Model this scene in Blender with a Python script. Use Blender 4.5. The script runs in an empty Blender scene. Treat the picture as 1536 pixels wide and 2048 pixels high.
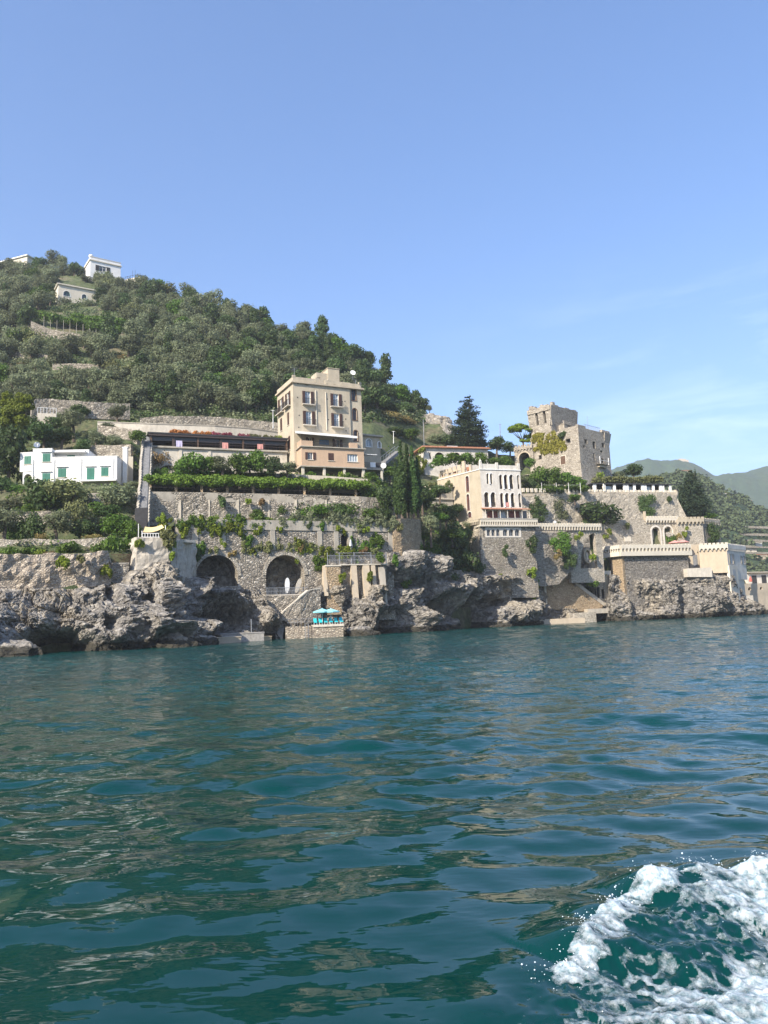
import bpy, math, random
import numpy as np
from mathutils import Vector, Matrix
from mathutils.geometry import tessellate_polygon

random.seed(7)
RNG = np.random.default_rng(7)
scene = bpy.context.scene
COL = scene.collection

# ------------------------------------------------------------------ camera and pixel -> world helpers
FPX, W, H, CH = 1540.0, 1536, 2048, 2.2
ROLL = math.radians(2.2)
PITCH = math.atan(213 * math.cos(ROLL) / FPX)
cam_d = bpy.data.cameras.new('camera')
cam = bpy.data.objects.new('camera', cam_d)
COL.objects.link(cam)
cam_d.sensor_fit = 'HORIZONTAL'
cam_d.sensor_width = 36
cam_d.lens = 36 * FPX / W
cam_d.clip_start = 0.1
cam_d.clip_end = 20000
RM = (Matrix.Rotation(math.radians(90) + PITCH, 3, 'X') @ Matrix.Rotation(-ROLL, 3, 'Z'))
cam.matrix_world = Matrix.Translation((0, 0, CH)) @ RM.to_4x4()
scene.camera = cam
CAMP = Vector((0, 0, CH))

def ray(px, py):
    return RM @ Vector(((px - W / 2) / FPX, -(py - H / 2) / FPX, -1))

def P(px, py, d):
    """world point seen at photo pixel (px, py), d metres ahead of the boat"""
    r = ray(px, py)
    return CAMP + r * (d / r.y)

def PZ(px, z, d):
    """point in the vertical sight line of column px at distance d and height z"""
    py = 1237.0
    for _ in range(6):
        p = P(px, py, d)
        py -= (z - p.z) * FPX / d * 1.0
    return P(px, py, d)

def ground_at(px, py, z=0.0):
    r = ray(px, py)
    return CAMP + r * ((z - CH) / r.z)

def lerp(pts, x):
    xs = [p[0] for p in pts]
    return float(np.interp(x, xs, [p[1] for p in pts]))

# ------------------------------------------------------------------ numpy noise
def _h(ix, iy, iz, s=0):
    n = (ix.astype(np.int64) * 374761393 + iy.astype(np.int64) * 668265263 + iz.astype(np.int64) * 2147483647 + s * 974634777) & 0xFFFFFFFF
    n = ((n ^ (n >> 13)) * 1274126177) & 0xFFFFFFFF
    n = ((n ^ (n >> 16)) * 2246822519) & 0xFFFFFFFF
    return ((n ^ (n >> 15)) & 0xFFFFFF) / float(0xFFFFFF)

def vnoise(p, s=0):
    i = np.floor(p).astype(np.int64); f = p - i
    u = f * f * f * (f * (f * 6 - 15) + 10)
    out = 0
    for dx in (0, 1):
        wx = u[:, 0] if dx else 1 - u[:, 0]
        for dy in (0, 1):
            wy = u[:, 1] if dy else 1 - u[:, 1]
            for dz in (0, 1):
                wz = u[:, 2] if dz else 1 - u[:, 2]
                out = out + wx * wy * wz * _h(i[:, 0] + dx, i[:, 1] + dy, i[:, 2] + dz, s)
    return out * 2 - 1

def fbm(p, octv=4, s=0, gain=.5):
    a, o, t = 1.0, 0, 0
    for k in range(octv):
        o = o + a * vnoise(p * (2.03 ** k) + 17.3 * k, s + k); t += a; a *= gain
    return o / t

def ridged(p, octv=4, s=0, gain=.5):
    a, o, t = 1.0, 0, 0
    for k in range(octv):
        o = o + a * (1 - 2 * np.abs(vnoise(p * (2.03 ** k) + 9.1 * k, s + k))); t += a; a *= gain
    return o / t

def worley(p, s=0):
    i = np.floor(p).astype(np.int64); f = p - i
    f1 = np.full(len(p), 9.0); f2 = np.full(len(p), 9.0); cid = np.zeros(len(p))
    for dx in (-1, 0, 1):
        for dy in (-1, 0, 1):
            for dz in (-1, 0, 1):
                a, b, c = i[:, 0] + dx, i[:, 1] + dy, i[:, 2] + dz
                q = np.stack([dx + _h(a, b, c, s) - f[:, 0], dy + _h(a, b, c, s + 1) - f[:, 1], dz + _h(a, b, c, s + 2) - f[:, 2]], 1)
                d = np.sqrt((q ** 2).sum(1)); hid = _h(a, b, c, s + 3)
                m = d < f1
                f2 = np.where(m, f1, np.minimum(f2, d)); cid = np.where(m, hid, cid); f1 = np.where(m, d, f1)
    return f1, f2, cid

def sstep(a, b, x):
    t = np.clip((x - a) / (b - a), 0, 1); return t * t * (3 - 2 * t)

# ------------------------------------------------------------------ materials
MATS = {}
def _new(name):
    m = bpy.data.materials.new(name); m.use_nodes = True
    nt = m.node_tree; b = nt.nodes['Principled BSDF']; MATS[name] = m
    return m, nt, b

def N(nt, typ, **kw):
    n = nt.nodes.new(typ)
    for k, v in kw.items():
        if k in n.inputs: n.inputs[k].default_value = v
        else: setattr(n, k, v)
    return n

def ramp(nt, fac, stops):
    r = nt.nodes.new('ShaderNodeValToRGB'); e = r.color_ramp.elements
    while len(e) < len(stops): e.new(.5)
    for el, (p, c) in zip(e, stops):
        el.position = p; el.color = (c[0], c[1], c[2], 1) if hasattr(c, '__len__') else (c, c, c, 1)
    nt.links.new(fac, r.inputs[0]); return r.outputs[0]

def mixc(nt, fac, a, b, mode='MIX'):
    m = nt.nodes.new('ShaderNodeMix'); m.data_type = 'RGBA'; m.blend_type = mode
    for sock, v in ((m.inputs[0], fac), (m.inputs[6], a), (m.inputs[7], b)):
        if isinstance(v, bpy.types.NodeSocket): nt.links.new(v, sock)
        elif hasattr(v, '__len__'): sock.default_value = (v[0], v[1], v[2], 1)
        else: sock.default_value = v
    return m.outputs[2]

def pos(nt, scale=(1, 1, 1), obj=False):
    if obj:
        src = nt.nodes.new('ShaderNodeTexCoord').outputs['Object']
    else:
        src = nt.nodes.new('ShaderNodeNewGeometry').outputs['Position']
    mp = nt.nodes.new('ShaderNodeMapping'); mp.inputs['Scale'].default_value = scale
    nt.links.new(src, mp.inputs['Vector']); return mp.outputs[0]

def noise(nt, vec, scale, detail=4, rough=.6, out=0, dist=0):
    n = N(nt, 'ShaderNodeTexNoise', Scale=scale, Detail=detail, Roughness=rough, Distortion=dist)
    nt.links.new(vec, n.inputs['Vector']); return n.outputs[out]

def bump(nt, b, height, dist, strength=1.0, prev=None):
    n = N(nt, 'ShaderNodeBump', Strength=strength, Distance=dist)
    nt.links.new(height, n.inputs['Height'])
    if prev is not None: nt.links.new(prev, n.inputs['Normal'])
    if b is not None: nt.links.new(n.outputs[0], b.inputs['Normal'])
    return n.outputs[0]

def flat(name, c, rough=.7, metal=0.0, var=.12, vs=3.0):
    m, nt, b = _new(name)
    v = noise(nt, pos(nt), vs, 5, .65)
    c2 = [x * (1 - var * 2) for x in c]; c3 = [min(1, x * (1 + var)) for x in c]
    nt.links.new(ramp(nt, v, [(.3, c2), (.7, c3)]), b.inputs['Base Color'])
    b.inputs['Roughness'].default_value = rough; b.inputs['Metallic'].default_value = metal
    return m

def plaster(name, c, stain, amount=.5, scale=.5):
    m, nt, b = _new(name)
    st = noise(nt, pos(nt, (1.0, 1.0, .28)), scale * 2.2, 6, .7)
    pt = noise(nt, pos(nt), scale * .7, 5, .6)
    fine = noise(nt, pos(nt), 7, 4, .7)
    c1 = mixc(nt, ramp(nt, st, [(.42, 0), (.72, amount)]), c, stain)
    c2 = mixc(nt, ramp(nt, pt, [(.5, 0), (.72, amount * .8)]), c1, [x * .72 for x in stain])
    c3 = mixc(nt, .35, c2, ramp(nt, fine, [(.3, [x * .7 for x in c]), (.7, [min(1, x * 1.15) for x in c])]))
    nt.links.new(c3, b.inputs['Base Color']); b.inputs['Roughness'].default_value = .9
    bump(nt, b, fine, .05, .6)
    return m

def rubble(name, base, light, dark, size=.38, moss=(.09, .11, .04), mossy=.3, relief=.16, sq=1.0, patches=None):
    """rubble masonry: irregular stones with mortar joints, stains and moss"""
    m, nt, b = _new(name)
    s = 1 / size
    vec = pos(nt, (s, s, s * 1.55 * sq))
    w = N(nt, 'ShaderNodeTexNoise', Scale=.8, Detail=2)
    nt.links.new(vec, w.inputs['Vector'])
    add = N(nt, 'ShaderNodeVectorMath', operation='MULTIPLY_ADD'); nt.links.new(w.outputs['Color'], add.inputs[0])
    add.inputs[1].default_value = (.8, .8, .8); nt.links.new(vec, add.inputs[2])
    v1 = N(nt, 'ShaderNodeTexVoronoi', feature='F1', Scale=1.0); nt.links.new(add.outputs[0], v1.inputs['Vector'])
    v2 = N(nt, 'ShaderNodeTexVoronoi', feature='DISTANCE_TO_EDGE', Scale=1.0); nt.links.new(add.outputs[0], v2.inputs['Vector'])
    sep = N(nt, 'ShaderNodeSeparateColor'); nt.links.new(v1.outputs['Color'], sep.inputs[0])
    col = ramp(nt, sep.outputs[0], [(0, dark), (.35, base), (.75, base), (1, light)])
    big = noise(nt, pos(nt, (1, 1, .5)), .22, 6, .65)
    col = mixc(nt, ramp(nt, big, [(.42, 0), (.68, .6)]), col, mixc(nt, .5, col, [x * .5 for x in base]))
    if patches:
        pn = noise(nt, pos(nt, (1, 1, .7)), .35, 5, .6, dist=.6)
        col = mixc(nt, ramp(nt, pn, [(.5, 0), (.62, .85)]), col, patches)
    mn = noise(nt, pos(nt), .55, 6, .7)
    col = mixc(nt, ramp(nt, mn, [(.58, 0), (.7, mossy)]), col, moss)
    joint = ramp(nt, v2.outputs['Distance'], [(.0, .3), (.12, 1)])
    col = mixc(nt, joint, [x * .45 for x in dark], col)
    nt.links.new(col, b.inputs['Base Color']); b.inputs['Roughness'].default_value = .95
    hh = ramp(nt, v2.outputs['Distance'], [(0, 0), (.3, 1)])
    n1 = bump(nt, None, hh, relief * .55, 1.0)
    n2 = noise(nt, pos(nt), 2.2, 6, .7)
    bump(nt, b, n2, relief * .9, .7, n1)
    return m

def foliage(name, dark, light, rough=.55, vs=.5, transl=.36):
    m, nt, b = _new(name)
    oi = nt.nodes.new('ShaderNodeObjectInfo')
    tc = pos(nt, obj=True)
    n1 = noise(nt, tc, vs, 3, .6)
    n2 = noise(nt, tc, vs * 7, 2, .6)
    mx = N(nt, 'ShaderNodeMath', operation='MULTIPLY_ADD'); nt.links.new(n1, mx.inputs[0]); mx.inputs[1].default_value = .6
    ad = N(nt, 'ShaderNodeMath', operation='MULTIPLY'); nt.links.new(n2, ad.inputs[0]); ad.inputs[1].default_value = .5
    nt.links.new(ad.outputs[0], mx.inputs[2])
    rr = N(nt, 'ShaderNodeMath', operation='MULTIPLY_ADD'); nt.links.new(oi.outputs['Random'], rr.inputs[0]); rr.inputs[1].default_value = .5; nt.links.new(mx.outputs[0], rr.inputs[2])
    sc = N(nt, 'ShaderNodeMath', operation='MULTIPLY'); nt.links.new(rr.outputs[0], sc.inputs[0]); sc.inputs[1].default_value = .8
    col = ramp(nt, sc.outputs[0], [(.36, dark), (.90, light)])
    hs = N(nt, 'ShaderNodeHueSaturation'); nt.links.new(col, hs.inputs['Color'])
    mr = N(nt, 'ShaderNodeMapRange'); nt.links.new(oi.outputs['Random'], mr.inputs[0]); mr.inputs[3].default_value = .475; mr.inputs[4].default_value = .52
    nt.links.new(mr.outputs[0], hs.inputs['Hue'])
    nt.links.new(hs.outputs[0], b.inputs['Base Color'])
    b.inputs['Roughness'].default_value = rough
    b.inputs['Specular IOR Level'].default_value = .25
    if transl:
        tr = nt.nodes.new('ShaderNodeBsdfTranslucent'); nt.links.new(hs.outputs[0], tr.inputs[0])
        ms = nt.nodes.new('ShaderNodeMixShader'); ms.inputs[0].default_value = transl
        out = nt.nodes['Material Output']
        nt.links.new(b.outputs[0], ms.inputs[1]); nt.links.new(tr.outputs[0], ms.inputs[2]); nt.links.new(ms.outputs[0], out.inputs[0])
    return m

# ------------------------------------------------------------------ mesh builder (world coordinates)
class MB:
    def __init__(s): s.v = []; s.f = []; s.m = []
    def add(s, vs, fs, mi=0):
        o = len(s.v); s.v.extend([tuple(v) for v in vs]); s.f.extend([tuple(i + o for i in f) for f in fs]); s.m.extend([mi] * len(fs)); return s
    def hexa(s, c, mi=0):
        """8 corners: bottom 0-3, top 4-7"""
        return s.add(c, [(0, 3, 2, 1), (4, 5, 6, 7), (0, 1, 5, 4), (1, 2, 6, 5), (2, 3, 7, 6), (3, 0, 4, 7)], mi)
    def box(s, fr, x0, x1, y0, y1, z0, z1, mi=0, taper=0):
        c = [fr(x0, y0, z0), fr(x1, y0, z0), fr(x1, y1, z0), fr(x0, y1, z0),
             fr(x0 + taper, y0 + taper, z1), fr(x1 - taper, y0 + taper, z1), fr(x1 - taper, y1 - taper, z1), fr(x0 + taper, y1 - taper, z1)]
        return s.hexa(c, mi)
    def tube(s, pts, radii, n=6, mi=0, cap=True):
        rings = []; pts = [Vector(p) for p in pts]
        if not hasattr(radii, '__len__'): radii = [radii] * len(pts)
        for i, p in enumerate(pts):
            t = (pts[min(i + 1, len(pts) - 1)] - pts[max(i - 1, 0)]).normalized()
            a = t.cross(Vector((0.13, 1, 0.07))); a = a if a.length > .05 else t.cross(Vector((1, 0, 0))); a.normalize(); bb = t.cross(a)
            rings.append([p + (a * math.cos(k * 2 * math.pi / n) + bb * math.sin(k * 2 * math.pi / n)) * radii[i] for k in range(n)])
        vs = [v for r in rings for v in r]; fs = []
        for i in range(len(pts) - 1):
            for k in range(n):
                fs.append((i * n + k, i * n + (k + 1) % n, (i + 1) * n + (k + 1) % n, (i + 1) * n + k))
        if cap:
            fs.append(tuple(range(n))[::-1]); fs.append(tuple((len(pts) - 1) * n + k for k in range(n)))
        return s.add(vs, fs, mi)
    def lathe(s, c, prof, n=10, mi=0, axis=None):
        """prof: (radius, height) pairs round a vertical (or given) axis"""
        c = Vector(c); ax = Vector(axis or (0, 0, 1)).normalized()
        a = ax.cross(Vector((0, 1, 0.01))); a.normalize(); bb = ax.cross(a)
        vs = []; fs = []
        for r, h in prof:
            for k in range(n):
                t = k * 2 * math.pi / n
                vs.append(c + ax * h + (a * math.cos(t) + bb * math.sin(t)) * r)
        for i in range(len(prof) - 1):
            for k in range(n):
                fs.append((i * n + k, i * n + (k + 1) % n, (i + 1) * n + (k + 1) % n, (i + 1) * n + k))
        fs.append(tuple(range(n))[::-1]); fs.append(tuple((len(prof) - 1) * n + k for k in range(n)))
        return s.add(vs, fs, mi)
    def slab(s, fr, outline, holes, y0, y1, mi=0, back=True):
        """plate with holes in the facade plane; fr(u, y, z); thickness from y0 (front) to y1"""
        loops = [outline] + holes
        flatp = [p for l in loops for p in l]
        tris = tessellate_polygon([[Vector((p[0], p[1], 0)) for p in l] for l in loops])
        n = len(flatp)
        vs = [fr(p[0], y0, p[1]) for p in flatp] + [fr(p[0], y1, p[1]) for p in flatp]
        fs = [tuple(t) for t in tris]
        if back: fs += [tuple(i + n for i in reversed(t)) for t in tris]
        o = 0
        for l in loops:
            k = len(l)
            for i in range(k):
                a, b2 = o + i, o + (i + 1) % k
                fs.append((a, b2, b2 + n, a + n))
            o += k
        return s.add(vs, fs, mi)

ORIG = {}
def tag(o, label=None, cat=None, group=None, kind=None):
    if label: o['label'] = label
    if cat: o['category'] = cat
    if group: o['group'] = group
    if kind: o['kind'] = kind
    elif cat: o['kind'] = 'thing'
    return o

def fixn(me):
    import bmesh
    b = bmesh.new(); b.from_mesh(me); bmesh.ops.recalc_face_normals(b, faces=b.faces); b.to_mesh(me); b.free()

def mesh_obj(name, mb, mats, parent=None, loc=None, smooth=False, label=None, cat=None, group=None, kind=None, recalc=True):
    if not isinstance(mats, (list, tuple)): mats = [mats]
    V = np.array([tuple(v) for v in mb.v], dtype=float) if not isinstance(mb.v, np.ndarray) else mb.v
    if parent is not None: org = ORIG[parent.name]
    elif loc is not None: org = Vector(loc)
    else:
        c = (V.min(0) + V.max(0)) / 2; org = Vector((c[0], c[1], V[:, 2].min()))
    me = bpy.data.meshes.new(name)
    V = V - np.array(org)
    me.from_pydata(V.tolist(), [], mb.f)
    for m in mats: me.materials.append(MATS[m] if isinstance(m, str) else m)
    if len(mats) > 1: me.polygons.foreach_set('material_index', np.array(mb.m, dtype=np.int32))
    if recalc and len(mb.f) < 60000: fixn(me)
    if smooth: me.polygons.foreach_set('use_smooth', [True] * len(me.polygons))
    me.update()
    o = bpy.data.objects.new(name, me); COL.objects.link(o)
    if parent is not None: o.parent = parent
    else: o.location = org
    ORIG[o.name] = org
    return tag(o, label, cat, group, kind)

def empty(name, loc, label, cat, group=None):
    o = bpy.data.objects.new(name, None); COL.objects.link(o); o.location = loc; o.empty_display_size = .5
    ORIG[o.name] = Vector(loc)
    return tag(o, label, cat, group)

def copy_tree(o, parent=None):
    c = o.copy(); COL.objects.link(c); c.parent = parent
    for ch in list(o.children):
        if ch is not c: copy_tree(ch, c)
    return c

class Fac:
    """a vertical plane from world A to B (left to right seen from the sea); local (u along, y inward, z world height)"""
    def __init__(s, A, B):
        s.A = Vector((A[0], A[1], 0)); s.B = Vector((B[0], B[1], 0))
        s.e = (s.B - s.A); s.L = s.e.length; s.e.normalize()
        s.n = Vector((-s.e.y, s.e.x, 0))
    def __call__(s, u, y, z):
        p = s.A + s.e * u + s.n * y; return Vector((p.x, p.y, z))
    def loc(s, px, py, off=0.0):
        r = ray(px, py); d = r.dot(s.n)
        t = ((s.A + s.n * off) - Vector((0, 0, 0))).dot(s.n) / d
        q = CAMP + r * t
        return (q - s.A).dot(s.e), q.z

def rect(u0, u1, z0, z1): return [(u0, z0), (u1, z0), (u1, z1), (u0, z1)]
def arch(u0, u1, z0, z1, n=10, pointed=0.0):
    """opening with straight jambs and a round head whose crown is z1"""
    r = (u1 - u0) / 2; c = (u0 + u1) / 2; zs = max(z1 - r * (1 + pointed), z0 + .05); rz = z1 - zs
    pts = [(u0, z0), (u1, z0)]
    for k in range(n + 1):
        t = math.pi * k / n
        pts.append((c + r * math.cos(t), zs + rz * math.sin(t)))
    return pts
# ------------------------------------------------------------------ light, sky
SUN_AZ = Vector((-.62, -.785, 0)).normalized()
SUN_EL = math.radians(35)
sdir = Vector((SUN_AZ.x * math.cos(SUN_EL), SUN_AZ.y * math.cos(SUN_EL), math.sin(SUN_EL)))
sl = bpy.data.lights.new('sun', 'SUN'); sl.energy = 5.0; sl.angle = math.radians(.53); sl.color = (1, .90, .76)
so = bpy.data.objects.new('sun', sl); COL.objects.link(so)
so.rotation_euler = sdir.to_track_quat('Z', 'Y').to_euler(); so.location = (0, -20, 60)
world = bpy.data.worlds.new('World'); scene.world = world; world.use_nodes = True
wn = world.node_tree; bg = wn.nodes['Background']
sky = wn.nodes.new('ShaderNodeTexSky'); sky.sky_type = 'NISHITA'; sky.sun_disc = False
sky.sun_elevation = SUN_EL
sky.sun_rotation = math.atan2(sdir.x, sdir.y)
sky.altitude = 0; sky.air_density = 1.0; sky.dust_density = 1.0; sky.ozone_density = 2.2
hs = wn.nodes.new('ShaderNodeHueSaturation'); hs.inputs['Saturation'].default_value = 1.25
mxs = wn.nodes.new('ShaderNodeMix'); mxs.data_type = 'RGBA'; mxs.blend_type = 'MULTIPLY'; mxs.inputs[0].default_value = 1
mxs.inputs[7].default_value = (.98, 1.0, 1.16, 1)
gm = wn.nodes.new('ShaderNodeGamma'); gm.inputs[1].default_value = .85; wn.links.new(sky.outputs[0], gm.inputs[0]); wn.links.new(gm.outputs[0], hs.inputs['Color']); wn.links.new(hs.outputs[0], mxs.inputs[6])
tcw = wn.nodes.new('ShaderNodeTexCoord'); mpw = wn.nodes.new('ShaderNodeMapping'); mpw.inputs['Scale'].default_value = (1.6, 1.6, 9)
wn.links.new(tcw.outputs['Generated'], mpw.inputs[0]); cn = wn.nodes.new('ShaderNodeTexNoise'); cn.inputs['Scale'].default_value = 2.3; cn.inputs['Detail'].default_value = 6; cn.inputs['Roughness'].default_value = .62; cn.inputs['Distortion'].default_value = .5
wn.links.new(mpw.outputs[0], cn.inputs['Vector']); 
spw = wn.nodes.new('ShaderNodeSeparateXYZ'); wn.links.new(tcw.outputs['Generated'], spw.inputs[0])
xr = N(wn, 'ShaderNodeMapRange'); wn.links.new(spw.outputs['X'], xr.inputs[0]); xr.inputs[1].default_value = .05; xr.inputs[2].default_value = .42
zr = ramp(wn, spw.outputs['Z'], [(.08, 0), (.16, 1), (.30, .8), (.42, 0)])
c0 = ramp(wn, cn.outputs[0], [(.46, 0), (.72, .30)])
m1 = N(wn, 'ShaderNodeMath', operation='MULTIPLY'); wn.links.new(c0, m1.inputs[0]); wn.links.new(xr.outputs[0], m1.inputs[1])
m2 = N(wn, 'ShaderNodeMath', operation='MULTIPLY'); wn.links.new(m1.outputs[0], m2.inputs[0]); wn.links.new(zr, m2.inputs[1]); cf = m2.outputs[0]
cmx = mixc(wn, cf, mxs.outputs[2], (6.6, 7.2, 8.2)); wn.links.new(cmx, bg.inputs[0]); bg.inputs[1].default_value = .15
scene.view_settings.view_transform = 'Standard'; scene.view_settings.look = 'None'
scene.view_settings.exposure = .95; scene.view_settings.gamma = 1
scene.cycles.use_denoising = True
scene.cycles.max_bounces = 6; scene.cycles.diffuse_bounces = 3; scene.cycles.glossy_bounces = 3
scene.cycles.transmission_bounces = 3; scene.cycles.transparent_max_bounces = 6; scene.cycles.volume_bounces = 0
scene.cycles.sample_clamp_indirect = 4.0
scene.cycles.caustics_reflective = False; scene.cycles.caustics_refractive = False

# ------------------------------------------------------------------ sea
rs = np.random.default_rng(3)
comps = []
def addw(n, l0, l1, amp, spread, mean=math.pi / 2 + .12):
    for _ in range(n):
        L = math.exp(rs.uniform(math.log(l0), math.log(l1)))
        th = mean + rs.normal() * spread
        comps.append((2 * math.pi / L * math.cos(th), 2 * math.pi / L * math.sin(th), rs.uniform(0, 6.283), amp * L / math.sqrt(n), L))
addw(16, 3.5, 9, .0065, .30)
addw(28, 1.3, 3.4, .0150, .42)
addw(36, .55, 1.3, .0215, .60)
addw(30, .26, .60, .0095, .85)
crest_px = [(1640, 1712), (1536, 1733), (1450, 1742), (1375, 1750), (1300, 1768), (1225, 1805), (1175, 1858), (1130, 1905), (1050, 1945), (985, 1985), (940, 2050), (915, 2120)]
crest = np.array([tuple(ground_at(x, y, .12 if x > 1100 else .03)) for x, y in crest_px])[:, :2]
camp = np.array([.13, .14, .145, .15, .15, .14, .12, .09, .06, .04, .02, .005])

def crest_dist(x, y):
    """signed distance to the wake crest (positive = boat side) and crest height there"""
    best = np.full(x.shape, 1e9); sgn = np.ones_like(x); amp = np.zeros_like(x); along = np.zeros_like(x)
    acc = 0.0
    for i in range(len(crest) - 1):
        a, b = crest[i], crest[i + 1]; e = b - a; L = np.hypot(*e)
        t = np.clip(((x - a[0]) * e[0] + (y - a[1]) * e[1]) / L ** 2, 0, 1)
        qx, qy = a[0] + t * e[0], a[1] + t * e[1]
        d = np.hypot(x - qx, y - qy)
        cr = e[0] * (y - a[1]) - e[1] * (x - a[0])
        m = d < best
        best = np.where(m, d, best); sgn = np.where(m, np.sign(cr), sgn)
        amp = np.where(m, camp[i] * (1 - t) + camp[i + 1] * t, amp); along = np.where(m, acc + t * L, along); acc += L
    return best * sgn, amp, along

def sea_h(x, y, spacing=None):
    h = np.zeros_like(x)
    for kx, ky, ph, a, L in comps:
        w = 1.0 if spacing is None else np.clip(1.7 - spacing / L * 3.6, 0, 1)
        arg = kx * x + ky * y + ph
        h += w * a * (np.sin(arg) + .18 * np.sin(2 * arg + .6))
    # calmer, glassier patches and livelier ones
    q = np.stack([x * .05, y * .09, np.zeros_like(x)], 1)
    calm = .80 + .45 * vnoise(q, 5)
    r = np.hypot(x, y)
    near = .50 + .50 * sstep(4, 12, r)
    h *= calm * near
    m = r < 16
    if m.any():
        s, A, al = crest_dist(x[m], y[m])
        wob = 1 + .25 * np.sin(al * 5.1) + .2 * np.sin(al * 11.3 + 1)
        prof = np.where(s < 0, np.exp(-(s / .34) ** 2), np.exp(-(s / .60) ** 2) * .75 + .25 * np.exp(-(s / .12) ** 2))
        tr = np.stack([x[m] * 3.2, y[m] * 3.2, np.zeros(m.sum())], 1)
        turb = sstep(-.05, .4, s) * (.045 * fbm(tr, 4, 31) + .02 * np.sin(al * 9 + s * 6) + .03 * ridged(tr * 2.1, 3, 35)) * np.clip(A * 10, 0, 1)
        h[m] += A * wob * prof + turb - .25 * A * np.exp(-((s - 1.3) / .7) ** 2) * (s > 0)
    return h

def build_sea():
    rr = [0.5]
    while rr[-1] < 3.2: rr.append(rr[-1] * 1.03)
    while rr[-1] < 165: rr.append(rr[-1] * 1.0052)
    while rr[-1] < 6000: rr.append(rr[-1] * 1.06)
    dense = np.radians(np.linspace(-38, 38, 640)); coarse = np.radians(np.linspace(38, 322, 72))[1:-1]
    th = np.concatenate([dense, coarse]); rr = np.array(rr)
    R, T = np.meshgrid(rr, th, indexing='ij')
    x = (R * np.sin(T)).ravel(); y = (R * np.cos(T)).ravel()
    sp = np.maximum(R.ravel() * .0052, .004)
    z = sea_h(x, y, sp)
    z *= (np.abs(T.ravel()) < math.radians(40)) | (np.abs(T.ravel()) < 0)
    z *= 1 - sstep(135, 160, R.ravel())
    nr, ntc = len(rr), len(th)
    i = np.arange(nr - 1)[:, None] * ntc; j = np.arange(ntc)[None, :]; j2 = (j + 1) % ntc
    quads = np.stack([i + j, i + j2, i + ntc + j2, i + ntc + j], -1).reshape(-1, 4)
    V = np.stack([x, y, z], 1)
    return V, quads, ntc

def fast_mesh(name, V, F, mats, parent=None, smooth=True, **tg):
    me = bpy.data.meshes.new(name)
    V = np.asarray(V, float)
    if parent is None:
        c = (V.min(0) + V.max(0)) / 2; org = Vector((c[0], c[1], V[:, 2].min()))
    else: org = ORIG[parent.name]
    V = V - np.array(org)
    F = np.asarray(F); k = F.shape[1]
    me.vertices.add(len(V)); me.vertices.foreach_set('co', V.ravel().astype(np.float32))
    me.loops.add(F.size); me.loops.foreach_set('vertex_index', F.ravel().astype(np.int32))
    me.polygons.add(len(F)); me.polygons.foreach_set('loop_start', np.arange(0, F.size, k, dtype=np.int32))
    try: me.polygons.foreach_set('loop_total', np.full(len(F), k, dtype=np.int32))
    except Exception: pass
    for m in (mats if isinstance(mats, (list, tuple)) else [mats]): me.materials.append(MATS[m])
    me.update(calc_edges=True); me.validate()
    me.polygons.foreach_set('use_smooth', np.full(len(me.polygons), smooth, dtype=bool))
    o = bpy.data.objects.new(name, me); COL.objects.link(o)
    if parent is None: o.location = org
    else: o.parent = parent
    ORIG[o.name] = org
    return tag(o, **tg)

m, nt, b = _new('sea_water')
b.inputs['IOR'].default_value = 1.34
pv = pos(nt, (1.0, 1.0, 1.0))
bn = noise(nt, pos(nt, (.045, .045, 0)), 1.0, 3, .5)
nt.links.new(ramp(nt, bn, [(.3, (.0004, .027, .024)), (.7, (.0008, .046, .041))]), b.inputs['Base Color'])
r1 = noise(nt, pos(nt, (1.1, 2.4, 1)), 1.0, 3, .55)
r2 = noise(nt, pos(nt, (3.2, 6.5, 1)), 1.0, 2, .5)
cd = nt.nodes.new('ShaderNodeCameraData')
# ripple height grows offshore where the breeze roughens the water
geo = nt.nodes.new('ShaderNodeNewGeometry'); sx = nt.nodes.new('ShaderNodeSeparateXYZ'); nt.links.new(geo.outputs['Position'], sx.inputs[0])
mr = N(nt, 'ShaderNodeMapRange'); nt.links.new(sx.outputs['Y'], mr.inputs[0]); mr.inputs[1].default_value = 9; mr.inputs[2].default_value = 45; mr.inputs[3].default_value = .06; mr.inputs[4].default_value = 1
n1 = N(nt, 'ShaderNodeBump', Distance=.17); nt.links.new(r1, n1.inputs['Height']); nt.links.new(mr.outputs[0], n1.inputs['Strength'])
n2 = N(nt, 'ShaderNodeBump', Distance=.06); nt.links.new(r2, n2.inputs['Height']); nt.links.new(mr.outputs[0], n2.inputs['Strength']); nt.links.new(n1.outputs[0], n2.inputs['Normal'])
nt.links.new(n2.outputs[0], b.inputs['Normal'])
rg = N(nt, 'ShaderNodeMapRange'); nt.links.new(sx.outputs['Y'], rg.inputs[0]); rg.inputs[1].default_value = 12; rg.inputs[2].default_value = 110; rg.inputs[3].default_value = .025; rg.inputs[4].default_value = .055; nt.links.new(rg.outputs[0], b.inputs['Roughness'])
bd = N(nt, 'ShaderNodeMapRange'); nt.links.new(sx.outputs['Y'], bd.inputs[0]); bd.inputs[1].default_value = 28; bd.inputs[2].default_value = 110; bd.inputs[3].default_value = .17; bd.inputs[4].default_value = .55; nt.links.new(bd.outputs[0], n1.inputs['Distance'])

V, Q, _n = build_sea()
fast_mesh('sea', V, Q, 'sea_water', kind='structure', label='teal blue sea with smooth rippled waves')

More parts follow.
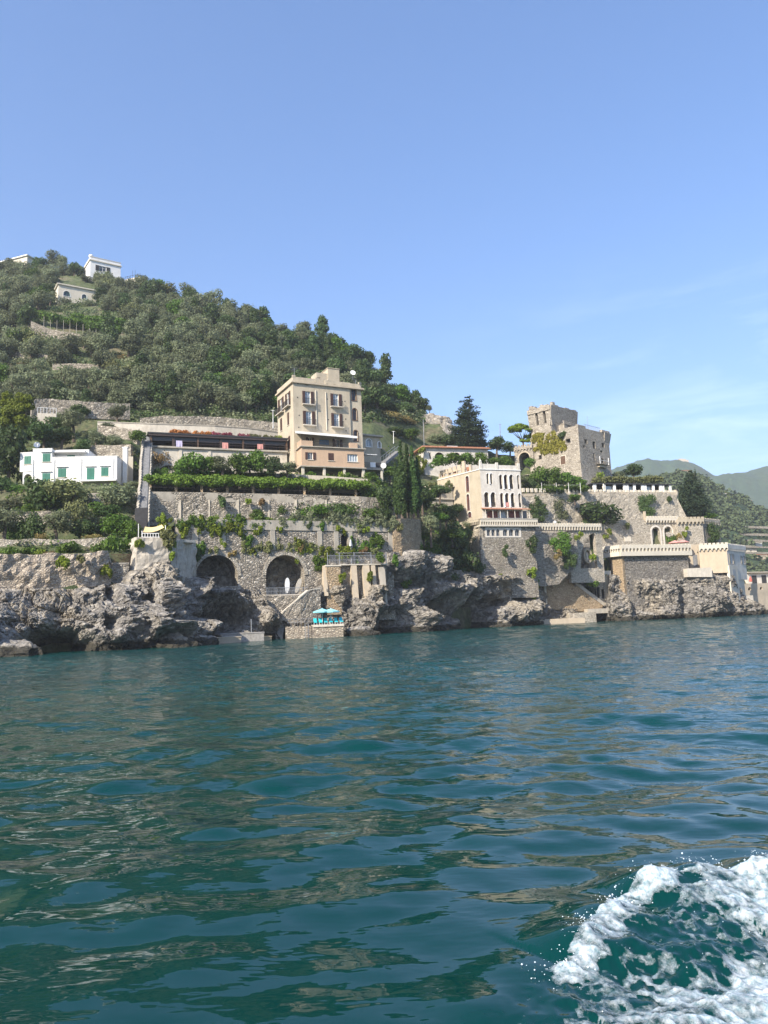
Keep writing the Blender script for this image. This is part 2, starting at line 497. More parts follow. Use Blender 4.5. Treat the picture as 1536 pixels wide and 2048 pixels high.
# foam and spray of the boat's wake
m, nt, b = _new('droplets'); b.inputs['Base Color'].default_value = (.7, .78, .82, 1); b.inputs['Roughness'].default_value = .2
m, nt, b = _new('foam')
b.inputs['Roughness'].default_value = .45
tb = nt.nodes.new('ShaderNodeBsdfTransparent'); msx = nt.nodes.new('ShaderNodeMixShader'); hn = noise(nt, pos(nt), 42, 5, .75)
atn = nt.nodes.new('ShaderNodeAttribute'); atn.attribute_name = 'thickness'
ma = N(nt, 'ShaderNodeMath', operation='MULTIPLY_ADD'); nt.links.new(hn, ma.inputs[0]); ma.inputs[1].default_value = .80; nt.links.new(atn.outputs['Fac'], ma.inputs[2])
nt.links.new(ramp(nt, ma.outputs[0], [(.22, 0), (.52, .42), (.70, .62), (.98, .96)]), msx.inputs[0]); nt.links.new(tb.outputs[0], msx.inputs[1]); nt.links.new(b.outputs[0], msx.inputs[2]); nt.links.new(msx.outputs[0], nt.nodes['Material Output'].inputs[0])
fn = noise(nt, pos(nt), 24, 5, .75); nt.links.new(ramp(nt, fn, [(.35, (.22, .36, .40)), (.55, (.62, .70, .73)), (.7, (.80, .84, .86))]), b.inputs['Base Color'])
bump(nt, b, fn, .022, .9)
def build_foam():
    x0, x1, y0, y1 = .3, 4.6, 3.0, 8.2
    st = .011
    xs = np.arange(x0, x1, st); ys = np.arange(y0, y1, st)
    X, Y = np.meshgrid(xs, ys); x = X.ravel(); y = Y.ravel()
    s, A, al = crest_dist(x, y)
    p = np.stack([x, y, np.zeros_like(x)], 1)
    warp = np.stack([fbm(p * 2.2, 3, 41), fbm(p * 2.2 + 5, 3, 43), np.zeros_like(x)], 1) * .22
    q = p + warp
    f1, f2, _ = worley(q * np.array([3.6, 4.6, 1]), 50)
    g1, g2, _ = worley(q * np.array([9.5, 11, 1]) + 3, 60)
    big = fbm(p * np.array([.9, 1.3, 1]) + 2.2, 3, 70)
    lace = 1 - np.clip((f2 - f1) / .30, 0, 1)
    lace2 = 1 - np.clip((g2 - g1) / .45, 0, 1)
    fine = fbm(p * 26, 3, 90)
    # density: a broken crest, lace behind it, thick towards the boat (right and near)
    brk = np.clip(.72 + .8 * fbm(p * np.array([2.6, 2.6, 1]) + 9, 3, 71), 0, 1)
    crestd = np.exp(-((s - .06) / .15) ** 2) * np.clip(A * 7.5 - .12, 0, .95) * brk
    side = x + (5.8 - y) * .42
    body = sstep(.0, .22, s) * np.clip(.24 + .74 * sstep(1.2, 3.2, side) + .30 * sstep(.8, 2.4, s) * sstep(1.4, 2.6, side), 0, 1.15)
    dens = np.maximum(crestd, body * (.66 + .70 * big)) * sstep(-.07, -.01, s)
    val = dens * .84 + (lace * .46 + lace2 * .26) * np.clip(dens * 2.4, 0, 1) + fine * .26 - .55
    keep = (val > -.16) & (s > -.09)
    z = sea_h(x, y) + .004 + np.clip(val, 0, .5) * .03 + np.clip(val, 0, 1) * .018 * fbm(p * 14, 3, 91) + crestd * .05 * np.clip(fbm(p * 9, 3, 93) + .2, 0, 1)
    K = keep.reshape(X.shape); c = K[:-1, :-1] & K[1:, :-1] & K[:-1, 1:] & K[1:, 1:]
    n = X.shape[1]; idx = np.arange(X.size).reshape(X.shape)
    F = np.stack([idx[:-1, :-1][c], idx[:-1, 1:][c], idx[1:, 1:][c], idx[1:, :-1][c]], 1)
    used = np.unique(F); rem = np.full(X.size, -1); rem[used] = np.arange(len(used))
    return np.stack([x, y, z], 1)[used], rem[F], val[used]
V, Q, FV = build_foam()
fo = fast_mesh('wake_foam', V, Q, 'foam', kind='stuff', label='white foam breaking along the boat wake', cat='foam')
at = fo.data.attributes.new('thickness', 'FLOAT', 'POINT'); at.data.foreach_set('value', FV.astype(np.float32))
mb = MB(); rr_ = random.Random(5)
OCT = [(1, 0, 0), (-1, 0, 0), (0, 1, 0), (0, -1, 0), (0, 0, 1), (0, 0, -1)]
OF = [(0, 2, 4), (2, 1, 4), (1, 3, 4), (3, 0, 4), (2, 0, 5), (1, 2, 5), (3, 1, 5), (0, 3, 5)]
cum = []
for k in range(520):
    i = rr_.choice([0, 1, 1, 2, 2, 3, 3, 4, 4, 4, 5, 5, 5, 6, 6, 7]); t = rr_.random()
    c = crest[i] * (1 - t) + crest[i + 1] * t; e = crest[i + 1] - crest[i]; nn = np.array([-e[1], e[0]]) / np.hypot(*e)
    far = rr_.random() < .8
    off = rr_.gauss(0, .09) if far else abs(rr_.gauss(0, .8))
    q = c + nn * off
    hz = float(sea_h(np.array([q[0]]), np.array([q[1]]))[0]) + (abs(rr_.gauss(0, .05)) if far else .01) * (camp[i] * 4) + .006
    r = min(.009, .0016 + rr_.expovariate(1 / .0016))
    mb.add([(q[0] + a * r, q[1] + bb * r, hz + cc * r) for a, bb, cc in OCT], OF)
mesh_obj('sea_spray', mb, 'droplets', label='tiny white droplets thrown up by the wake', cat='spray', kind='stuff', recalc=False)
# ------------------------------------------------------------------ rock cliffs
SHORE = [(-260, 68), (0, 76), (300, 84), (430, 94.5), (520, 102.5), (600, 109), (640, 111.5), (690, 111.5), (760, 112), (860, 122), (960, 131), (1080, 144), (1160, 152), (1215, 152), (1300, 152), (1385, 156), (1450, 160), (1505, 166), (1560, 172), (1640, 185)]
TOPY = [(-260, 1175), (0, 1180), (120, 1180), (200, 1172), (262, 1166), (272, 1140), (300, 1135), (340, 1120), (352, 1150), (385, 1160), (400, 1175), (520, 1182), (535, 1240), (612, 1240), (622, 1180), (645, 1170), (760, 1168), (775, 1108), (800, 1098), (860, 1106), (885, 1132), (910, 1140), (960, 1148), (1060, 1152), (1082, 1172), (1092, 1215), (1208, 1218), (1218, 1150), (1300, 1160), (1372, 1158), (1380, 1140), (1400, 1148), (1455, 1142), (1470, 1168), (1492, 1196), (1505, 1206), (1530, 1226), (1560, 1235), (1640, 1238)]
TOPD = [(-260, 78), (0, 82), (150, 84), (262, 88), (272, 90), (345, 92), (352, 97), (390, 100), (520, 105), (535, 106), (612, 108), (622, 110), (645, 111), (770, 114.5), (800, 117), (870, 128), (960, 137), (1060, 145.5), (1085, 149), (1208, 155), (1218, 153.4), (1372, 157), (1400, 160), (1460, 163), (1500, 168), (1640, 190)]
# shape of the rock: (px, py, rx, ry, metres towards the sea)
BULGE = [(25, 1262, 48, 52, 2.6), (0, 1290, 30, 30, 3.0), (88, 1294, 34, 20, -11), (132, 1292, 28, 20, -9), (160, 1292, 16, 14, -3), (85, 1245, 26, 28, 2.2),
         (215, 1262, 55, 34, 2.6), (240, 1205, 18, 40, 1.8), (222, 1180, 9, 24, -3.2), (205, 1255, 12, 12, -2.6), (285, 1250, 34, 34, 2.4), (335, 1262, 40, 26, 2.6), (300, 1215, 12, 28, -2.6), (330, 1195, 18, 24, 2.0), (375, 1158, 11, 14, 2.6), (380, 1184, 14, 18, 2.6), (395, 1212, 12, 22, 1.4),
         (355, 1215, 9, 30, -2.6), (335, 1245, 22, 10, -1.6), (385, 1268, 32, 16, 2.6), (450, 1235, 50, 30, -4.2), (480, 1205, 40, 12, 1.2), (535, 1238, 22, 22, 2.4), (430, 1185, 40, 14, 1.4),
         (675, 1195, 30, 18, 1.6), (732, 1228, 34, 22, 3.4), (660, 1222, 26, 12, .6), (748, 1185, 14, 18, 2.4), (725, 1256, 24, 12, 2.4), (765, 1245, 24, 22, -3.6), (690, 1200, 8, 22, -2), (810, 1218, 16, 24, 1.0), (830, 1240, 20, 22, 3.4), (790, 1235, 20, 20, -2.6),
         (815, 1130, 24, 26, 2.4), (792, 1165, 10, 26, -2.4), (845, 1195, 9, 22, -2.6), (818, 1185, 12, 14, 1.6), (868, 1212, 10, 16, -2.4), (905, 1170, 9, 18, -2.0), (860, 1142, 18, 30, 3.0), (880, 1180, 30, 14, 3.4), (840, 1170, 40, 12, -1.6), (875, 1225, 40, 20, -3.6), (905, 1210, 14, 26, 1.8), (932, 1180, 26, 26, 1.6),
         (952, 1236, 28, 26, -16), (938, 1208, 12, 20, -11), (985, 1205, 22, 14, -5), (1000, 1232, 20, 22, 2.2), (1030, 1240, 22, 16, 2.4), (1012, 1198, 7, 14, -4), (1040, 1190, 16, 12, -2), (1050, 1222, 26, 14, 2), (990, 1160, 34, 14, 2.2),
         (1130, 1228, 14, 14, 1.2), (1195, 1232, 14, 12, -3), (1238, 1218, 20, 26, 2.6), (1290, 1205, 40, 22, -2.0), (1320, 1190, 30, 20, 1.4), (1300, 1234, 24, 10, 2.0), (1365, 1200, 10, 30, -1.8), (1345, 1228, 26, 16, 1.0), (1420, 1205, 36, 26, 2.2), (1480, 1222, 26, 16, 1.4), (1250, 1180, 22, 18, -1.2), (1415, 1165, 30, 14, 1.0)]

def px_of(V):
    """photo pixel of world points (numpy)"""
    M = np.array(RM.transposed()); q = (V - np.array([0, 0, CH])) @ M.T
    return W / 2 + FPX * q[:, 0] / -q[:, 2], H / 2 - FPX * q[:, 1] / -q[:, 2]

def build_cliff():
    pxs = []
    x = -250.0
    while x < 1640: pxs.append(x); x += 1.15
    pxs = np.array(pxs); nt_ = 112
    base = np.zeros((nt_, len(pxs), 3))
    sd = np.interp(pxs, *zip(*SHORE)); td = np.interp(pxs, *zip(*TOPD)); ty = np.interp(pxs, *zip(*TOPY))
    B = np.array([tuple(PZ(a, -2.0, b - .8)) for a, b in zip(pxs, sd)])
    T = np.array([tuple(P(a, b, c)) for a, b, c in zip(pxs, ty, td)])
    t = np.linspace(0, 1, nt_)[:, None, None]
    # the foot of the rock drops steeply into the sea
    prof = np.clip(t, 0, 1)
    hor = prof ** 1.25
    base[:, :, :2] = B[None, :, :2] * (1 - hor) + T[None, :, :2] * hor
    base[:, :, 2:] = B[None, :, 2:] * (1 - t) + T[None, :, 2:] * t
    V = base.reshape(-1, 3)
    vx, vy = px_of(V)
    g = np.zeros(len(V))
    for bx, by, rx, ry, a in BULGE:
        d2 = ((vx - bx) / rx) ** 2 + ((vy - by) / ry) ** 2
        g += a * np.exp(-d2 ** 1.5 * .9) if a > 0 else a * np.exp(-d2 ** 2 * .8)
    # outward direction: towards the sea, a little up
    tan = np.gradient(T[:, :2], axis=0); nrm = np.stack([tan[:, 1], -tan[:, 0]], 1)
    k = np.ones(41) / 41
    nrm = np.stack([np.convolve(np.pad(nrm[:, i], 20, 'edge'), k, 'valid') for i in (0, 1)], 1)
    nrm /= np.linalg.norm(nrm, axis=1)[:, None]
    n3 = np.zeros((nt_, len(pxs), 3)); n3[:, :, :2] = nrm[None]; n3[:, :, 2] = .18
    n3 = n3.reshape(-1, 3)
    # folded, slanting strata with blocks and clefts
    q = V.copy(); q[:, 2] += q[:, 0] * .45
    q2 = q + 1.3 * np.stack([fbm(q * .22, 3, 1), fbm(q * .22, 3, 2), fbm(q * .22, 3, 3)], 1)
    f1, f2, cid = worley(q2 * np.array([.27, .27, .24]), 11)
    g1, g2, gid = worley(q2 * np.array([.72, .72, .62]) + 7, 21)
    h1, h2, hid = worley(q2 * np.array([1.7, 1.7, 1.5]) + 3, 25)
    disp = .95 * (cid - .5) + .95 * np.clip((f2 - f1), 0, .35) / .35 - .7
    disp += .42 * np.clip(g2 - g1, 0, .3) / .3 + .40 * (gid - .5)
    disp += .17 * np.clip(h2 - h1, 0, .3) / .3 + .14 * (hid - .5)
    st = q2 * np.array([.5, .5, 2.2]) + 2
    disp += .55 * ridged(q2 * .35, 4, 5) + .42 * ridged(q2 * np.array([1.1, 1.1, 1.6]), 4, 6, .6) + .26 * ridged(st, 4, 9, .65) + .22 * fbm(q * 3.4, 3, 8, .7)
    k1, k2, kid = worley(q2 * 3.1 + 5, 27); disp += .15 * np.clip(k2 - k1, 0, .3) / .3 + .12 * (kid - .5)
    tt = np.repeat(np.linspace(0, 1, nt_), len(pxs))
    fade = 1 - .55 * sstep(.9, 1, tt)
    V = V + n3 * ((disp * 1.0) * fade + g * (1 - .8 * sstep(.9, 1, tt)))[:, None]
    V += np.stack([fbm(q * .8, 3, 33), fbm(q * .8, 3, 34), .7 * fbm(q * .8, 3, 35)], 1) * .45
    V = V.reshape(nt_, len(pxs), 3)
    # lip: run back under the walls
    lip = V[-1].copy(); lip[:, :2] -= nrm * 4.0; lip[:, 2] -= .3
    V = np.concatenate([V, lip[None]], 0)
    n = len(pxs); i = np.arange(V.shape[0] - 1)[:, None] * n; j = np.arange(n - 1)[None, :]
    Q = np.stack([i + j, i + j + 1, i + n + j + 1, i + n + j], -1).reshape(-1, 4)
    return V.reshape(-1, 3), Q

m, nt, b = _new('rock')
a1 = noise(nt, pos(nt, (1, 1, .8)), .16, 6, .65, dist=.4)
a2 = noise(nt, pos(nt), 1.1, 8, .72)
a3 = noise(nt, pos(nt, (1, 1, .35)), .5, 6, .7)
c = ramp(nt, a2, [(.32, (.085, .08, .072)), (.50, (.27, .25, .22)), (.68, (.52, .49, .43))])
c = mixc(nt, ramp(nt, a1, [(.45, 0), (.62, .65)]), c, ramp(nt, a2, [(.3, (.24, .205, .15)), (.7, (.54, .475, .37))]))
c = mixc(nt, ramp(nt, a3, [(.52, 0), (.66, .6)]), c, (.10, .098, .095))
# tidal zone: wet dark algae line just above the sea
geo = nt.nodes.new('ShaderNodeNewGeometry'); sx = nt.nodes.new('ShaderNodeSeparateXYZ'); nt.links.new(geo.outputs['Position'], sx.inputs[0])
wz = N(nt, 'ShaderNodeMath', operation='MULTIPLY_ADD'); nt.links.new(a2, wz.inputs[0]); wz.inputs[1].default_value = -1.6; nt.links.new(sx.outputs['Z'], wz.inputs[2])
c = mixc(nt, ramp(nt, wz.outputs[0], [(0.0, 1), (.14, 0)]), c, (.05, .045, .032))
nt.links.new(c, b.inputs['Base Color']); b.inputs['Roughness'].default_value = .92
vv = N(nt, 'ShaderNodeTexVoronoi', feature='DISTANCE_TO_EDGE', Scale=.9); nt.links.new(pos(nt, (1, 1, 1.2)), vv.inputs['Vector'])
nb = bump(nt, None, ramp(nt, vv.outputs['Distance'], [(0, 0), (.12, 1)]), .22, .9)
bump(nt, b, a2, .5, 1.0, nb)
V, Q = build_cliff()
fast_mesh('sea_cliff', V, Q, 'rock', smooth=False, kind='structure', label='rugged grey and tan limestone cliff rising from the sea')

# ------------------------------------------------------------------ hillside ground, one sheet of terraces up to the ridge
RIDGE = [(-260, 500, 262), (0, 530, 260), (60, 527, 258), (170, 545, 252), (240, 566, 245), (330, 588, 232), (400, 612, 226), (480, 634, 222), (540, 655, 220), (590, 672, 218), (660, 680, 215), (700, 712, 213), (740, 740, 210), (780, 772, 206), (830, 800, 202), (850, 835, 195), (880, 838, 190), (905, 866, 186), (950, 896, 184), (1000, 905, 182), (1060, 912, 182), (1130, 940, 182), (1230, 955, 182), (1300, 985, 186), (1345, 1000, 190), (1400, 1060, 195), (1460, 1110, 200), (1510, 1165, 205), (1560, 1200, 210), (1640, 1215, 215)]
def hz(px, py, d): return P(px, py, d).z
# per column: (z, d) from the foot upwards, same meaning in each
GC = {
 -260: [(-2, 76), (6, 80), (9.5, 83), (9.8, 90), (12.5, 91), (13, 98), (19, 104), (23.5, 110), (24, 122), (31, 127), (37.5, 137), (38, 146)],
 0:    [(-2, 80), (6, 83), (10.2, 84.5), (10.3, 90.5), (12.6, 92), (13.2, 99), (19, 105), (23.6, 110), (24, 124), (31, 128), (37.5, 137), (38, 146)],
 150:  [(-2, 84), (6, 86), (11.0, 88), (11.0, 93.5), (12.9, 95), (13.5, 101), (19, 107), (23.6, 112), (24, 124), (31, 128), (37.5, 136), (38, 144)],
 260:  [(-2, 88), (6, 90), (11.2, 92.5), (11.3, 97), (13.5, 99), (15.5, 104), (19.5, 109), (23.0, 113), (24, 122), (30.2, 127), (37.5, 137), (38, 145)],
 300:  [(-6, 104), (-5, 104.6), (15.9, 106), (16.3, 110), (16.4, 112.6), (21.6, 113.4), (22, 119), (26, 123), (30.3, 125.5), (30.4, 133), (37.5, 138.5), (38, 145)],
 600:  [(-6, 115), (-5, 115.2), (15.9, 115.6), (16.4, 119), (16.5, 120.9), (21.7, 121.8), (22, 126), (26.6, 128.5), (26.8, 135), (30, 140), (37.5, 147), (38, 153)],
 745:  [(-6, 119.8), (-5, 120), (15.9, 120.3), (16.4, 121.5), (16.5, 124.5), (21.7, 125.5), (22, 128), (26.6, 132), (27.4, 140), (30, 143), (36.5, 150), (38, 156)],
 800:  [(-6, 120), (8, 122), (15.9, 123.5), (16.5, 126), (17.5, 128), (21, 132), (22, 134), (25.5, 140), (27.5, 145), (30, 150), (35, 158), (38, 164)],
 900:  [(-2, 129), (8, 134), (11, 136), (14, 139), (17, 142), (20, 145), (22, 147), (26, 151), (29, 154), (31.5, 157), (35, 166), (37, 172)],
 960:  [(-2, 140), (7, 143), (12, 144.5), (18.2, 146), (19, 149), (20, 152), (21, 153), (25.5, 156), (29, 158), (31.5, 161), (34, 170), (35, 176)],
 1060: [(-2, 146), (8, 149.5), (14, 150.6), (17.0, 151), (17.4, 153), (17.5, 158), (17.6, 160.2), (24.5, 161), (25.2, 162), (27, 165), (31, 170), (33, 176)],
 1190: [(-2, 158), (6, 160), (13, 161), (13.2, 162), (13.4, 163), (13.5, 166), (16, 167), (22, 168.5), (25, 170), (27, 172), (30, 176), (30, 179)],
 1215: [(-2, 155), (8, 156.5), (12.6, 157), (12.8, 160), (13.0, 163), (19, 165.5), (19.3, 168.4), (24.5, 169), (25, 170), (27, 173), (29, 176), (29.5, 180)],
 1340: [(-2, 158), (8, 160), (12.4, 161), (12.6, 163), (12.8, 165), (19, 167.5), (19.3, 170.5), (23.0, 172.5), (24.4, 174), (25, 176), (26, 180), (26, 184)],
 1400: [(-2, 163), (6, 165), (10, 166), (12, 168), (13, 170), (18, 172), (18.4, 175), (18.6, 177), (18.8, 180), (19, 182), (19, 186), (19, 190)],
 1460: [(-2, 166), (3, 169), (6, 171), (8, 173), (10, 176), (12, 178), (12.4, 180), (12.6, 182), (13, 186), (13, 188), (13, 192), (13, 196)],
 1510: [(-2, 172), (2, 175), (3.6, 176), (3.8, 178), (4, 180), (5, 184), (6, 186), (7, 188), (8, 190), (8, 194), (8, 198), (8, 202)],
 1640: [(-2, 190), (2, 192), (3, 193), (3.2, 195), (3.4, 198), (4, 200), (5, 202), (5, 204), (5.5, 206), (6, 208), (6, 210), (6, 212)],
}
GK = sorted(GC)
def ground_rows(px):
    px = min(max(px, GK[0]), GK[-1])
    for a, b2 in zip(GK, GK[1:]):
        if a <= px <= b2:
            t = (px - a) / (b2 - a)
            rows = [(za * (1 - t) + zb * t, da * (1 - t) + db * t) for (za, da), (zb, db) in zip(GC[a], GC[b2])]
            break
    ry = float(np.interp(px, [r[0] for r in RIDGE], [r[1] for r in RIDGE])); rd = float(np.interp(px, [r[0] for r in RIDGE], [r[2] for r in RIDGE]))
    rz = hz(px, ry, rd)
    z0, d0 = rows[-1]
    rows = list(rows)
    for k in range(1, 9):
        t = k / 8; rows.append((z0 + (rz - z0) * (t ** .92), d0 + (rd - d0) * t))
    rows.append((rz - 1.5, rd + 14)); rows.append((rz * .6, rd + 60)); rows.append((-3, rd + 120))
    return rows
def ground_z(px, d):
    rows = ground_rows(px)
    return float(np.interp(d, [r[1] for r in rows], [r[0] for r in rows]))
def ground_point(px, d, dz=0):
    p = PZ(px, ground_z(px, d) + dz, d); return p
def on_hill(px, py):
    """hill surface point seen at a pixel: walks the column from the road up"""
    rows = ground_rows(px); best = None
    for (za, da), (zb, db) in zip(rows[11:19], rows[12:20]):
        pa, pb = px_of(np.array([tuple(PZ(px, za, da)), tuple(PZ(px, zb, db))]))[1]
        if pb <= py <= pa:
            t = (pa - py) / max(pa - pb, 1e-6); d = da + (db - da) * t
            return P(px, py, d)
    return None
cols = np.arange(-260, 1641, 6.0)
Vg = []; rowsN = None
for px in cols:
    rows = ground_rows(float(px)); fine = []
    for (za, da), (zb, db) in zip(rows[:-1], rows[1:]):
        k = 1 if (db - da) < 3 else 4
        for q in range(4):
            t = q / 4; fine.append((za + (zb - za) * t, da + (db - da) * t))
    fine.append(rows[-1]); Vg.append([tuple(PZ(float(px), z, d)) for z, d in fine]); rowsN = len(fine)
Vg = np.array(Vg); n = rowsN
flatg = Vg.reshape(-1, 3)
rough_amt = sstep(135, 160, flatg[:, 1])
flatg[:, 2] += rough_amt * (1.5 * fbm(flatg * .09, 4, 77) + .5 * fbm(flatg * .4, 3, 78))
i = np.arange(len(cols) - 1)[:, None] * n; j = np.arange(n - 1)[None, :]
Q = np.stack([i + j, i + n + j, i + n + j + 1, i + j + 1], -1).reshape(-1, 4)
m, nt, b = _new('hill_soil')
a1 = noise(nt, pos(nt), .12, 6, .65); a2 = noise(nt, pos(nt), .9, 6, .7)
c = ramp(nt, a2, [(.3, (.05, .052, .028)), (.5, (.12, .108, .06)), (.7, (.24, .20, .13))])
c = mixc(nt, ramp(nt, a1, [(.36, 0), (.5, .85)]), c, ramp(nt, a2, [(.35, (.035, .060, .018)), (.7, (.09, .12, .04))]))
nt.links.new(c, b.inputs['Base Color']); b.inputs['Roughness'].default_value = 1
bump(nt, b, a2, .5, .8)
fast_mesh('hillside', flatg, Q, 'hill_soil', smooth=True, kind='structure', label='terraced hillside ground rising to the ridge')

# ------------------------------------------------------------------ distant hills beyond the cape
m, nt, b = _new('far_wood')
a1 = noise(nt, pos(nt), .02, 7, .7); a2 = noise(nt, pos(nt), .09, 6, .8)
c = ramp(nt, a2, [(.35, (.012, .035, .012)), (.6, (.045, .085, .030)), (.75, (.10, .13, .055))])
c = mixc(nt, ramp(nt, a1, [(.55, 0), (.7, .55)]), c, (.13, .13, .075))
nt.links.new(c, b.inputs['Base Color']); b.inputs['Roughness'].default_value = 1
bump(nt, b, a2, 5, 1.0)
def far_hill(name, ridge, d0, foot, label, amp, seed, mat='far_wood', depth=.55, st=3.0):
    xs = np.arange(ridge[0][0], ridge[-1][0] + .1, st); ry = np.interp(xs, *zip(*[(r[0], r[1]) for r in ridge]))
    rd = np.interp(xs, *zip(*[(r[0], r[2]) for r in ridge]))
    rows = 56; V = np.zeros((rows + 8, len(xs), 3))
    for k, (x, y, d) in enumerate(zip(xs, ry, rd)):
        T = P(x, y, d); Fd = d0; B = PZ(x, foot, Fd)
        for r in range(rows):
            t = r / (rows - 1); tt = t
            V[r, k] = (B.x * (1 - tt) + T.x * tt, B.y * (1 - tt) + T.y * tt, B.z + (T.z - B.z) * t ** 1.12)
        for r in range(8):
            t = (r + 1) / 8; V[rows + r, k] = (T.x, T.y + (d * .35) * t, T.z * (1 - t) - 3 * t)
    V = V.reshape(-1, 3); rr = np.repeat(np.arange(rows + 8) / rows, len(xs)); w = np.clip(rr * 5, 0, 1) * np.where(rr > .93, .35, 1)
    sc = d0 / 500
    V[:, 2] += w * amp * (ridged(V / (95 * sc), 4, seed) * .8 + .35 * fbm(V / (22 * sc), 4, seed + 3))
    n = len(xs); i = np.arange(rows + 7)[:, None] * n; j = np.arange(n - 1)[None, :]
    Q = np.stack([i + j, i + j + 1, i + n + j + 1, i + n + j], -1).reshape(-1, 4)
    return fast_mesh(name, V, Q, mat, smooth=True, kind='structure', label=label), V
far_hill('far_mountain', [(1100, 990, 1500), (1200, 952, 1500), (1270, 931, 1500), (1298, 921, 1500), (1325, 927, 1500), (1352, 921, 1500), (1372, 923, 1500), (1400, 936, 1500), (1428, 950, 1500), (1475, 947, 1520), (1505, 942, 1540), (1536, 938, 1560), (1600, 925, 1600), (1760, 900, 1700), (1900, 930, 1700)], 900, 0,
         'blue hazy wooded mountain with a rounded summit behind the cape', 26, 3, st=4)
near_hill, NH = far_hill('terraced_coast_hill', [(1180, 1000, 420), (1260, 975, 430), (1340, 952, 440), (1372, 950, 445), (1410, 962, 450), (1450, 985, 460), (1500, 1010, 470), (1536, 1030, 480), (1600, 1060, 490), (1700, 1100, 500), (1800, 1150, 500)], 300, 0,
         'nearer green coastal slope with terraces beyond the cape', 5, 9)
# the air
m = bpy.data.materials.new('air'); m.use_nodes = True; nt = m.node_tree; nt.nodes.clear()
o_ = nt.nodes.new('ShaderNodeOutputMaterial'); pvn = nt.nodes.new('ShaderNodeVolumePrincipled')
pvn.inputs['Color'].default_value = (.88, .95, 1, 1); pvn.inputs['Density'].default_value = .00027; pvn.inputs['Anisotropy'].default_value = .1
nt.links.new(pvn.outputs[0], o_.inputs['Volume']); MATS['air'] = m
mb = MB(); mb.box(lambda x, y, z: Vector((x, y, z)), -6300, 6300, -6300, 6300, -6, 420)
mesh_obj('haze', mb, 'air', kind='stuff', label='thin blue summer haze over the bay')
# ------------------------------------------------------------------ foliage
foliage('olive_leaf', (.072, .098, .048), (.25, .275, .150), .6)
foliage('oak_leaf', (.028, .062, .018), (.105, .155, .046), .5)
foliage('green_leaf', (.040, .095, .012), (.135, .225, .030), .5)
foliage('lime_leaf', (.085, .135, .012), (.26, .32, .035), .5, transl=.35)
foliage('cypress_leaf', (.022, .055, .014), (.085, .15, .036), .6)
foliage('pine_leaf', (.020, .042, .020), (.058, .085, .040), .6)
foliage('dry_leaf', (.16, .12, .045), (.36, .27, .11), .8)
foliage('yellow_leaf', (.15, .17, .02), (.42, .38, .06), .6, transl=.3)
foliage('willow_leaf', (.10, .115, .04), (.24, .25, .10), .6, transl=.3)
foliage('flower_orange', (.30, .10, .03), (.62, .26, .06), .6)
foliage('flower_pink', (.22, .04, .05), (.45, .12, .12), .6)
flat('bark', (.13, .10, .075), .95, var=.3)
flat('pale_bark', (.30, .25, .20), .95, var=.25)

def leaves(blobs, n, size, seed=0, up=.15, shell=.55, stretch=1.0, droop=0.0):
    """numpy leaf faces spread through ellipsoids: blobs = (x, y, z, rx, ry, rz)"""
    g = np.random.default_rng(seed); B = np.array(blobs, float)
    a = (B[:, 3] * B[:, 4] + B[:, 4] * B[:, 5] + B[:, 3] * B[:, 5]); a /= a.sum()
    k = g.choice(len(B), n, p=a)
    d = g.normal(size=(n, 3)); d /= np.linalg.norm(d, axis=1)[:, None]
    r = (shell + (1.04 - shell) * g.random(n) ** .6)
    # break each blob into tufts
    tuft = 1 + .16 * vnoise(d * 2.6 + k[:, None] * 3.1, seed % 97) + .10 * vnoise(d * 6 + k[:, None], seed % 89)
    C = B[k, :3] + d * B[k, 3:] * (r * tuft)[:, None]
    C[:, 2] -= droop * g.random(n) ** 2
    nn = d / B[k, 3:] * B[k, 3:].mean(1)[:, None] + g.normal(size=(n, 3)) * .55; nn[:, 2] += up
    nn /= np.linalg.norm(nn, axis=1)[:, None]
    t = np.cross(nn, g.normal(size=(n, 3))); t /= np.linalg.norm(t, axis=1)[:, None]; b_ = np.cross(nn, t)
    s = size * g.uniform(.55, 1.35, n)[:, None]
    q = np.stack([C - t * s - b_ * s * .35 * stretch, C + t * s * .2 - b_ * s * stretch * .8, C + t * s + b_ * s * .35 * stretch, C - t * s * .2 + b_ * s * .9 * stretch], 1)
    return q.reshape(-1, 3), np.arange(4 * n).reshape(-1, 4)

def leaf_mesh(name, blobs, n, size, mat, **kw):
    V, F = leaves(blobs, n, size, **kw)
    me = bpy.data.meshes.new(name); V = V.astype(np.float32)
    me.vertices.add(len(V)); me.vertices.foreach_set('co', V.ravel()); me.loops.add(F.size)
    me.loops.foreach_set('vertex_index', F.ravel().astype(np.int32)); me.polygons.add(len(F)); me.polygons.foreach_set('loop_start', np.arange(0, F.size, 4, dtype=np.int32))
    try: me.polygons.foreach_set('loop_total', np.full(len(F), 4, dtype=np.int32))
    except Exception: pass
    me.materials.append(MATS[mat]); me.update(calc_edges=True)
    return me

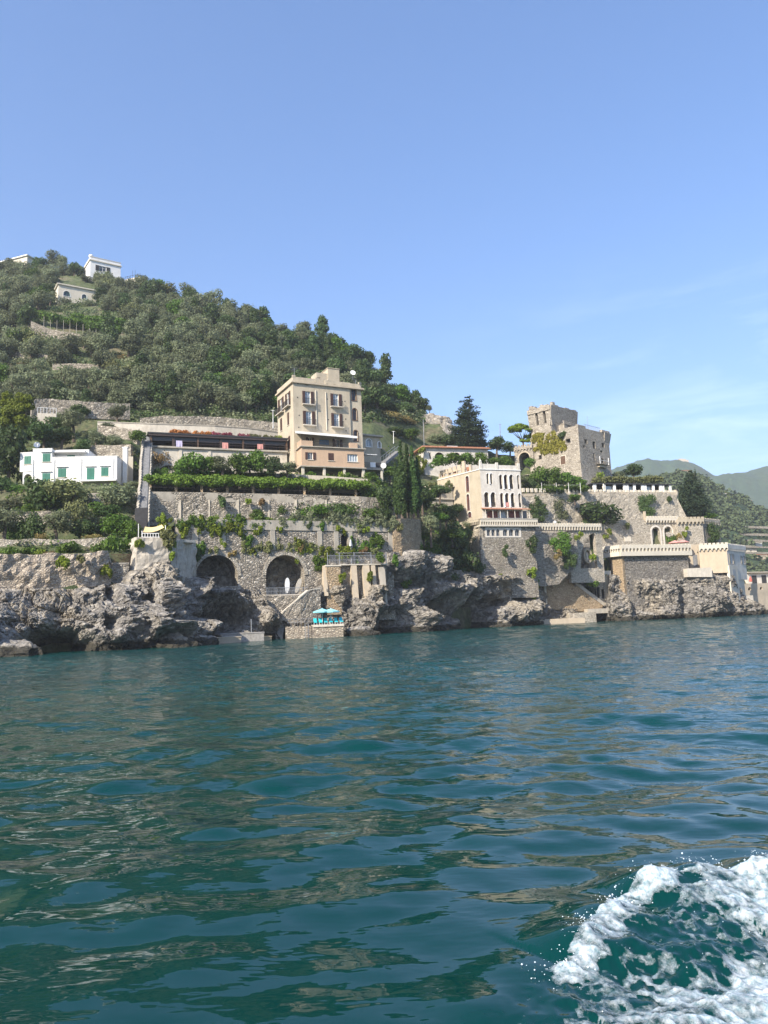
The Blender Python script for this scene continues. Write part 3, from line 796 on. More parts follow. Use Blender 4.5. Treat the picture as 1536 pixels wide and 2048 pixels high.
def crown_blobs(kind, g, R=1.0):
    """blobs of a crown of overall radius about R, base at z = 0"""
    out = []
    if kind == 'round':
        for k in range(13):
            a = g.uniform(0, 6.283); rr = R * .62 * math.sqrt(g.random()); z = R * (.22 + 1.05 * g.random() * (1 - (rr / R) ** 2))
            s = R * g.uniform(.26, .46); out.append((rr * math.cos(a), rr * math.sin(a), z, s * 1.1, s * 1.1, s * .85))
        out.append((0, 0, R * .75, R * .6, R * .6, R * .55))
    elif kind == 'tall':
        for k in range(16):
            a = g.uniform(0, 6.283); z = R * (.5 + 1.9 * g.random()); rr = R * .55 * math.sqrt(g.random()) * (1.1 - z / (R * 3.2))
            s = R * g.uniform(.26, .44); out.append((rr * math.cos(a), rr * math.sin(a), z, s, s, s * .9))
    elif kind == 'mound':
        for k in range(12):
            a = g.uniform(0, 6.283); rr = R * .75 * math.sqrt(g.random()); z = R * (.12 + .40 * g.random() * (1 - (rr / R) ** 2))
            s = R * g.uniform(.22, .36); out.append((rr * math.cos(a), rr * math.sin(a), z, s * 1.15, s * 1.15, s * .85))
    return out

def trunk_mesh(name, h, r, g, mat='bark', forks=3, spread=.35):
    mb = MB(); lean = Vector((g.uniform(-.1, .1), g.uniform(-.1, .1), 0)) * h
    mb.tube([(0, 0, -.6), Vector((0, 0, h * .3)) + lean * .3, Vector((0, 0, h * .62)) + lean], [r * 1.25, r, r * .8], 6)
    for k in range(forks):
        a = k * 6.283 / forks + g.uniform(-.4, .4); s = Vector((0, 0, h * .6)) + lean
        e = s + Vector((math.cos(a) * spread * h, math.sin(a) * spread * h, h * .5))
        mb.tube([s, (s + e) / 2 + Vector((0, 0, .06 * h)), e], [r * .65, r * .45, r * .2], 5)
    me = bpy.data.meshes.new(name); me.from_pydata([tuple(v) for v in mb.v], [], mb.f); me.materials.append(MATS[mat]); me.update(); return me

# prototypes: (crown mesh, trunk mesh, nominal radius)
UW_ = lambda px: 112.5 + (px - 300) * .0286
PROTO = {}
gg = random.Random(11)
def proto(kind, shape, mat, nv, n, size, th=1.0, **kw):
    L = []
    for v in range(nv):
        bl = [(x, y, z + th, a, b2, c2) for x, y, z, a, b2, c2 in crown_blobs(shape, gg)]
        cm = leaf_mesh(kind + '_crown', bl, n, size, mat, seed=gg.randrange(9999), **kw)
        tm = trunk_mesh(kind + '_trunk', th + .75, .085, gg) if th > 0.05 else None
        L.append((cm, tm))
    PROTO[kind] = L
proto('olive', 'round', 'olive_leaf', 5, 2000, .062, .45, stretch=.8)
proto('oak', 'round', 'oak_leaf', 5, 2000, .066, .35)
proto('talloak', 'tall', 'oak_leaf', 3, 2400, .07, .4)
proto('green', 'round', 'green_leaf', 3, 1700, .068, .35)
proto('yellowgreen', 'round', 'willow_leaf', 2, 1200, .06, .5, shell=.3)
proto('oliveshrub', 'mound', 'olive_leaf', 3, 900, .06, 0)
proto('shrub', 'mound', 'green_leaf', 4, 1200, .07, 0)
proto('darkshrub', 'mound', 'oak_leaf', 3, 1200, .07, 0)
proto('limeshrub', 'mound', 'lime_leaf', 3, 1000, .07, 0)
proto('dryshrub', 'mound', 'dry_leaf', 2, 700, .075, 0, stretch=.5)
proto('bush', 'round', 'green_leaf', 3, 1500, .07, 0)
proto('darkbush', 'round', 'oak_leaf', 3, 1500, .07, 0)

NAMES = dict(olive='olive_tree', oak='oak_tree', talloak='tall_oak_tree', green='leafy_tree', yellowgreen='yellowing_tree', oliveshrub='olive_shrub', shrub='shrub', darkshrub='dark_shrub', limeshrub='lime_shrub', dryshrub='dry_shrub', bush='bush', darkbush='dark_bush')
def plant(kind, loc, R, label, group=None, sz=None, cat=None, var=None):
    cm, tm = PROTO[kind][var if var is not None else gg.randrange(len(PROTO[kind]))]
    nm = NAMES[kind]; cat = cat or ('tree' if 'tree' in nm else 'bush')
    rot = gg.uniform(0, 6.283)
    sc = (R, R, sz if sz else R * gg.uniform(.88, 1.12))
    if tm is None:
        o = bpy.data.objects.new(nm, cm); COL.objects.link(o); o.location = loc; o.scale = sc; o.rotation_euler.z = rot
        return tag(o, label, cat, group)
    e = bpy.data.objects.new(nm, None); COL.objects.link(e); e.location = loc; e.scale = sc; e.rotation_euler.z = rot; e.empty_display_size = .5
    for part, me in (('crown', cm), ('trunk', tm)):
        c = bpy.data.objects.new(part, me); COL.objects.link(c); c.parent = e
    return tag(e, label, cat, group)

def foliage_thing(name, blobs, n, size, mat, label, cat='plant', group=None, trunk=None, seed=None, **kw):
    """a one-off plant from world-space blobs; trunk = list of (points, radii) tubes"""
    B = np.array(blobs, float); base = Vector((B[:, 0].mean(), B[:, 1].mean(), (B[:, 2] - B[:, 5]).min()))
    if trunk: base = Vector(trunk[0][0][0])
    bl = [(x - base.x, y - base.y, z - base.z, a, b2, c2) for x, y, z, a, b2, c2 in blobs]
    me = leaf_mesh('crown' if trunk else name, bl, n, size, mat, seed=gg.randrange(9999) if seed is None else seed, **kw)
    if not trunk:
        o = bpy.data.objects.new(name, me); COL.objects.link(o); o.location = base; return tag(o, label, cat, group)
    e = bpy.data.objects.new(name, None); COL.objects.link(e); e.location = base; tag(e, label, cat, group); ORIG[e.name] = base
    c = bpy.data.objects.new('crown', me); COL.objects.link(c); c.parent = e
    mb = MB()
    for pts, rad in trunk: mb.tube(pts, rad, 7)
    mesh_obj('trunk', mb, kw.get('bark', 'bark') if False else 'bark', e)
    return e

# ---- the wooded hill: scatter over its surface
CLEAR = [  # pixel regions kept open or sparse: (x0, x1, y0, y1, keep probability)
    (105, 198, 560, 628, 0.0), (155, 245, 505, 560, 0.0), (-60, 58, 505, 542, .0),
    (60, 250, 628, 696, 0.0), (0, 300, 668, 700, .5), (0, 130, 672, 770, .25), (130, 330, 705, 775, .4), (65, 300, 795, 812, 0), (200, 560, 830, 870, 0)]
hillspots = []
g5 = random.Random(21)
yy = 506.0
while yy < 838:
    dens = 11.5 + (yy - 506) / 330 * 6
    xx = -60 + g5.uniform(0, 14)
    while xx < 905:
        x = xx + g5.uniform(-7, 7); y = yy + g5.uniform(-6, 6)
        xx += 19 + (yy - 506) / 330 * 8
        ry = float(np.interp(x, [r[0] for r in RIDGE], [r[1] for r in RIDGE]))
        if y < ry - 2: continue
        if x > 845 and y > 835: continue
        keep = 1.0
        for a, b2, c2, d2, k in CLEAR:
            if a < x < b2 and c2 < y < d2: keep = min(keep, k)
        if g5.random() > keep: continue
        p = on_hill(x, y)
        if p is None: continue
        hillspots.append((x, y, p))
    yy += dens
def zone(x, y):
    if x < 120: h = 'at the left end of the wooded hill'
    elif x < 300: h = 'on the hill below the white ridge house'
    elif x < 430: h = 'on the open middle slope of the hill'
    elif x < 560: h = 'on the hill left of the tall beige building'
    elif x < 730: h = 'on the hill above the tall beige building'
    else: h = 'on the falling right end of the hill'
    v = 'high up' if y < 625 else ('halfway up' if y < 730 else 'low down')
    return v + ' ' + h
cnt = {}
for x, y, p in hillspots:
    ry = float(np.interp(x, [r[0] for r in RIDGE], [r[1] for r in RIDGE]))
    ridge_ = y < ry + 22
    po = .16 + .5 * max(0, min(1, (x - 380) / 350)) + (.1 if ridge_ else 0)
    u = g5.random()
    if u < po: kind = 'oak' if g5.random() < .75 else 'talloak'
    elif u < po + .05: kind = 'green'
    elif u < po + .08 and x < 340: kind = 'yellowgreen'
    elif x < 330 and y > 665 and u > .86: kind = 'oliveshrub'
    else: kind = 'olive'
    if cnt.get(kind, 0) >= 285: kind = 'oak' if kind == 'olive' else 'talloak'
    cnt[kind] = cnt.get(kind, 0) + 1
    R = g5.uniform(2.5, 4.0) * (.95 if kind != 'talloak' else .85)
    desc = dict(olive='grey-green round olive tree', oak='dark green holm oak', talloak='tall dark green oak', green='bright green leafy tree', yellowgreen='yellowish thin-crowned tree', oliveshrub='low grey-green shrub')[kind]
    plant(kind, p - Vector((0, 0, .5)), R, desc + ' ' + zone(x, y), 'trees of the wooded hill, ' + desc)
print('hill trees', cnt)

# low undergrowth between the trees of the hill
ug = []
g6 = random.Random(5)
while len(ug) < 3300:
    x = g6.uniform(-250, 900); ry = float(np.interp(x, [r[0] for r in RIDGE], [r[1] for r in RIDGE])); y = g6.uniform(ry, 845)
    if (x > 845 and y > 835) or (90 < x < 200 and 568 < y < 590) or (80 < x < 250 and 650 < y < 676): continue
    if x < 320 and 668 < y < 790 and g6.random() < .62: continue
    p = on_hill(x, y)
    if p is None: continue
    s_ = g6.uniform(.7, 1.7); ug.append((p.x, p.y, p.z + .1, s_ * 1.2, s_ * 1.2, s_ * .8))
half = len(ug) // 2
foliage_thing('undergrowth', ug[:half], 60000, .26, 'oak_leaf', 'dark low undergrowth between the trees of the wooded hill', 'undergrowth', shell=.3)['kind'] = 'stuff'
foliage_thing('undergrowth', ug[half:], 60000, .26, 'olive_leaf', 'grey-green low scrub between the trees of the wooded hill', 'undergrowth', shell=.3)['kind'] = 'stuff'

# leafy ground cover over the garden terraces
gc = []
while len(gc) < 3000:
    x = g6.uniform(-60, 1190); rows = ground_rows(x)
    lo = 90 if x < 290 else (UW_(x) if x < 745 else rows[3][1])
    d = g6.uniform(lo, rows[11][1]); z = ground_z(x, d)
    if z < 8: continue
    p = PZ(x, z, d); s_ = g6.uniform(.3, .95); gc.append((p.x, p.y, p.z + .05, s_ * 1.3, s_ * 1.3, s_ * .8))
foliage_thing('ground_cover', gc[:1500], 34000, .18, 'green_leaf', 'low green plants covering the garden terraces', 'ground cover', shell=.2)['kind'] = 'stuff'
foliage_thing('ground_cover', gc[1500:], 34000, .18, 'olive_leaf', 'grey-green weeds covering the garden terraces', 'ground cover', shell=.2)['kind'] = 'stuff'

def dh(px, py, fallback=170):
    """distance of the hill surface at a pixel"""
    p = on_hill(px, py); return p.y if p is not None else fallback
# ------------------------------------------------------------------ building materials
rubble('rubble_grey', (.35, .31, .25), (.66, .60, .50), (.13, .115, .095), .40, mossy=.25, patches=(.42, .375, .30))
rubble('rubble_dark', (.33, .295, .235), (.50, .455, .375), (.15, .13, .105), .42, mossy=.3)
rubble('rubble_tan', (.47, .40, .31), (.64, .57, .46), (.27, .225, .18), .34, mossy=.15, patches=(.40, .34, .26))
rubble('rubble_pale', (.50, .445, .355), (.68, .62, .51), (.27, .24, .19), .30, mossy=.22, relief=.1)
rubble('rubble_ochre', (.45, .34, .21), (.58, .47, .32), (.26, .19, .12), .34, mossy=.05, patches=(.48, .36, .24))
rubble('tower_stone', (.40, .355, .285), (.52, .47, .39), (.22, .19, .155), .42, mossy=.1, relief=.12, patches=(.47, .42, .34))
plaster('plaster_white', (.74, .735, .71), (.52, .51, .48), .5)
plaster('plaster_beige', (.50, .435, .325), (.31, .265, .195), .9)
plaster('plaster_pink', (.52, .37, .25), (.38, .28, .20), .75)
plaster('plaster_villa', (.66, .62, .55), (.36, .33, .28), .8, .8)
plaster('plaster_ochre', (.45, .39, .29), (.30, .265, .20), .85, .7)
plaster('plaster_tan', (.50, .42, .31), (.31, .27, .21), .7)
plaster('plaster_cream', (.60, .55, .45), (.45, .41, .34), .5)
plaster('concrete', (.43, .39, .32), (.22, .20, .165), .85, .9)
plaster('concrete_pale', (.60, .55, .46), (.36, .32, .26), .8, .9)
plaster('eroded_render', (.47, .43, .36), (.20, .175, .145), 1.0, 2.4)
plaster('stained_wood_deck', (.50, .40, .25), (.33, .26, .17), .5)
flat('white_paint', (.78, .78, .76), .5, var=.03)
flat('green_shutter', (.02, .16, .11), .5, var=.08)
flat('brown_shutter', (.075, .035, .025), .6, var=.15)
flat('brown_wood', (.13, .075, .045), .7, var=.2)
flat('red_wood', (.22, .07, .05), .6, var=.15)
flat('dark_metal', (.035, .033, .032), .5, var=.1)
flat('dark_brown', (.05, .032, .026), .6, var=.15)
flat('grey_metal', (.33, .34, .35), .4, .3, var=.08)
flat('terracotta', (.42, .20, .12), .85, var=.2)
flat('shade_black', (.035, .035, .038), .9, var=.2)  # near-black: shade inside openings put into the colour; also dark cloth, shutters, doors
flat('blue_cloth', (.10, .22, .42), .8, var=.15)
flat('white_cloth', (.82, .81, .78), .8, var=.04)
flat('yellow_cloth', (.72, .55, .26), .8, var=.06)
flat('aqua_cloth', (.28, .66, .72), .7, var=.04)
flat('turquoise_cloth', (.02, .52, .60), .6, var=.05)
flat('red_cloth', (.52, .12, .09), .8, var=.08)
flat('pink_cloth', (.62, .30, .26), .8, var=.05)
flat('lilac_cloth', (.55, .50, .68), .8, var=.05)
flat('steps_stone', (.34, .325, .30), .9, var=.2)
flat('stairs_grey', (.21, .215, .225), .9, var=.2)
flat('car_paint', (.55, .56, .58), .25, .2, var=.02)
flat('rubber', (.02, .02, .02), .8, var=.05)
m, nt, b = _new('glass'); b.inputs['Base Color'].default_value = (.035, .045, .055, 1); b.inputs['Roughness'].default_value = .06; b.inputs['Specular IOR Level'].default_value = .8  # dark base colour stands in for the unlit rooms behind the panes
m, nt, b = _new('pale_glass'); b.inputs['Base Color'].default_value = (.30, .36, .40, 1); b.inputs['Roughness'].default_value = .1; b.inputs['Specular IOR Level'].default_value = .8
m, nt, b = _new('screen_mesh'); b.inputs['Base Color'].default_value = (.022, .024, .028, 1); b.inputs['Roughness'].default_value = .35

I3 = lambda x, y, z: Vector((x, y, z))

def pxrect(fac, x0, y0, x1, y1, off=0):
    u0, z1 = fac.loc(x0, y0, off); u1, z0 = fac.loc(x1, y1, off)
    return u0, u1, z0, z1

def window(root, fac, r, shut=None, smat='brown_shutter', frame='white_paint', glass='glass', arched=False, recess=.22, sill=True, rail=False, mull=1, surround=None, railmat='dark_metal', y=0):
    """one window in an opening r = (u0, u1, z0, z1): frame, pane, shutters, sill"""
    u0, u1, z0, z1 = r; w = u1 - u0; h = z1 - z0; fw = min(.09, w * .12)
    hole = arch(u0, u1, z0, z1) if arched else rect(u0, u1, z0, z1)
    f = MB()
    inner = arch(u0 + fw, u1 - fw, z0 + fw, z1 - fw) if arched else rect(u0 + fw, u1 - fw, z0 + fw, z1 - fw)
    f.slab(fac, hole, [inner], y + recess - .05, y + recess + .04)
    for k in range(mull):
        c = u0 + w * (k + 1) / (mull + 1); f.box(fac, c - fw * .45, c + fw * .45, y + recess - .045, y + recess + .03, z0 + fw, z1 - fw - (w * .2 if arched else 0))
    if h > 1.5: f.box(fac, u0 + fw, u1 - fw, y + recess - .043, y + recess + .028, z0 + h * .66 - .03, z0 + h * .66 + .03)
    o = mesh_obj('window', f, frame, root)
    g = MB(); g.slab(fac, hole, [], y + recess + .05, y + recess + .08); mesh_obj('pane', g, glass, o)
    if surround:
        s = MB(); e = .13
        out = arch(u0 - e, u1 + e, z0 - .02, z1 + e) if arched else rect(u0 - e, u1 + e, z0 - .02, z1 + e)
        s.slab(fac, out, [[(a, max(b_, z0 - .01)) for a, b_ in hole]], y - .05, y + .02); mesh_obj('surround', s, surround, o)
    if sill and not rail:
        s = MB(); s.box(fac, u0 - .12, u1 + .12, y - .10, y + recess - .06, z0 - .10, z0); mesh_obj('sill', s, surround or 'concrete_pale', o)
    if shut == 'closed':
        for a, b_ in ((u0 + .01, (u0 + u1) / 2 - .01), ((u0 + u1) / 2 + .01, u1 - .01)):
            s = MB(); s.box(fac, a, b_, y - .02, y + .04, z0 + .01, z1 - .01)
            n = max(3, int(h / .16))
            for k in range(n): s.box(fac, a + .05, b_ - .05, y - .045, y - .018, z0 + .05 + k * (h - .1) / n, z0 + .05 + (k + .55) * (h - .1) / n)
            mesh_obj('shutter', s, smat, o)
    elif shut == 'open':
        for a, b_ in ((u0 - w * .52, u0 - .02), (u1 + .02, u1 + w * .52)):
            s = MB(); s.box(fac, a, b_, y - .09, y - .03, z0, z1)
            n = max(3, int(h / .18))
            for k in range(n): s.box(fac, a + .05, b_ - .05, y - .11, y - .088, z0 + .06 + k * (h - .1) / n, z0 + .06 + (k + .55) * (h - .1) / n)
            mesh_obj('shutter', s, smat, o)
    if rail:
        s = MB(); s.box(fac, u0 - w * .6, u1 + w * .6, y - .62, y + .0, z0 - .16, z0 - .02)
        bl = mesh_obj('balcony', s, 'concrete_pale', root)
        s = MB(); a, b_ = u0 - w * .56, u1 + w * .56
        n = int((b_ - a) / .13) + 1
        for k in range(n + 1): q = a + (b_ - a) * k / n; s.box(fac, q - .014, q + .014, y - .59, y - .565, z0 - .02, z0 + .93)
        s.box(fac, a, b_, y - .60, y - .55, z0 + .93, z0 + .98)
        for q in (a, b_ - .03): s.box(fac, q, q + .03, y - .55, y - .0, z0 + .90, z0 + .95); s.box(fac, q, q + .03, y - .32, y - .29, z0 - .02, z0 + .9)
        mesh_obj('railing', s, railmat, bl)
    return o

def hole_of(r, arched=False): return arch(*r) if arched else rect(*r)

def solid(root, name, pts, z0, z1, mat, **kw):
    """closed prism on a plan polygon (world xy)"""
    mb = MB(); n = len(pts)
    mb.add([(p[0], p[1], z0) for p in pts] + [(p[0], p[1], z1) for p in pts], [tuple(range(n))[::-1], tuple(range(n, 2 * n))] + [(i, (i + 1) % n, n + (i + 1) % n, n + i) for i in range(n)])
    return mesh_obj(name, mb, mat, root, **kw)

def four(A, B, dep, o=0.0):
    """plan corners of a block whose front runs A->B and is dep deep, front set back by o"""
    f = Fac(A, B); return [tuple(f(0, o, 0))[:2], tuple(f(f.L, o, 0))[:2], tuple(f(f.L, dep, 0))[:2], tuple(f(0, dep, 0))[:2]]

def batt_outline(L, z0, zc, z1, pitch=.85, merlon=True, mh=.35):
    """parapet profile: scalloped corbel arches below, merlons above"""
    n = max(2, int(round(L / pitch))); p = L / n; pts = []
    for k in range(n):
        a = k * p; pts.append((a, z0)); pts.append((a + p * .16, z0))
        for q in range(5):
            t = math.pi * (1 - q / 4); pts.append((a + p * .58 + p * .36 * math.cos(t), zc - .36 * p + .36 * p * math.sin(t)))
        pts.append((a + p * .98, z0))
    pts.append((L, z0))
    out = []
    for q in pts:
        if not out or (abs(q[0] - out[-1][0]) + abs(q[1] - out[-1][1])) > .02: out.append(q)
    if merlon:
        for k in range(n, 0, -1):
            b_ = k * p
            out += [(b_ - p * .001, z1), (b_ - p * .60, z1), (b_ - p * .62, z1 - mh), (b_ - p * .98, z1 - mh)]
    else: out += [(L, z1), (0, z1)]
    return out

def battlement(name, A, B, z0, zc, z1, mat, parent=None, pitch=.85, merlon=True, mh=.35, over=.35, th=.3, **kw):
    f = Fac(A, B); mb = MB(); mb.slab(f, batt_outline(f.L, z0, zc, z1, pitch, merlon, mh), [], -over, -over + th)
    mb.box(f, 0, f.L, -over + th + .003, .05, zc - .05, zc + .12)
    return mesh_obj(name, mb, mat, parent, **kw)

def wall_strip(name, pts, th, mat, label, batter=0.0, cope=None, jag=.12, cat='wall', group=None, parent=None, step=1.6, sink=.8, rough=None):
    """retaining wall: pts = (px, y_top, y_bottom, d); real slab following the terrace edge"""
    xs = []
    for a, b_ in zip(pts, pts[1:]):
        n = max(1, int(abs((b_[0] - a[0]) / 1540 * a[3]) / step))
        for k in range(n):
            t = k / n; xs.append([a[i] + (b_[i] - a[i]) * t for i in range(4)])
    xs.append(list(pts[-1]))
    ft = []; tan = []
    for px, yt, yb, d in xs: ft.append((P(px, yt, d), P(px, yb, d)))
    mb = MB(); vs = []
    for i, (t, b_) in enumerate(ft):
        a = ft[max(i - 1, 0)][0]; c = ft[min(i + 1, len(ft) - 1)][0]
        e = Vector((c.x - a.x, c.y - a.y, 0)).normalized(); nn = Vector((-e.y, e.x, 0))
        j = random.uniform(-jag, jag) if 0 < i < len(ft) - 1 else 0
        zt = t.z + j; zb = b_.z - sink; x, y = t.x, t.y
        o = nn * (-batter * (zt - zb))
        vs += [(x + o.x, y + o.y, zb), (x, y, zt), (x + nn.x * th, y + nn.y * th, zt), (x + nn.x * th, y + nn.y * th, zb)]
    n = len(ft); fs = []
    if rough is None: rough = .12 if mat.startswith('rubble') else 0
    if rough and n > 1:
        # uneven masonry face: a fine grid pushed in and out, in place of the flat front
        pb = np.array([tuple(v) for v in vs[0::4]], float); pt = np.array([tuple(v) for v in vs[1::4]], float)
        sg = np.concatenate([[0], np.cumsum(np.hypot(*np.diff(pt[:, :2], axis=0).T))]); nu = max(3, int(sg[-1] / .42)); hh = (pt[:, 2] - pb[:, 2]).max(); nz = max(3, int(hh / .42))
        uu = np.linspace(0, sg[-1], nu + 1); Bp = np.stack([np.interp(uu, sg, pb[:, i]) for i in range(3)], 1); Tp = np.stack([np.interp(uu, sg, pt[:, i]) for i in range(3)], 1)
        tv = np.linspace(0, 1, nz + 1)[:, None, None]; G = (Bp[None] * (1 - tv) + Tp[None] * tv).reshape(-1, 3)
        e_ = np.gradient(Tp[:, :2], axis=0); e_ /= np.linalg.norm(e_, axis=1)[:, None] + 1e-9; nn_ = np.stack([e_[:, 1], -e_[:, 0]], 1)
        w1, w2, wc = worley(G * 1.3, 61); dsp = rough * (.9 * fbm(G * .5, 3, 62) + .8 * (wc - .5) + .7 * fbm(G * 1.9, 2, 63) + .9 * np.clip(ridged(G * .3, 3, 64), 0, 1)) + .06
        G[:, :2] += np.tile(nn_, (nz + 1, 1)) * dsp[:, None]; G[-(nu + 1):, 2] += .5 * rough * fbm(G[-(nu + 1):] * .8, 2, 65)
        mb.add(G.tolist(), [(r * (nu + 1) + c, r * (nu + 1) + c + 1, (r + 1) * (nu + 1) + c + 1, (r + 1) * (nu + 1) + c) for r in range(nz) for c in range(nu)])
    for i in range(n - 1):
        for k in range(4): fs.append((i * 4 + k, i * 4 + (k + 1) % 4, (i + 1) * 4 + (k + 1) % 4, (i + 1) * 4 + k))
    fs += [(0, 1, 2, 3), tuple((n - 1) * 4 + k for k in (3, 2, 1, 0))]
    if rough and n > 1: fs = [tuple(i + len(mb.v) - 0 for i in f_) for f_ in fs]; mb.v.extend([tuple(v) for v in vs]); mb.f.extend(fs); mb.m.extend([0] * len(fs))
    else: mb.add(vs, fs)
    if cope:
        root = empty(name, (ft[0][1].x, ft[0][1].y, ft[0][1].z), label, cat, group)
        mesh_obj('masonry', mb, mat, root)
        cb = MB()
        for i in range(n - 1):
            a, b_ = [Vector(vs[i * 4 + 1]), Vector(vs[(i + 1) * 4 + 1])]; e = (b_ - a); e.z = 0; e.normalize(); nn = Vector((-e.y, e.x, 0))
            up = Vector((0, 0, 1)); h0, h1 = cope[1], .06
            cb.hexa([a - nn * .08 - up * h0, b_ - nn * .08 - up * h0, b_ + nn * (th + .05) - up * h0, a + nn * (th + .05) - up * h0,
                     a - nn * .08 + up * h1, b_ - nn * .08 + up * h1, b_ + nn * (th + .05) + up * h1, a + nn * (th + .05) + up * h1])
        mesh_obj('coping', cb, cope[0], root); return root
    return mesh_obj(name, mb, mat, parent, label=label, cat=cat, group=group)

def dish(px, py, d, r, label, mount=None, look=(.3, -.9, .35)):
    c = P(px, py, d); root = empty('satellite_dish', c - Vector((0, 0, r + .5)), label, 'satellite dish')
    mb = MB(); mb.lathe(c, [(.02, -.02), (r * .5, .03), (r * .85, .12 * r + .05), (r, .22 * r + .06), (r, .22 * r + .09), (r * .8, .17 * r + .03), (.05, -.04)], 14, axis=look)
    mesh_obj('reflector', mb, 'white_paint', root, smooth=True)
    mb = MB(); mb.tube([c - Vector((0, 0, r + .7)), c - Vector(look) * .1], .03, 5); mesh_obj('mast', mb, 'grey_metal', root)
    mb = MB(); lk = Vector(look).normalized(); mb.tube([c - Vector((0, 0, r * .8)), c + lk * r * .9], .015, 4); mb.lathe(c + lk * r * .9, [(.05, 0), (.05, .1)], 6); mesh_obj('feed_arm', mb, 'grey_metal', root)
    return root
def xy(px, d, z=20): p = PZ(px, z, d); return (p.x, p.y)

# ================================================================== white house
def white_house():
    A, B = xy(65, 115, 27), xy(234, 116, 27)
    f = Fac(A, B); z0 = 22.4
    root = empty('white_house', (A[0], A[1], z0), 'white flat-roofed house with green shutters above the lemon garden', 'house')
    def R(x0, y0, x1, y1): return pxrect(f, x0 / 3.84, 820 + y0 / 3.84, x1 / 3.84, 820 + y1 / 3.84)
    uM, zt = f.loc(172, 896); _, zl = f.loc(232, 912.4); u103 = f.loc(104, 914)[0]
    wins = [(R(328, 335, 387, 398), 'closed'), (R(325, 487, 385, 572), 'closed'), (R(446, 450, 508, 516), 'closed'), (R(667, 446, 725, 545), 'closed'), (R(777, 442, 833, 507), 'closed')]
    w2 = R(493, 332, 552, 362)
    # front wall of the low block and the two-storey part share one plane
    out = [(0, z0), (f.L, z0), (f.L, zl), (u103, zl), (u103, zt), (0, zt)]
    mb = MB(); mb.slab(f, out, [rect(*r) for r, s in wins], 0, .3)
    mb.box(f, .0, f.L, 4.6, 4.9, z0, zl - .02); mb.box(f, 0, .3, .303, 4.597, z0, zt - .3); mb.box(f, f.L - .3, f.L, .303, 4.597, z0, zl)
    mb.box(f, .3, f.L - .3, .303, 4.597, zl - .45, zl - .28)
    mesh_obj('wall', mb, 'plaster_white', root)
    mb = MB(); mb.slab(f, rect(u103 + .003, uM, zl - .5, zt), [rect(*w2)], 1.4, 1.65)
    mb.box(f, u103, uM, 4.9, 5.1, zl, zt - .003); mb.box(f, uM - .25, uM, 1.653, 4.897, zl, zt - .003); mb.box(f, 0.303, uM - .25, .303, 4.89, zt - .5, zt - .3); mb.box(f, u103 - .25, u103 - .003, .303, 1.39, zl - .2, zt - .003)
    mesh_obj('upper_wall', mb, 'plaster_white', root)
    for r, s in wins: window(root, f, r, s, 'green_shutter')
    window(root, Fac(tuple(f(0, 1.4, 0))[:2], tuple(f(f.L, 1.4, 0))[:2]), w2, 'closed', 'green_shutter')
    for r, s in wins[:5]:
        mb = MB(); mb.box(f, r[0] - .25, r[1] + .25, -.22, .0, r[3] + .22, r[3] + .30); mesh_obj('window_hood', mb, 'plaster_white', root)
    # left wing with an arched porch below
    g = Fac(xy(39.5, 115.3, 27), xy(65, 115.2, 27)); ua, za = g.loc(39.5, 905); _, zb = g.loc(39.5, 943.7)
    r = pxrect(g, 187 / 3.84, 820 + 355 / 3.84, 238 / 3.84, 820 + 415 / 3.84)
    mb = MB(); mb.slab(g, rect(0, g.L - .01, zb, za), [rect(*r)], 0, .25); mb.box(g, 0, g.L - .01, .253, 5, zb, zb + .2); mb.box(g, 0, .25, .253, 5, zb + .2, za); mb.box(g, .25, g.L - .01, .253, 5, za - .3, za - .1)
    mesh_obj('wing', mb, 'plaster_white', root); window(root, g, r, 'closed', 'green_shutter')
    ar = pxrect(g, 47, 948, 62.5, 970); mb = MB(); mb.slab(g, rect(.45, g.L - .01, z0, zb - .003), [[(a, max(b_, z0 + .05)) for a, b_ in arch(ar[0], ar[1], z0 + .05, ar[3])]], .1, .4); mesh_obj('porch_arch', mb, 'plaster_white', root)
    mb = MB(); mb.box(g, .5, g.L, 3, 3.2, z0, zb - .01); mesh_obj('porch_wall', mb, 'plaster_cream', root)
    # balcony slab, basement, chimney, roof trim
    ub0 = f.loc(165, 963)[0]; zbal = f.loc(200, 962)[1]
    mb = MB(); mb.box(f, ub0, f.L + .2, -1.3, .0, zbal - .22, zbal); mesh_obj('balcony', mb, 'plaster_white', root)
    mb = MB(); mb.box(f, 0, f.L + .05, -.12, 3, z0 - 3.5, zbal - .23); mesh_obj('basement', mb, 'concrete', root)
    for u in (.12, f.loc(109, 930)[0], f.loc(163, 930)[0], f.loc(227, 930)[0]):
        mb = MB(); mb.tube([f(u, -.07, z0 + .8), f(u, -.07, zl - .3)], .055, 6); mesh_obj('downpipe', mb, 'plaster_white', root)
    mb = MB(); uc = f.loc(241, 915)[0]; mb.box(f, uc - .35, uc + .35, 2.6, 3.3, z0 + 2, f.loc(242, 897, 3)[1]); mb.box(f, uc - .45, uc + .45, 2.5, 3.4, f.loc(242, 897, 3)[1], f.loc(242, 897, 3)[1] + .15); mesh_obj('chimney', mb, 'plaster_white', root)
    mb = MB(); mb.box(f, -.05, u103 + .02, -.05, .35, zt, zt + .08); mb.box(f, u103 + .02, f.L + .05, -.05, .35, zl, zl + .08); mb.box(f, f.L - .3, f.L + .05, .353, 4.95, zl, zl + .08); mb.box(f, u103 + .02, uM + .05, 1.35, 1.7, zt, zt + .08); mesh_obj('roof_edge', mb, 'white_paint', root)
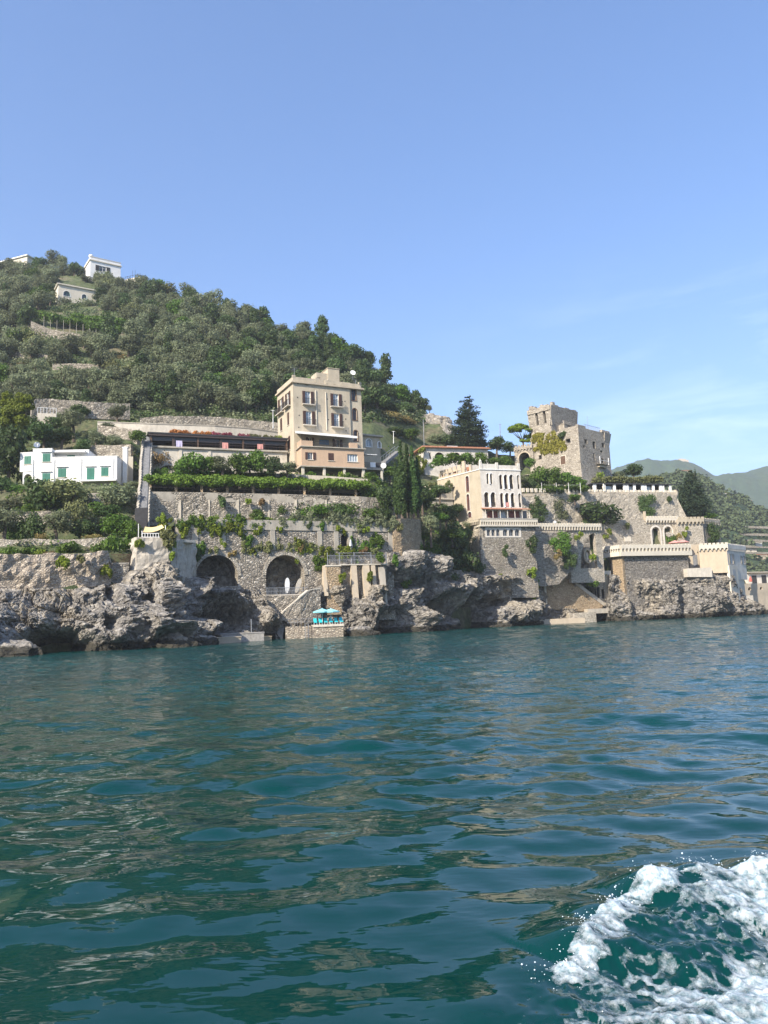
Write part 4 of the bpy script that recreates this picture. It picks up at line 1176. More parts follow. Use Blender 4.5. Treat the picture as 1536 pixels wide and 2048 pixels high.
    mb = MB(); h_ = Fac(xy(247, 120.5, 27), xy(266, 121, 27)); mb.box(h_, 0, h_.L, 0, 4, z0, f.loc(250, 911, 4)[1]); mesh_obj('garden_store', mb, 'plaster_cream', root)
    dish(74, 891, 119, .5, 'white satellite dish on the roof of the white house with green shutters')
white_house()

# ================================================================== tall beige building
TA, TB, TC = xy(585.7, 130, 43.5), xy(554.4, 137.7, 43.5), xy(699, 134.8, 43.5)
def tall_building():
    f = Fac(TA, TC); g = Fac(TB, TA); zr = 43.55; z0 = 27.0
    root = empty('tall_beige_building', (TA[0], TA[1], z0), 'tall beige five-storey building with brown shutters and flat roof', 'building')
    q = lambda x, y: (530 + x / 5.12, 720 + y / 5.12)
    def R(F, x0, y0, x1, y1, off=0):
        a, b_ = q(x0, y0); c, d = q(x1, y1); return pxrect(F, a, b_, c, d, off)
    ubay = f.L; uend = f.loc(q(992, 400)[0], q(992, 400)[1])[0]
    main = [R(f, 410, 318, 470, 458), R(f, 697, 345, 757, 482), R(f, 418, 522, 482, 670), R(f, 705, 546, 765, 690), ]
    low = [R(f, 440, 792, 482, 880), R(f, 716, 812, 768, 895)]
    ocs = [(f.loc(*q(430, 243))), (f.loc(*q(716, 268)))]
    oc = [[(u + .42 * math.cos(t * math.pi / 6), z + .36 * math.sin(t * math.pi / 6)) for t in range(12)] for u, z in ocs]
    mb = MB(); mb.slab(f, rect(0, ubay, z0, zr), [rect(*r) for r in main + low] + oc, 0, .4); mesh_obj('wall', mb, 'plaster_beige', root)
    bay = [R(f, 892, 290, 940, 414), R(f, 901, 492, 948, 615), R(f, 915, 716, 957, 828)]
    mb = MB(); mb.slab(f, rect(ubay + .003, uend, z0, zr), [arch(*r) for r in bay], .25, .6); mb.box(f, uend - .3, uend, .603, 8.2, z0, zr); mb.box(f, 0, uend, 8.203, 8.5, z0, zr - .01)
    mesh_obj('wall', mb, 'plaster_beige', root)
    lw = [R(g, 222, 345, 250, 470), R(g, 150, 405, 180, 535)]; lw2 = [R(g, 228, 545, 248, 662), R(g, 155, 605, 177, 720), R(g, 238, 785, 260, 915)]
    mb = MB(); mb.slab(g, rect(0, g.L - .003, z0, zr), [rect(*r) for r in lw + lw2], 0, .4); mesh_obj('wall', mb, 'plaster_beige', root)
    for r in main: window(root, f, r, 'open', glass='pale_glass', rail=True)
    for r in low: window(root, f, r, 'open', glass='glass', sill=False)
    for r in bay: window(root, f, r, None, arched=True, frame='brown_shutter', surround='brown_wood', y=.25, mull=1)
    for r in lw: window(root, g, r, 'open', rail=True)
    for r in lw2: window(root, g, r, 'closed')
    for (u, z), o in zip(ocs, oc):
        mb = MB(); mb.slab(f, o, [], .30, .38); mesh_obj('round_recess', mb, 'concrete', root)  # oval hole with a concrete plate set back in the wall
    for x, y0_, y1_ in ((518, 312, 712), (620, 332, 720)):
        u, za = f.loc(*q(x, y0_)); _, zb = f.loc(*q(x + 8, y1_)); mb = MB(); mb.tube([f(u, -.08, za), f(u, -.08, zb)], .09, 6); mesh_obj('downpipe', mb, 'plaster_cream', root)
    for x, y in ((337, 240), (517, 236), (635, 248), (818, 284), (333, 383), (527, 390), (637, 400), (818, 424), (350, 567), (648, 610), (826, 605), (346, 690), (830, 725)):
        u, z = f.loc(*q(x, y)); mb = MB(); mb.lathe(f(u, -.03, z), [(.12, 0), (.12, .06)], 8, axis=f.n); mesh_obj('vent', mb, 'shade_black', root)
    # roof, cornice, parapet
    mb = MB(); c4 = [f(0, 0, 0), f(uend, 0, 0), f(uend, 8.4, 0), f(0, 8.4, 0)]
    mb.box(f, .4, uend - .31, .61, 8.2, zr - .3, zr - .05); mesh_obj('roof', mb, 'concrete', root)
    mb = MB(); mb.box(f, -.35, uend + .35, -.35, .45, zr, zr + .28); mb.box(f, -.35, .35, .453, 8.8, zr, zr + .28); mb.box(f, uend - .2, uend + .35, .453, 8.8, zr, zr + .28); mesh_obj('cornice', mb, 'plaster_tan', root)
    mb = MB(); zp = zr + .283
    mb.box(f, 0, 4.2, 0, .3, zp, zp + .85); mb.box(f, 4.2, 4.8, -.05, .35, zp, zp + 1.1); mb.box(f, 6.1, uend * .83, 0, .3, zp, zp + .85); mb.box(f, uend * .83, uend, 0, .3, zp, zp + .75)
    mb.box(f, 0, .3, .303, 8.4, zp, zp + .85); mb.box(f, uend - .3, uend, .303, 8.4, zp, zp + .75); mb.box(f, 0, uend, 8.4, 8.7, zp, zp + .85)
    for u in (0, uend * .5, uend - .5): mb.box(f, u - .04, u + .5, -.04, .34, zp + .8, zp + 1.15)
    mesh_obj('parapet', mb, 'plaster_beige', root)
    u0, za = f.loc(654, 737.5, 3); u1, zb = f.loc(677, 749, 3); mb = MB(); mb.box(f, u0, u1, 2.6, 6, zr, za); mb.box(f, u0 - .1, u1 + .1, 2.5, 6.1, za, za + .1); mb.box(f, u0 - 2.2, u0 - .01, 2.8, 5.5, zr, za - 1.0); mesh_obj('stair_head', mb, 'plaster_beige', root)
    mb = MB(); mb.box(f, 5.0, 5.5, 1, 1.5, zr, zr + 1.8); mb.box(f, 4.9, 5.6, .9, 1.6, zr + 1.8, zr + 1.9); mesh_obj('chimney', mb, 'plaster_tan', root)
    for u, y, h in ((.6, .8, 3.0), (uend - .9, .6, 2.0)):
        mb = MB(); mb.tube([f(u, y, zr), f(u, y, zr + h)], .035, 5); [mb.tube([f(u - .6, y, zr + h - k * .3), f(u + .6, y, zr + h - k * .3)], .018, 4) for k in range(3)]; mesh_obj('antenna', mb, 'grey_metal', root)
    # projecting lower storey, terrace, awning
    LA, LB = xy(602.9, 127.5, 31.5), xy(727.4, 131.6, 31.5); k = Fac(LA, LB)
    zt = k.loc(602.7, 893.5)[1]; zb = k.loc(604, 931)[1]
    lows = [(R(k, 438, 945, 492, 1020), 'open'), (R(k, 647, 952, 706, 1032), 'closed'), (R(k, 842, 962, 952, 1045), None)]
    mb = MB(); mb.slab(k, rect(0, k.L, zb, zt), [rect(*r) for r, s in lows], 0, .3); mb.box(k, k.L - .3, k.L, .303, 3.4, zb, zt); mb.box(k, 0, .3, .303, 3.0, zb, zt); mb.box(k, .303, k.L - .303, .303, 3.0, zb, zb + .2); mesh_obj('lower_wall', mb, 'plaster_pink', root)
    for r, s in lows: window(root, k, r, s, glass='pale_glass' if s is None else 'glass', mull=3 if s is None else 1)
    mb = MB(); mb.box(k, -.25, k.L + .3, -.3, 3.1, zt, zt + .16); mesh_obj('terrace_floor', mb, 'concrete', root)
    zt += .163
    mb = MB(); mb.box(k, 0, 2.0, 0, .2, zt, zt + .95); mb.box(k, 8.4 * k.L / 10.9, 8.4 * k.L / 10.9 + 1.4, -.1, .5, zt, zt + .95); mb.box(k, 0, .2, .203, 2.8, zt, zt + 1.15); mesh_obj('terrace_parapet', mb, 'plaster_pink', root)
    mb = MB()
    for j in range(50): u = 2.0 + j * .128; mb.box(k, u, u + .02, .05, .07, zt, zt + .9)
    mb.box(k, 2.0, 8.4, .04, .08, zt + .9, zt + .95); mesh_obj('terrace_railing', mb, 'dark_metal', root)
    ua, za = k.loc(*q(310, 724), -.2); ub, zb2 = k.loc(*q(945, 783), -.2)
    mb = MB(); fa = f
    a0, b0 = k(ua, -.2, za - .1), k(ub, -.2, zb2 + .0); a1, b1 = f(.1, -.02, za + .65), f(f.L - .2, -.02, za + .65)
    mb.hexa([a0, b0, b1, a1, a0 + Vector((0, 0, .06)), b0 + Vector((0, 0, .06)), b1 + Vector((0, 0, .06)), a1 + Vector((0, 0, .06))]); mb.hexa([a0 - Vector((0, 0, .32)), b0 - Vector((0, 0, .32)), b0 - Vector((0, 0, .32)) + f.n * .03, a0 - Vector((0, 0, .32)) + f.n * .03, a0 - Vector((0, 0, .004)), b0 - Vector((0, 0, .004)), b0 + f.n * .03 - Vector((0, 0, .004)), a0 + f.n * .03 - Vector((0, 0, .004))])
    mesh_obj('awning', mb, 'white_cloth', root)
    for u in (.15, k.L * .55, k.L - .6): mb = MB(); mb.tube([k(u, .1, zt), k(u, .1, za - .2)], .05, 5); mesh_obj('post', mb, 'dark_brown', root)
    mb = MB(); r = R(f, 555, 815, 655, 870); mb.box(f, r[0], r[1], -.05, -.01, r[2], r[3]); mesh_obj('blue_panel', mb, 'blue_cloth', root)
    # open basement on square pillars
    zc = k.loc(605, 953)[1]
    mb = MB(); mb.box(k, -.3, k.L + .3, -.25, 3.2, zb - .2, zb - .003); mesh_obj('basement_ceiling', mb, 'concrete', root)
    for u in (0, k.L * .333, k.L * .655, k.L - .4): mb = MB(); mb.box(k, u, u + .42, 0, .42, zc - 1.5, zb - .203); mesh_obj('pillar', mb, 'plaster_cream', root)
    mb = MB(); mb.box(k, 0, k.L, 3.0, 3.3, zc - 2, zb - .21); mesh_obj('basement_wall', mb, 'plaster_tan', root)
    for a, c in ((.9, 1.6), (2.6, 3.3), (5.6, 6.4), (8.4, 9.2)): mb = MB(); mb.box(k, a, c, 2.9, 2.99, zc - 1.4, zc + 1.3); mesh_obj('basement_door', mb, 'brown_shutter', root)
    dish(530 + 898 / 5.12, 720 + 135 / 5.12, 134, .5, 'white satellite dish on the roof of the tall beige building')
tall_building()

def annex():
    f = Fac(xy(729, 140), xy(766, 142)); z1 = f.loc(740, 873)[1]; z0 = 26.5
    root = empty('beige_annex', (f.A.x, f.A.y, z0), 'low beige annex with white arched windows right of the tall building', 'building')
    q = lambda x, y: (530 + x / 5.12, 720 + y / 5.12)
    def R(x0, y0, x1, y1): a, b_ = q(x0, y0); c, d = q(x1, y1); return pxrect(f, a, b_, c, d)
    ws = [R(1034, 808, 1092, 890), R(1154, 838, 1186, 900)]
    mb = MB(); mb.slab(f, rect(0, f.L, z0, z1), [arch(*r) for r in ws], 0, .3); mb.box(f, 0, .3, .303, 6, z0, z1); mb.box(f, f.L - .3, f.L, .303, 6, z0, z1); mb.box(f, 0, f.L, 6.003, 6.3, z0, z1); mesh_obj('wall', mb, 'plaster_beige', root)
    for r in ws: window(root, f, r, None, arched=True, glass='pale_glass', surround='white_paint')
    mb = MB(); mb.box(f, -.3, f.L + .5, -.5, 6.5, z1, z1 + .3); mesh_obj('roof', mb, 'concrete', root)
    k = Fac(xy(728, 133.5), xy(771, 135)); zt = k.loc(740, 936)[1]
    mb = MB(); mb.box(k, 0, k.L, 0, 5, zt - .3, zt); mesh_obj('terrace_floor', mb, 'concrete', root)
    for u in (.2, k.L - .5): mb = MB(); mb.box(k, u, u + .35, .1, .45, zt - 3.2, zt - .303); mesh_obj('pillar', mb, 'plaster_cream', root)
    mb = MB(); mb.box(k, 0, k.L, 3, 3.3, zt - 3.5, zt - .31); mesh_obj('terrace_back', mb, 'shade_black', root)
    mb = MB(); n = 30
    for j in range(n + 1): u = k.L * j / n; mb.box(k, u - .012, u + .012, .05, .08, zt, zt + .95)
    mb.box(k, 0, k.L, .04, .09, zt + .95, zt + 1.0); mesh_obj('railing', mb, 'dark_metal', root)
    mb = MB(); a, z = k.loc(729, 908); b_, _ = k.loc(752, 908); mb.hexa([k(a, -.5, z - .2), k(b_, -.5, z - .2), k(b_, 3.5, z + .5), k(a, 3.5, z + .5), k(a, -.5, z - .1), k(b_, -.5, z - .1), k(b_, 3.5, z + .6), k(a, 3.5, z + .6)]); mesh_obj('awning', mb, 'white_cloth', root)
    # laundry over the railing
    for i, (x0, x1, mt, lb) in enumerate(((1078, 1132, 'white_cloth', 'white cloth hung over the terrace railing right of the tall building'), (1134, 1176, 'shade_black', 'dark cloth hung on the railing beside the white cloth'))):
        a = k.loc(530 + x0 / 5.12, 930)[0]; c = k.loc(530 + x1 / 5.12, 930)[0]; mb = MB(); n = 8
        for j in range(n): u0 = a + (c - a) * j / n; u1 = a + (c - a) * (j + 1) / n; o0 = .03 * math.sin(j * 2.1); o1 = .03 * math.sin((j + 1) * 2.1); mb.hexa([k(u0, -.06 + o0, zt + .15), k(u1, -.06 + o1, zt + .15), k(u1, -.04 + o1, zt + .15), k(u0, -.04 + o0, zt + .15), k(u0, -.0, zt + 1.04), k(u1, -.0, zt + 1.04), k(u1, .02, zt + 1.04), k(u0, .02, zt + 1.04)])
        mesh_obj('laundry', mb, mt, label=lb, cat='laundry')
    dish(530 + 1212 / 5.12, 720 + 1085 / 5.12, 133, .5, 'large grey-white satellite dish at the railing end right of the tall building', look=(.1, -1, .1))
    # outside stair with a rail running up behind the cypress
    st = MB(); a = P(762, 925, 137); b_ = P(790, 903, 142)
    e = (b_ - a); nst = 16; w = Vector((.9, -.5, 0)).normalized() * 1.0
    for j in range(nst): c = a + e * (j / nst); st.hexa([c + Vector((0, 0, -.5)), c + e / nst + Vector((0, 0, -.5)), c + e / nst + w + Vector((0, 0, -.5)), c + w + Vector((0, 0, -.5)), c + Vector((0, 0, .14)), Vector((0, 0, .14)) + c + e / nst - Vector((0, 0, e.z / nst)), Vector((0, 0, .14)) + c + e / nst + w - Vector((0, 0, e.z / nst)), c + w + Vector((0, 0, .14))])
    r2 = empty('outdoor_stairway', a, 'grey stairway with rails climbing right behind the cypress trees', 'stairs'); mesh_obj('steps', st, 'stairs_grey', r2)
    rl = MB(); rl.tube([a + w + Vector((0, 0, 1)), b_ + w + Vector((0, 0, 1))], .04, 5); rl.tube([a + Vector((0, 0, 1)), b_ + Vector((0, 0, 1))], .04, 5)
    for j in range(6): c = a + e * j / 5; rl.tube([c, c + Vector((0, 0, 1))], .03, 4); rl.tube([c + w, c + w + Vector((0, 0, 1))], .03, 4)
    mesh_obj('railing', rl, 'grey_metal', r2)
annex()

# ================================================================== restaurant terrace
def restaurant():
    f = Fac(xy(299.5, 124, 31), xy(574, 132, 31)); q = lambda x, y: (260 + x / 4.267, 820 + y / 4.267)
    zt = f.loc(*q(175, 203))[1]; zf = f.loc(*q(175, 305))[1]; zt2 = f.loc(*q(1335, 270))[1]
    root = empty('covered_terrace', (f.A.x, f.A.y, zf), 'long dark covered restaurant terrace with brown posts left of the tall building', 'terrace')
    mb = MB(); mb.box(f, -.4, f.L + .2, -.5, 6.5, zt, zt + .22); mesh_obj('roof', mb, 'dark_metal', root)
    mb = MB(); mb.box(f, -.2, f.L, -.42, -.3, zt - .35, zt - .003); mesh_obj('fascia', mb, 'dark_brown', root)
    for j, x in enumerate((180, 370, 580, 775, 965, 1140, 1335)):
        u = f.loc(*q(x, 260))[0]; mb = MB(); wd = .13 if j % 2 == 0 else .2; mb.box(f, u - wd, u + wd, -.15, .15, zf - .0, zt - .003); mesh_obj('post', mb, 'brown_wood' if j % 2 == 0 else 'dark_brown', root)
    mb = MB(); mb.box(f, 0, f.L, 5.8, 6.1, zf, zt); mb.box(f, 0, .2, .2, 5.8, zf, zt); mesh_obj('back_wall', mb, 'shade_black', root)
    xs = (180, 370, 580, 775, 965, 1140, 1335)
    for a, b_ in list(zip(xs, xs[1:]))[:6]:
        u0, u1 = f.loc(*q(a, 260))[0] + .22, f.loc(*q(b_, 260))[0] - .22
        mb = MB(); mb.box(f, u0, u1, .05, .08, zf + .95, zt - .35); mesh_obj('mesh_screen', mb, 'screen_mesh', root)
    mb = MB(); mb.box(f, -.3, f.L + .1, -.35, 6, zf - .3, zf); mesh_obj('terrace_floor', mb, 'concrete', root)
    mb = MB(); u0 = f.loc(*q(380, 320))[0]
    for z in (.5, .95): mb.box(f, u0, f.L, -.32, -.28, zf + z, zf + z + .05)
    for j in range(40): u = u0 + (f.L - u0) * j / 40; mb.box(f, u, u + .03, -.31, -.29, zf, zf + .95)
    mesh_obj('railing', mb, 'dark_brown', root)
    for x, mt, lb in ((418, 'lilac_cloth', 'lilac towel over the terrace rail, first from the stairway'), (810, 'pink_cloth', 'pale pink towel over the middle of the terrace rail'), (1108, 'pink_cloth', 'small pink towel on the terrace rail near the tall building')):
        u = f.loc(*q(x, 330))[0]; h = 1.0 if x < 1000 else .55; mb = MB()
        for j in range(5): a = u - .5 + j * .2; o = .03 * math.sin(j * 1.7); mb.hexa([f(a, -.36 + o, zf + .3 - h * .4), f(a + .2, -.35 - o, zf + .3 - h * .4), f(a + .2, -.33 - o, zf + .3 - h * .4), f(a, -.34 + o, zf + .3 - h * .4), f(a, -.36, zf + .98), f(a + .2, -.36, zf + .98), f(a + .2, -.33, zf + .98), f(a, -.33, zf + .98)])
        mesh_obj('towel', mb, mt, label=lb, cat='towel')
    # supporting wall with a low barred arch
    hz0 = f.loc(*q(240, 520))[1]; ar = pxrect(f, *q(240, 468), *q(420, 520))
    mb = MB(); mb.slab(f, rect(-.3, f.L - .0, zf - 6, zf - .303), [arch(ar[0], ar[1], ar[2] - .6, ar[3])], .0, .6)
    r2 = empty('terrace_wall', (f.A.x, f.A.y, zf - 6), 'pale rendered wall with a low barred arch beneath the covered terrace', 'wall'); mesh_obj('masonry', mb, 'concrete_pale', r2)
    mb = MB(); mb.box(f, ar[0], ar[1], 1.2, 1.3, ar[2] - 1, ar[3] + .2); mesh_obj('arch_back', mb, 'shade_black', r2)
    mb = MB(); [mb.box(f, ar[0] + (ar[1] - ar[0]) * j / 8 - .02, ar[0] + (ar[1] - ar[0]) * j / 8 + .02, .2, .24, ar[2] - .6, ar[3] - .05) for j in range(1, 8)]; mesh_obj('grille', mb, 'grey_metal', r2)
    for x in (430, 680, 1000): u = f.loc(*q(x, 400))[0]; mb = MB(); mb.box(f, u - .25, u + .25, -.12, -.003, zf - 6, zf - .31); mesh_obj('pilaster', mb, 'concrete_pale', r2)
restaurant()

# ================================================================== terrace walls, left half
MW = lambda px: 100 + (px - 290) * .0318      # distance of the arcaded wall
UW = lambda px: 112 + (px - 300) * .0286
wall_strip('rubble_sea_wall', [(-240, 1108, 1195, 79), (0, 1108, 1195, 83), (100, 1107, 1200, 85.5), (180, 1105, 1195, 87.5), (215, 1101, 1190, 89), (222, 1124, 1185, 89.2)], 1.2, 'rubble_tan', 'long weathered rubble sea wall at the left edge above the rocks', batter=.08, rough=.45)
wall_strip('low_garden_wall', [(-240, 1079, 1100, 90), (0, 1079, 1100, 92), (120, 1078, 1100, 94.5), (200, 1076, 1098, 96), (250, 1076, 1098, 97)], .6, 'rubble_pale', 'low pale garden wall behind the hedge above the sea wall')
wall_strip('stone_house_terrace_wall', [(16, 971, 998, 110.5), (64, 971, 1000, 111), (100, 972, 1000, 111)], .6, 'rubble_pale', 'pale stone terrace wall left under the white house', jag=.04)
wall_strip('garden_terrace_wall', [(20, 1024, 1045, 103), (100, 1022, 1045, 104), (150, 1030, 1050, 105), (275, 1030, 1060, 107)], .5, 'rubble_dark', 'dark dry-stone terrace wall among the garden trees under the white house')
wall_strip('bank_wall', [(175, 986, 1010, 108.5), (275, 985, 1014, 110)], .5, 'concrete', 'grey rendered wall under the right half of the white house')
wall_strip('hill_road_wall', [(195, 843, 858, 134), (300, 847, 862, 135.5), (430, 851, 868, 139), (500, 856, 872, 142), (562, 865, 880, 145)], .6, 'concrete_pale', 'long pale roadside parapet wall above the covered terrace', cope=('concrete', .12), jag=.02)
wall_strip('upper_road_wall', [(280, 836, 846, 146), (330, 832, 848, 147), (420, 833, 850, 150), (560, 846, 862, 153)], .6, 'rubble_grey', 'rough stone wall on the uphill side of the road')
wall_strip('curved_hill_wall', [(64, 808, 828, 139), (72, 799, 828, 139.5), (100, 798, 826, 141), (190, 804, 830, 143), (260, 807, 832, 146)], .7, 'rubble_grey', 'round-ended stone terrace wall on the hill above the lime green tree')
wall_strip('house_back_wall', [(180, 891, 912, 124), (262, 889, 918, 122)], .5, 'rubble_dark', 'dark stone wall behind the white house chimney')
wall_strip('stair_top_wall', [(196, 850, 860, 130), (262, 858, 872, 128), (275, 862, 880, 127)], .5, 'rubble_grey', 'stone wall stub left of the stairway top')
for lab, pts in (('dry-stone terrace wall in the bare patch, highest of three', [(0, 705, 712, 188), (60, 704, 716, 187), (100, 712, 722, 186)]),
                 ('dry-stone terrace wall in the bare patch, middle one with pale stones', [(105, 727, 738, 176), (160, 727, 738, 177), (215, 733, 744, 178)]),
                 ('dry-stone terrace wall in the bare patch, lowest of three', [(0, 738, 752, 172), (40, 742, 756, 171), (95, 752, 760, 169)]),
                 ('grey terrace wall under the vine rows on the hill', [(62, 642, 672, 204), (100, 658, 672, 204), (160, 668, 678, 204), (230, 672, 682, 205)]),
                 ('terrace wall just below the arched ridge house', [(0, 583, 594, 232), (40, 582, 596, 232), (55, 585, 596, 231)]),
                 ('terrace wall right of the arched ridge house', [(60, 562, 575, 238), (115, 570, 580, 237), (190, 583, 592, 238), (220, 585, 590, 238)])):
    pts = [(a, b_, c, dh(a, c, d) - .4) for a, b_, c, d in pts]
    wall_strip('terrace_wall', pts, .5, 'rubble_dark', lab, group='dry-stone terrace walls on the hill')

def upper_wall():
    pts = [(298, 984, 1040, UW(298)), (420, 986, 1042, UW(420)), (560, 989, 1045, UW(560)), (722, 994, 1046, UW(722)), (800, 1000, 1046, 128)]
    r = wall_strip('pergola_wall', pts, .8, 'rubble_grey', 'long stone retaining wall carrying the vine pergola', cope=('concrete', 1.35), jag=0)
    for x in (301, 358, 416, 474, 535, 590, 650, 705):
        a, b_ = P(x, 999, UW(x) - .12), P(x, 1040, UW(x) - .12); f = Fac((a.x - .45, a.y), (a.x + .45, a.y + .02)); mb = MB(); mb.box(f, .12, .75, 0, .1, b_.z, a.z - .08); mesh_obj('pilaster', mb, 'concrete', r)
upper_wall()

def arcade():
    A, B = xy(352, MW(352), 12), xy(786, MW(786), 12); f = Fac(A, B)
    zt = f.loc(560, 1043)[1]; z0 = 2.0
    root = empty('arcaded_sea_wall', (A[0], A[1], z0), 'great arcaded retaining wall with two large arches above the sea rocks', 'wall')
    a1 = pxrect(f, 391, 1110, 476, 1172); a2 = pxrect(f, 531, 1110, 610, 1190); dr = pxrect(f, 681.5, 1068, 696.5, 1093)
    q = [arch(a1[0], a1[1], a1[2], a1[3], 18), arch(a2[0], a2[1], a2[2], a2[3], 18)]
    mb = MB(); mb.slab(f, rect(0, f.L, z0, zt), q + [arch(*dr)], 0, 1.0); mesh_obj('masonry', mb, 'rubble_grey', root)
    # rings of voussoirs
    for a in (a1, a2):
        mb = MB(); e = .5; o = arch(a[0] - e, a[1] + e, a[2], a[3] + e, 18); i = arch(a[0] + .0, a[1] - .0, a[2], a[3], 18)
        o2 = o[1:]; i2 = i[1:]
        ring = o[2:] + i[2:][::-1]
        mb.slab(f, ring, [], -.10, .3); mesh_obj('arch_ring', mb, 'rubble_pale', root)
        # vault and rear wall
        mb = MB(); n = len(i); dp = 5.0
        vs = [f(u, .9, z) for u, z in i] + [f(u, dp, z) for u, z in i]
        mb.add(vs, [(k, (k + 1) % n, n + (k + 1) % n, n + k) for k in range(n)]); mesh_obj('vault', mb, 'rubble_dark', root)
        g = MB(); N_ = 22; vs = []; fs = []
        for r in range(N_ + 1):
            for c in range(N_ + 1):
                u = a[0] - 1 + (a[1] - a[0] + 2) * c / N_; z = a[2] - 1.5 + (a[3] - a[2] + 2.5) * r / N_
                vs.append((u, z))
        pv_ = np.array([[u, 0, z] for u, z in vs]); dd = 4.3 - 1.1 * ridged(pv_ * .4, 4, int(a[0])) - 1.2 * np.clip((a[2] + 2 - pv_[:, 2]) / 3, 0, 1)
        g.add([f(u, float(min(d, 4.95)), z) for (u, z), d in zip(vs, dd)], [(r * (N_ + 1) + c, r * (N_ + 1) + c + 1, (r + 1) * (N_ + 1) + c + 1, (r + 1) * (N_ + 1) + c) for r in range(N_) for c in range(N_)])
        mesh_obj('vault_rock', g, 'rock', root)
    mb = MB(); mb.box(f, dr[0] - .3, dr[1] + .3, 1.003, 2.2, dr[2] - .2, dr[3] + .3); mesh_obj('door_recess', mb, 'shade_black', root)
    mb = MB(); mb.box(f, -.0, f.L, -.14, 1.1, zt - 1.25, zt + .15); mesh_obj('coping', mb, 'concrete', root)
    mb = MB(); mb.box(f, 0, f.L + 3, 1.103, 6.6, zt - .6, zt - .05); mesh_obj('terrace_top', mb, 'hill_soil', root)
    zb = f.loc(560, 1100)[1]
    for x, w in ((357, .3), (390, .4), (447, .3), (545, .35), (639, .35), (672, .35), (700, .35), (782, .5)):
        u = f.loc(x, 1070)[0]; mb = MB(); mb.box(f, max(0, u - w), min(f.L, u + w), -.11, -.003, zb, zt - 1.253); mesh_obj('pilaster', mb, 'concrete', root)
    # rail and boards in the second arch
    zr = f.loc(570, 1189)[1]; mb = MB()
    mb.box(f, a2[0] - .4, a2[1] + .6, -.5, 4.2, zr - .25, zr); r3 = mesh_obj('boat_landing', mb, 'concrete_pale', root)
    mb = MB(); n = 26
    for j in range(n + 1): u = a2[0] + (a2[1] - a2[0]) * j / n; mb.box(f, u - (.04 if j % 6 == 0 else .015), u + (.04 if j % 6 == 0 else .015), -.42, -.38, zr, zr + .95)
    for z in (.45, .92): mb.box(f, a2[0] - .3, a2[1] + .3, -.43, -.37, zr + z, zr + z + .05)
    mesh_obj('railing', mb, 'grey_metal', root)
    for x, tl, mt, lb in ((574.5, .05, 'white_paint', 'white paddle board standing upright in the second arch'), (592, .35, 'concrete_pale', 'greyish paddle board leaning in the second arch, right of the white one')):
        u = f.loc(x, 1178)[0]; mb = MB(); pts = []
        for k in range(16):
            t = k * math.pi / 8; pts.append((math.sin(t) * .34 * (1 + .1 * math.cos(t)), 1.15 + math.cos(t) * 1.1))
        pts = [(u + a * math.cos(tl) + b_ * math.sin(tl), zr + .02 + b_ * math.cos(tl) - a * math.sin(tl) + .1) for a, b_ in pts]
        mb.slab(f, pts, [], .1, .2); mesh_obj('paddle_board', mb, mt, label=lb, cat='paddle board')
    return f
AF = arcade()

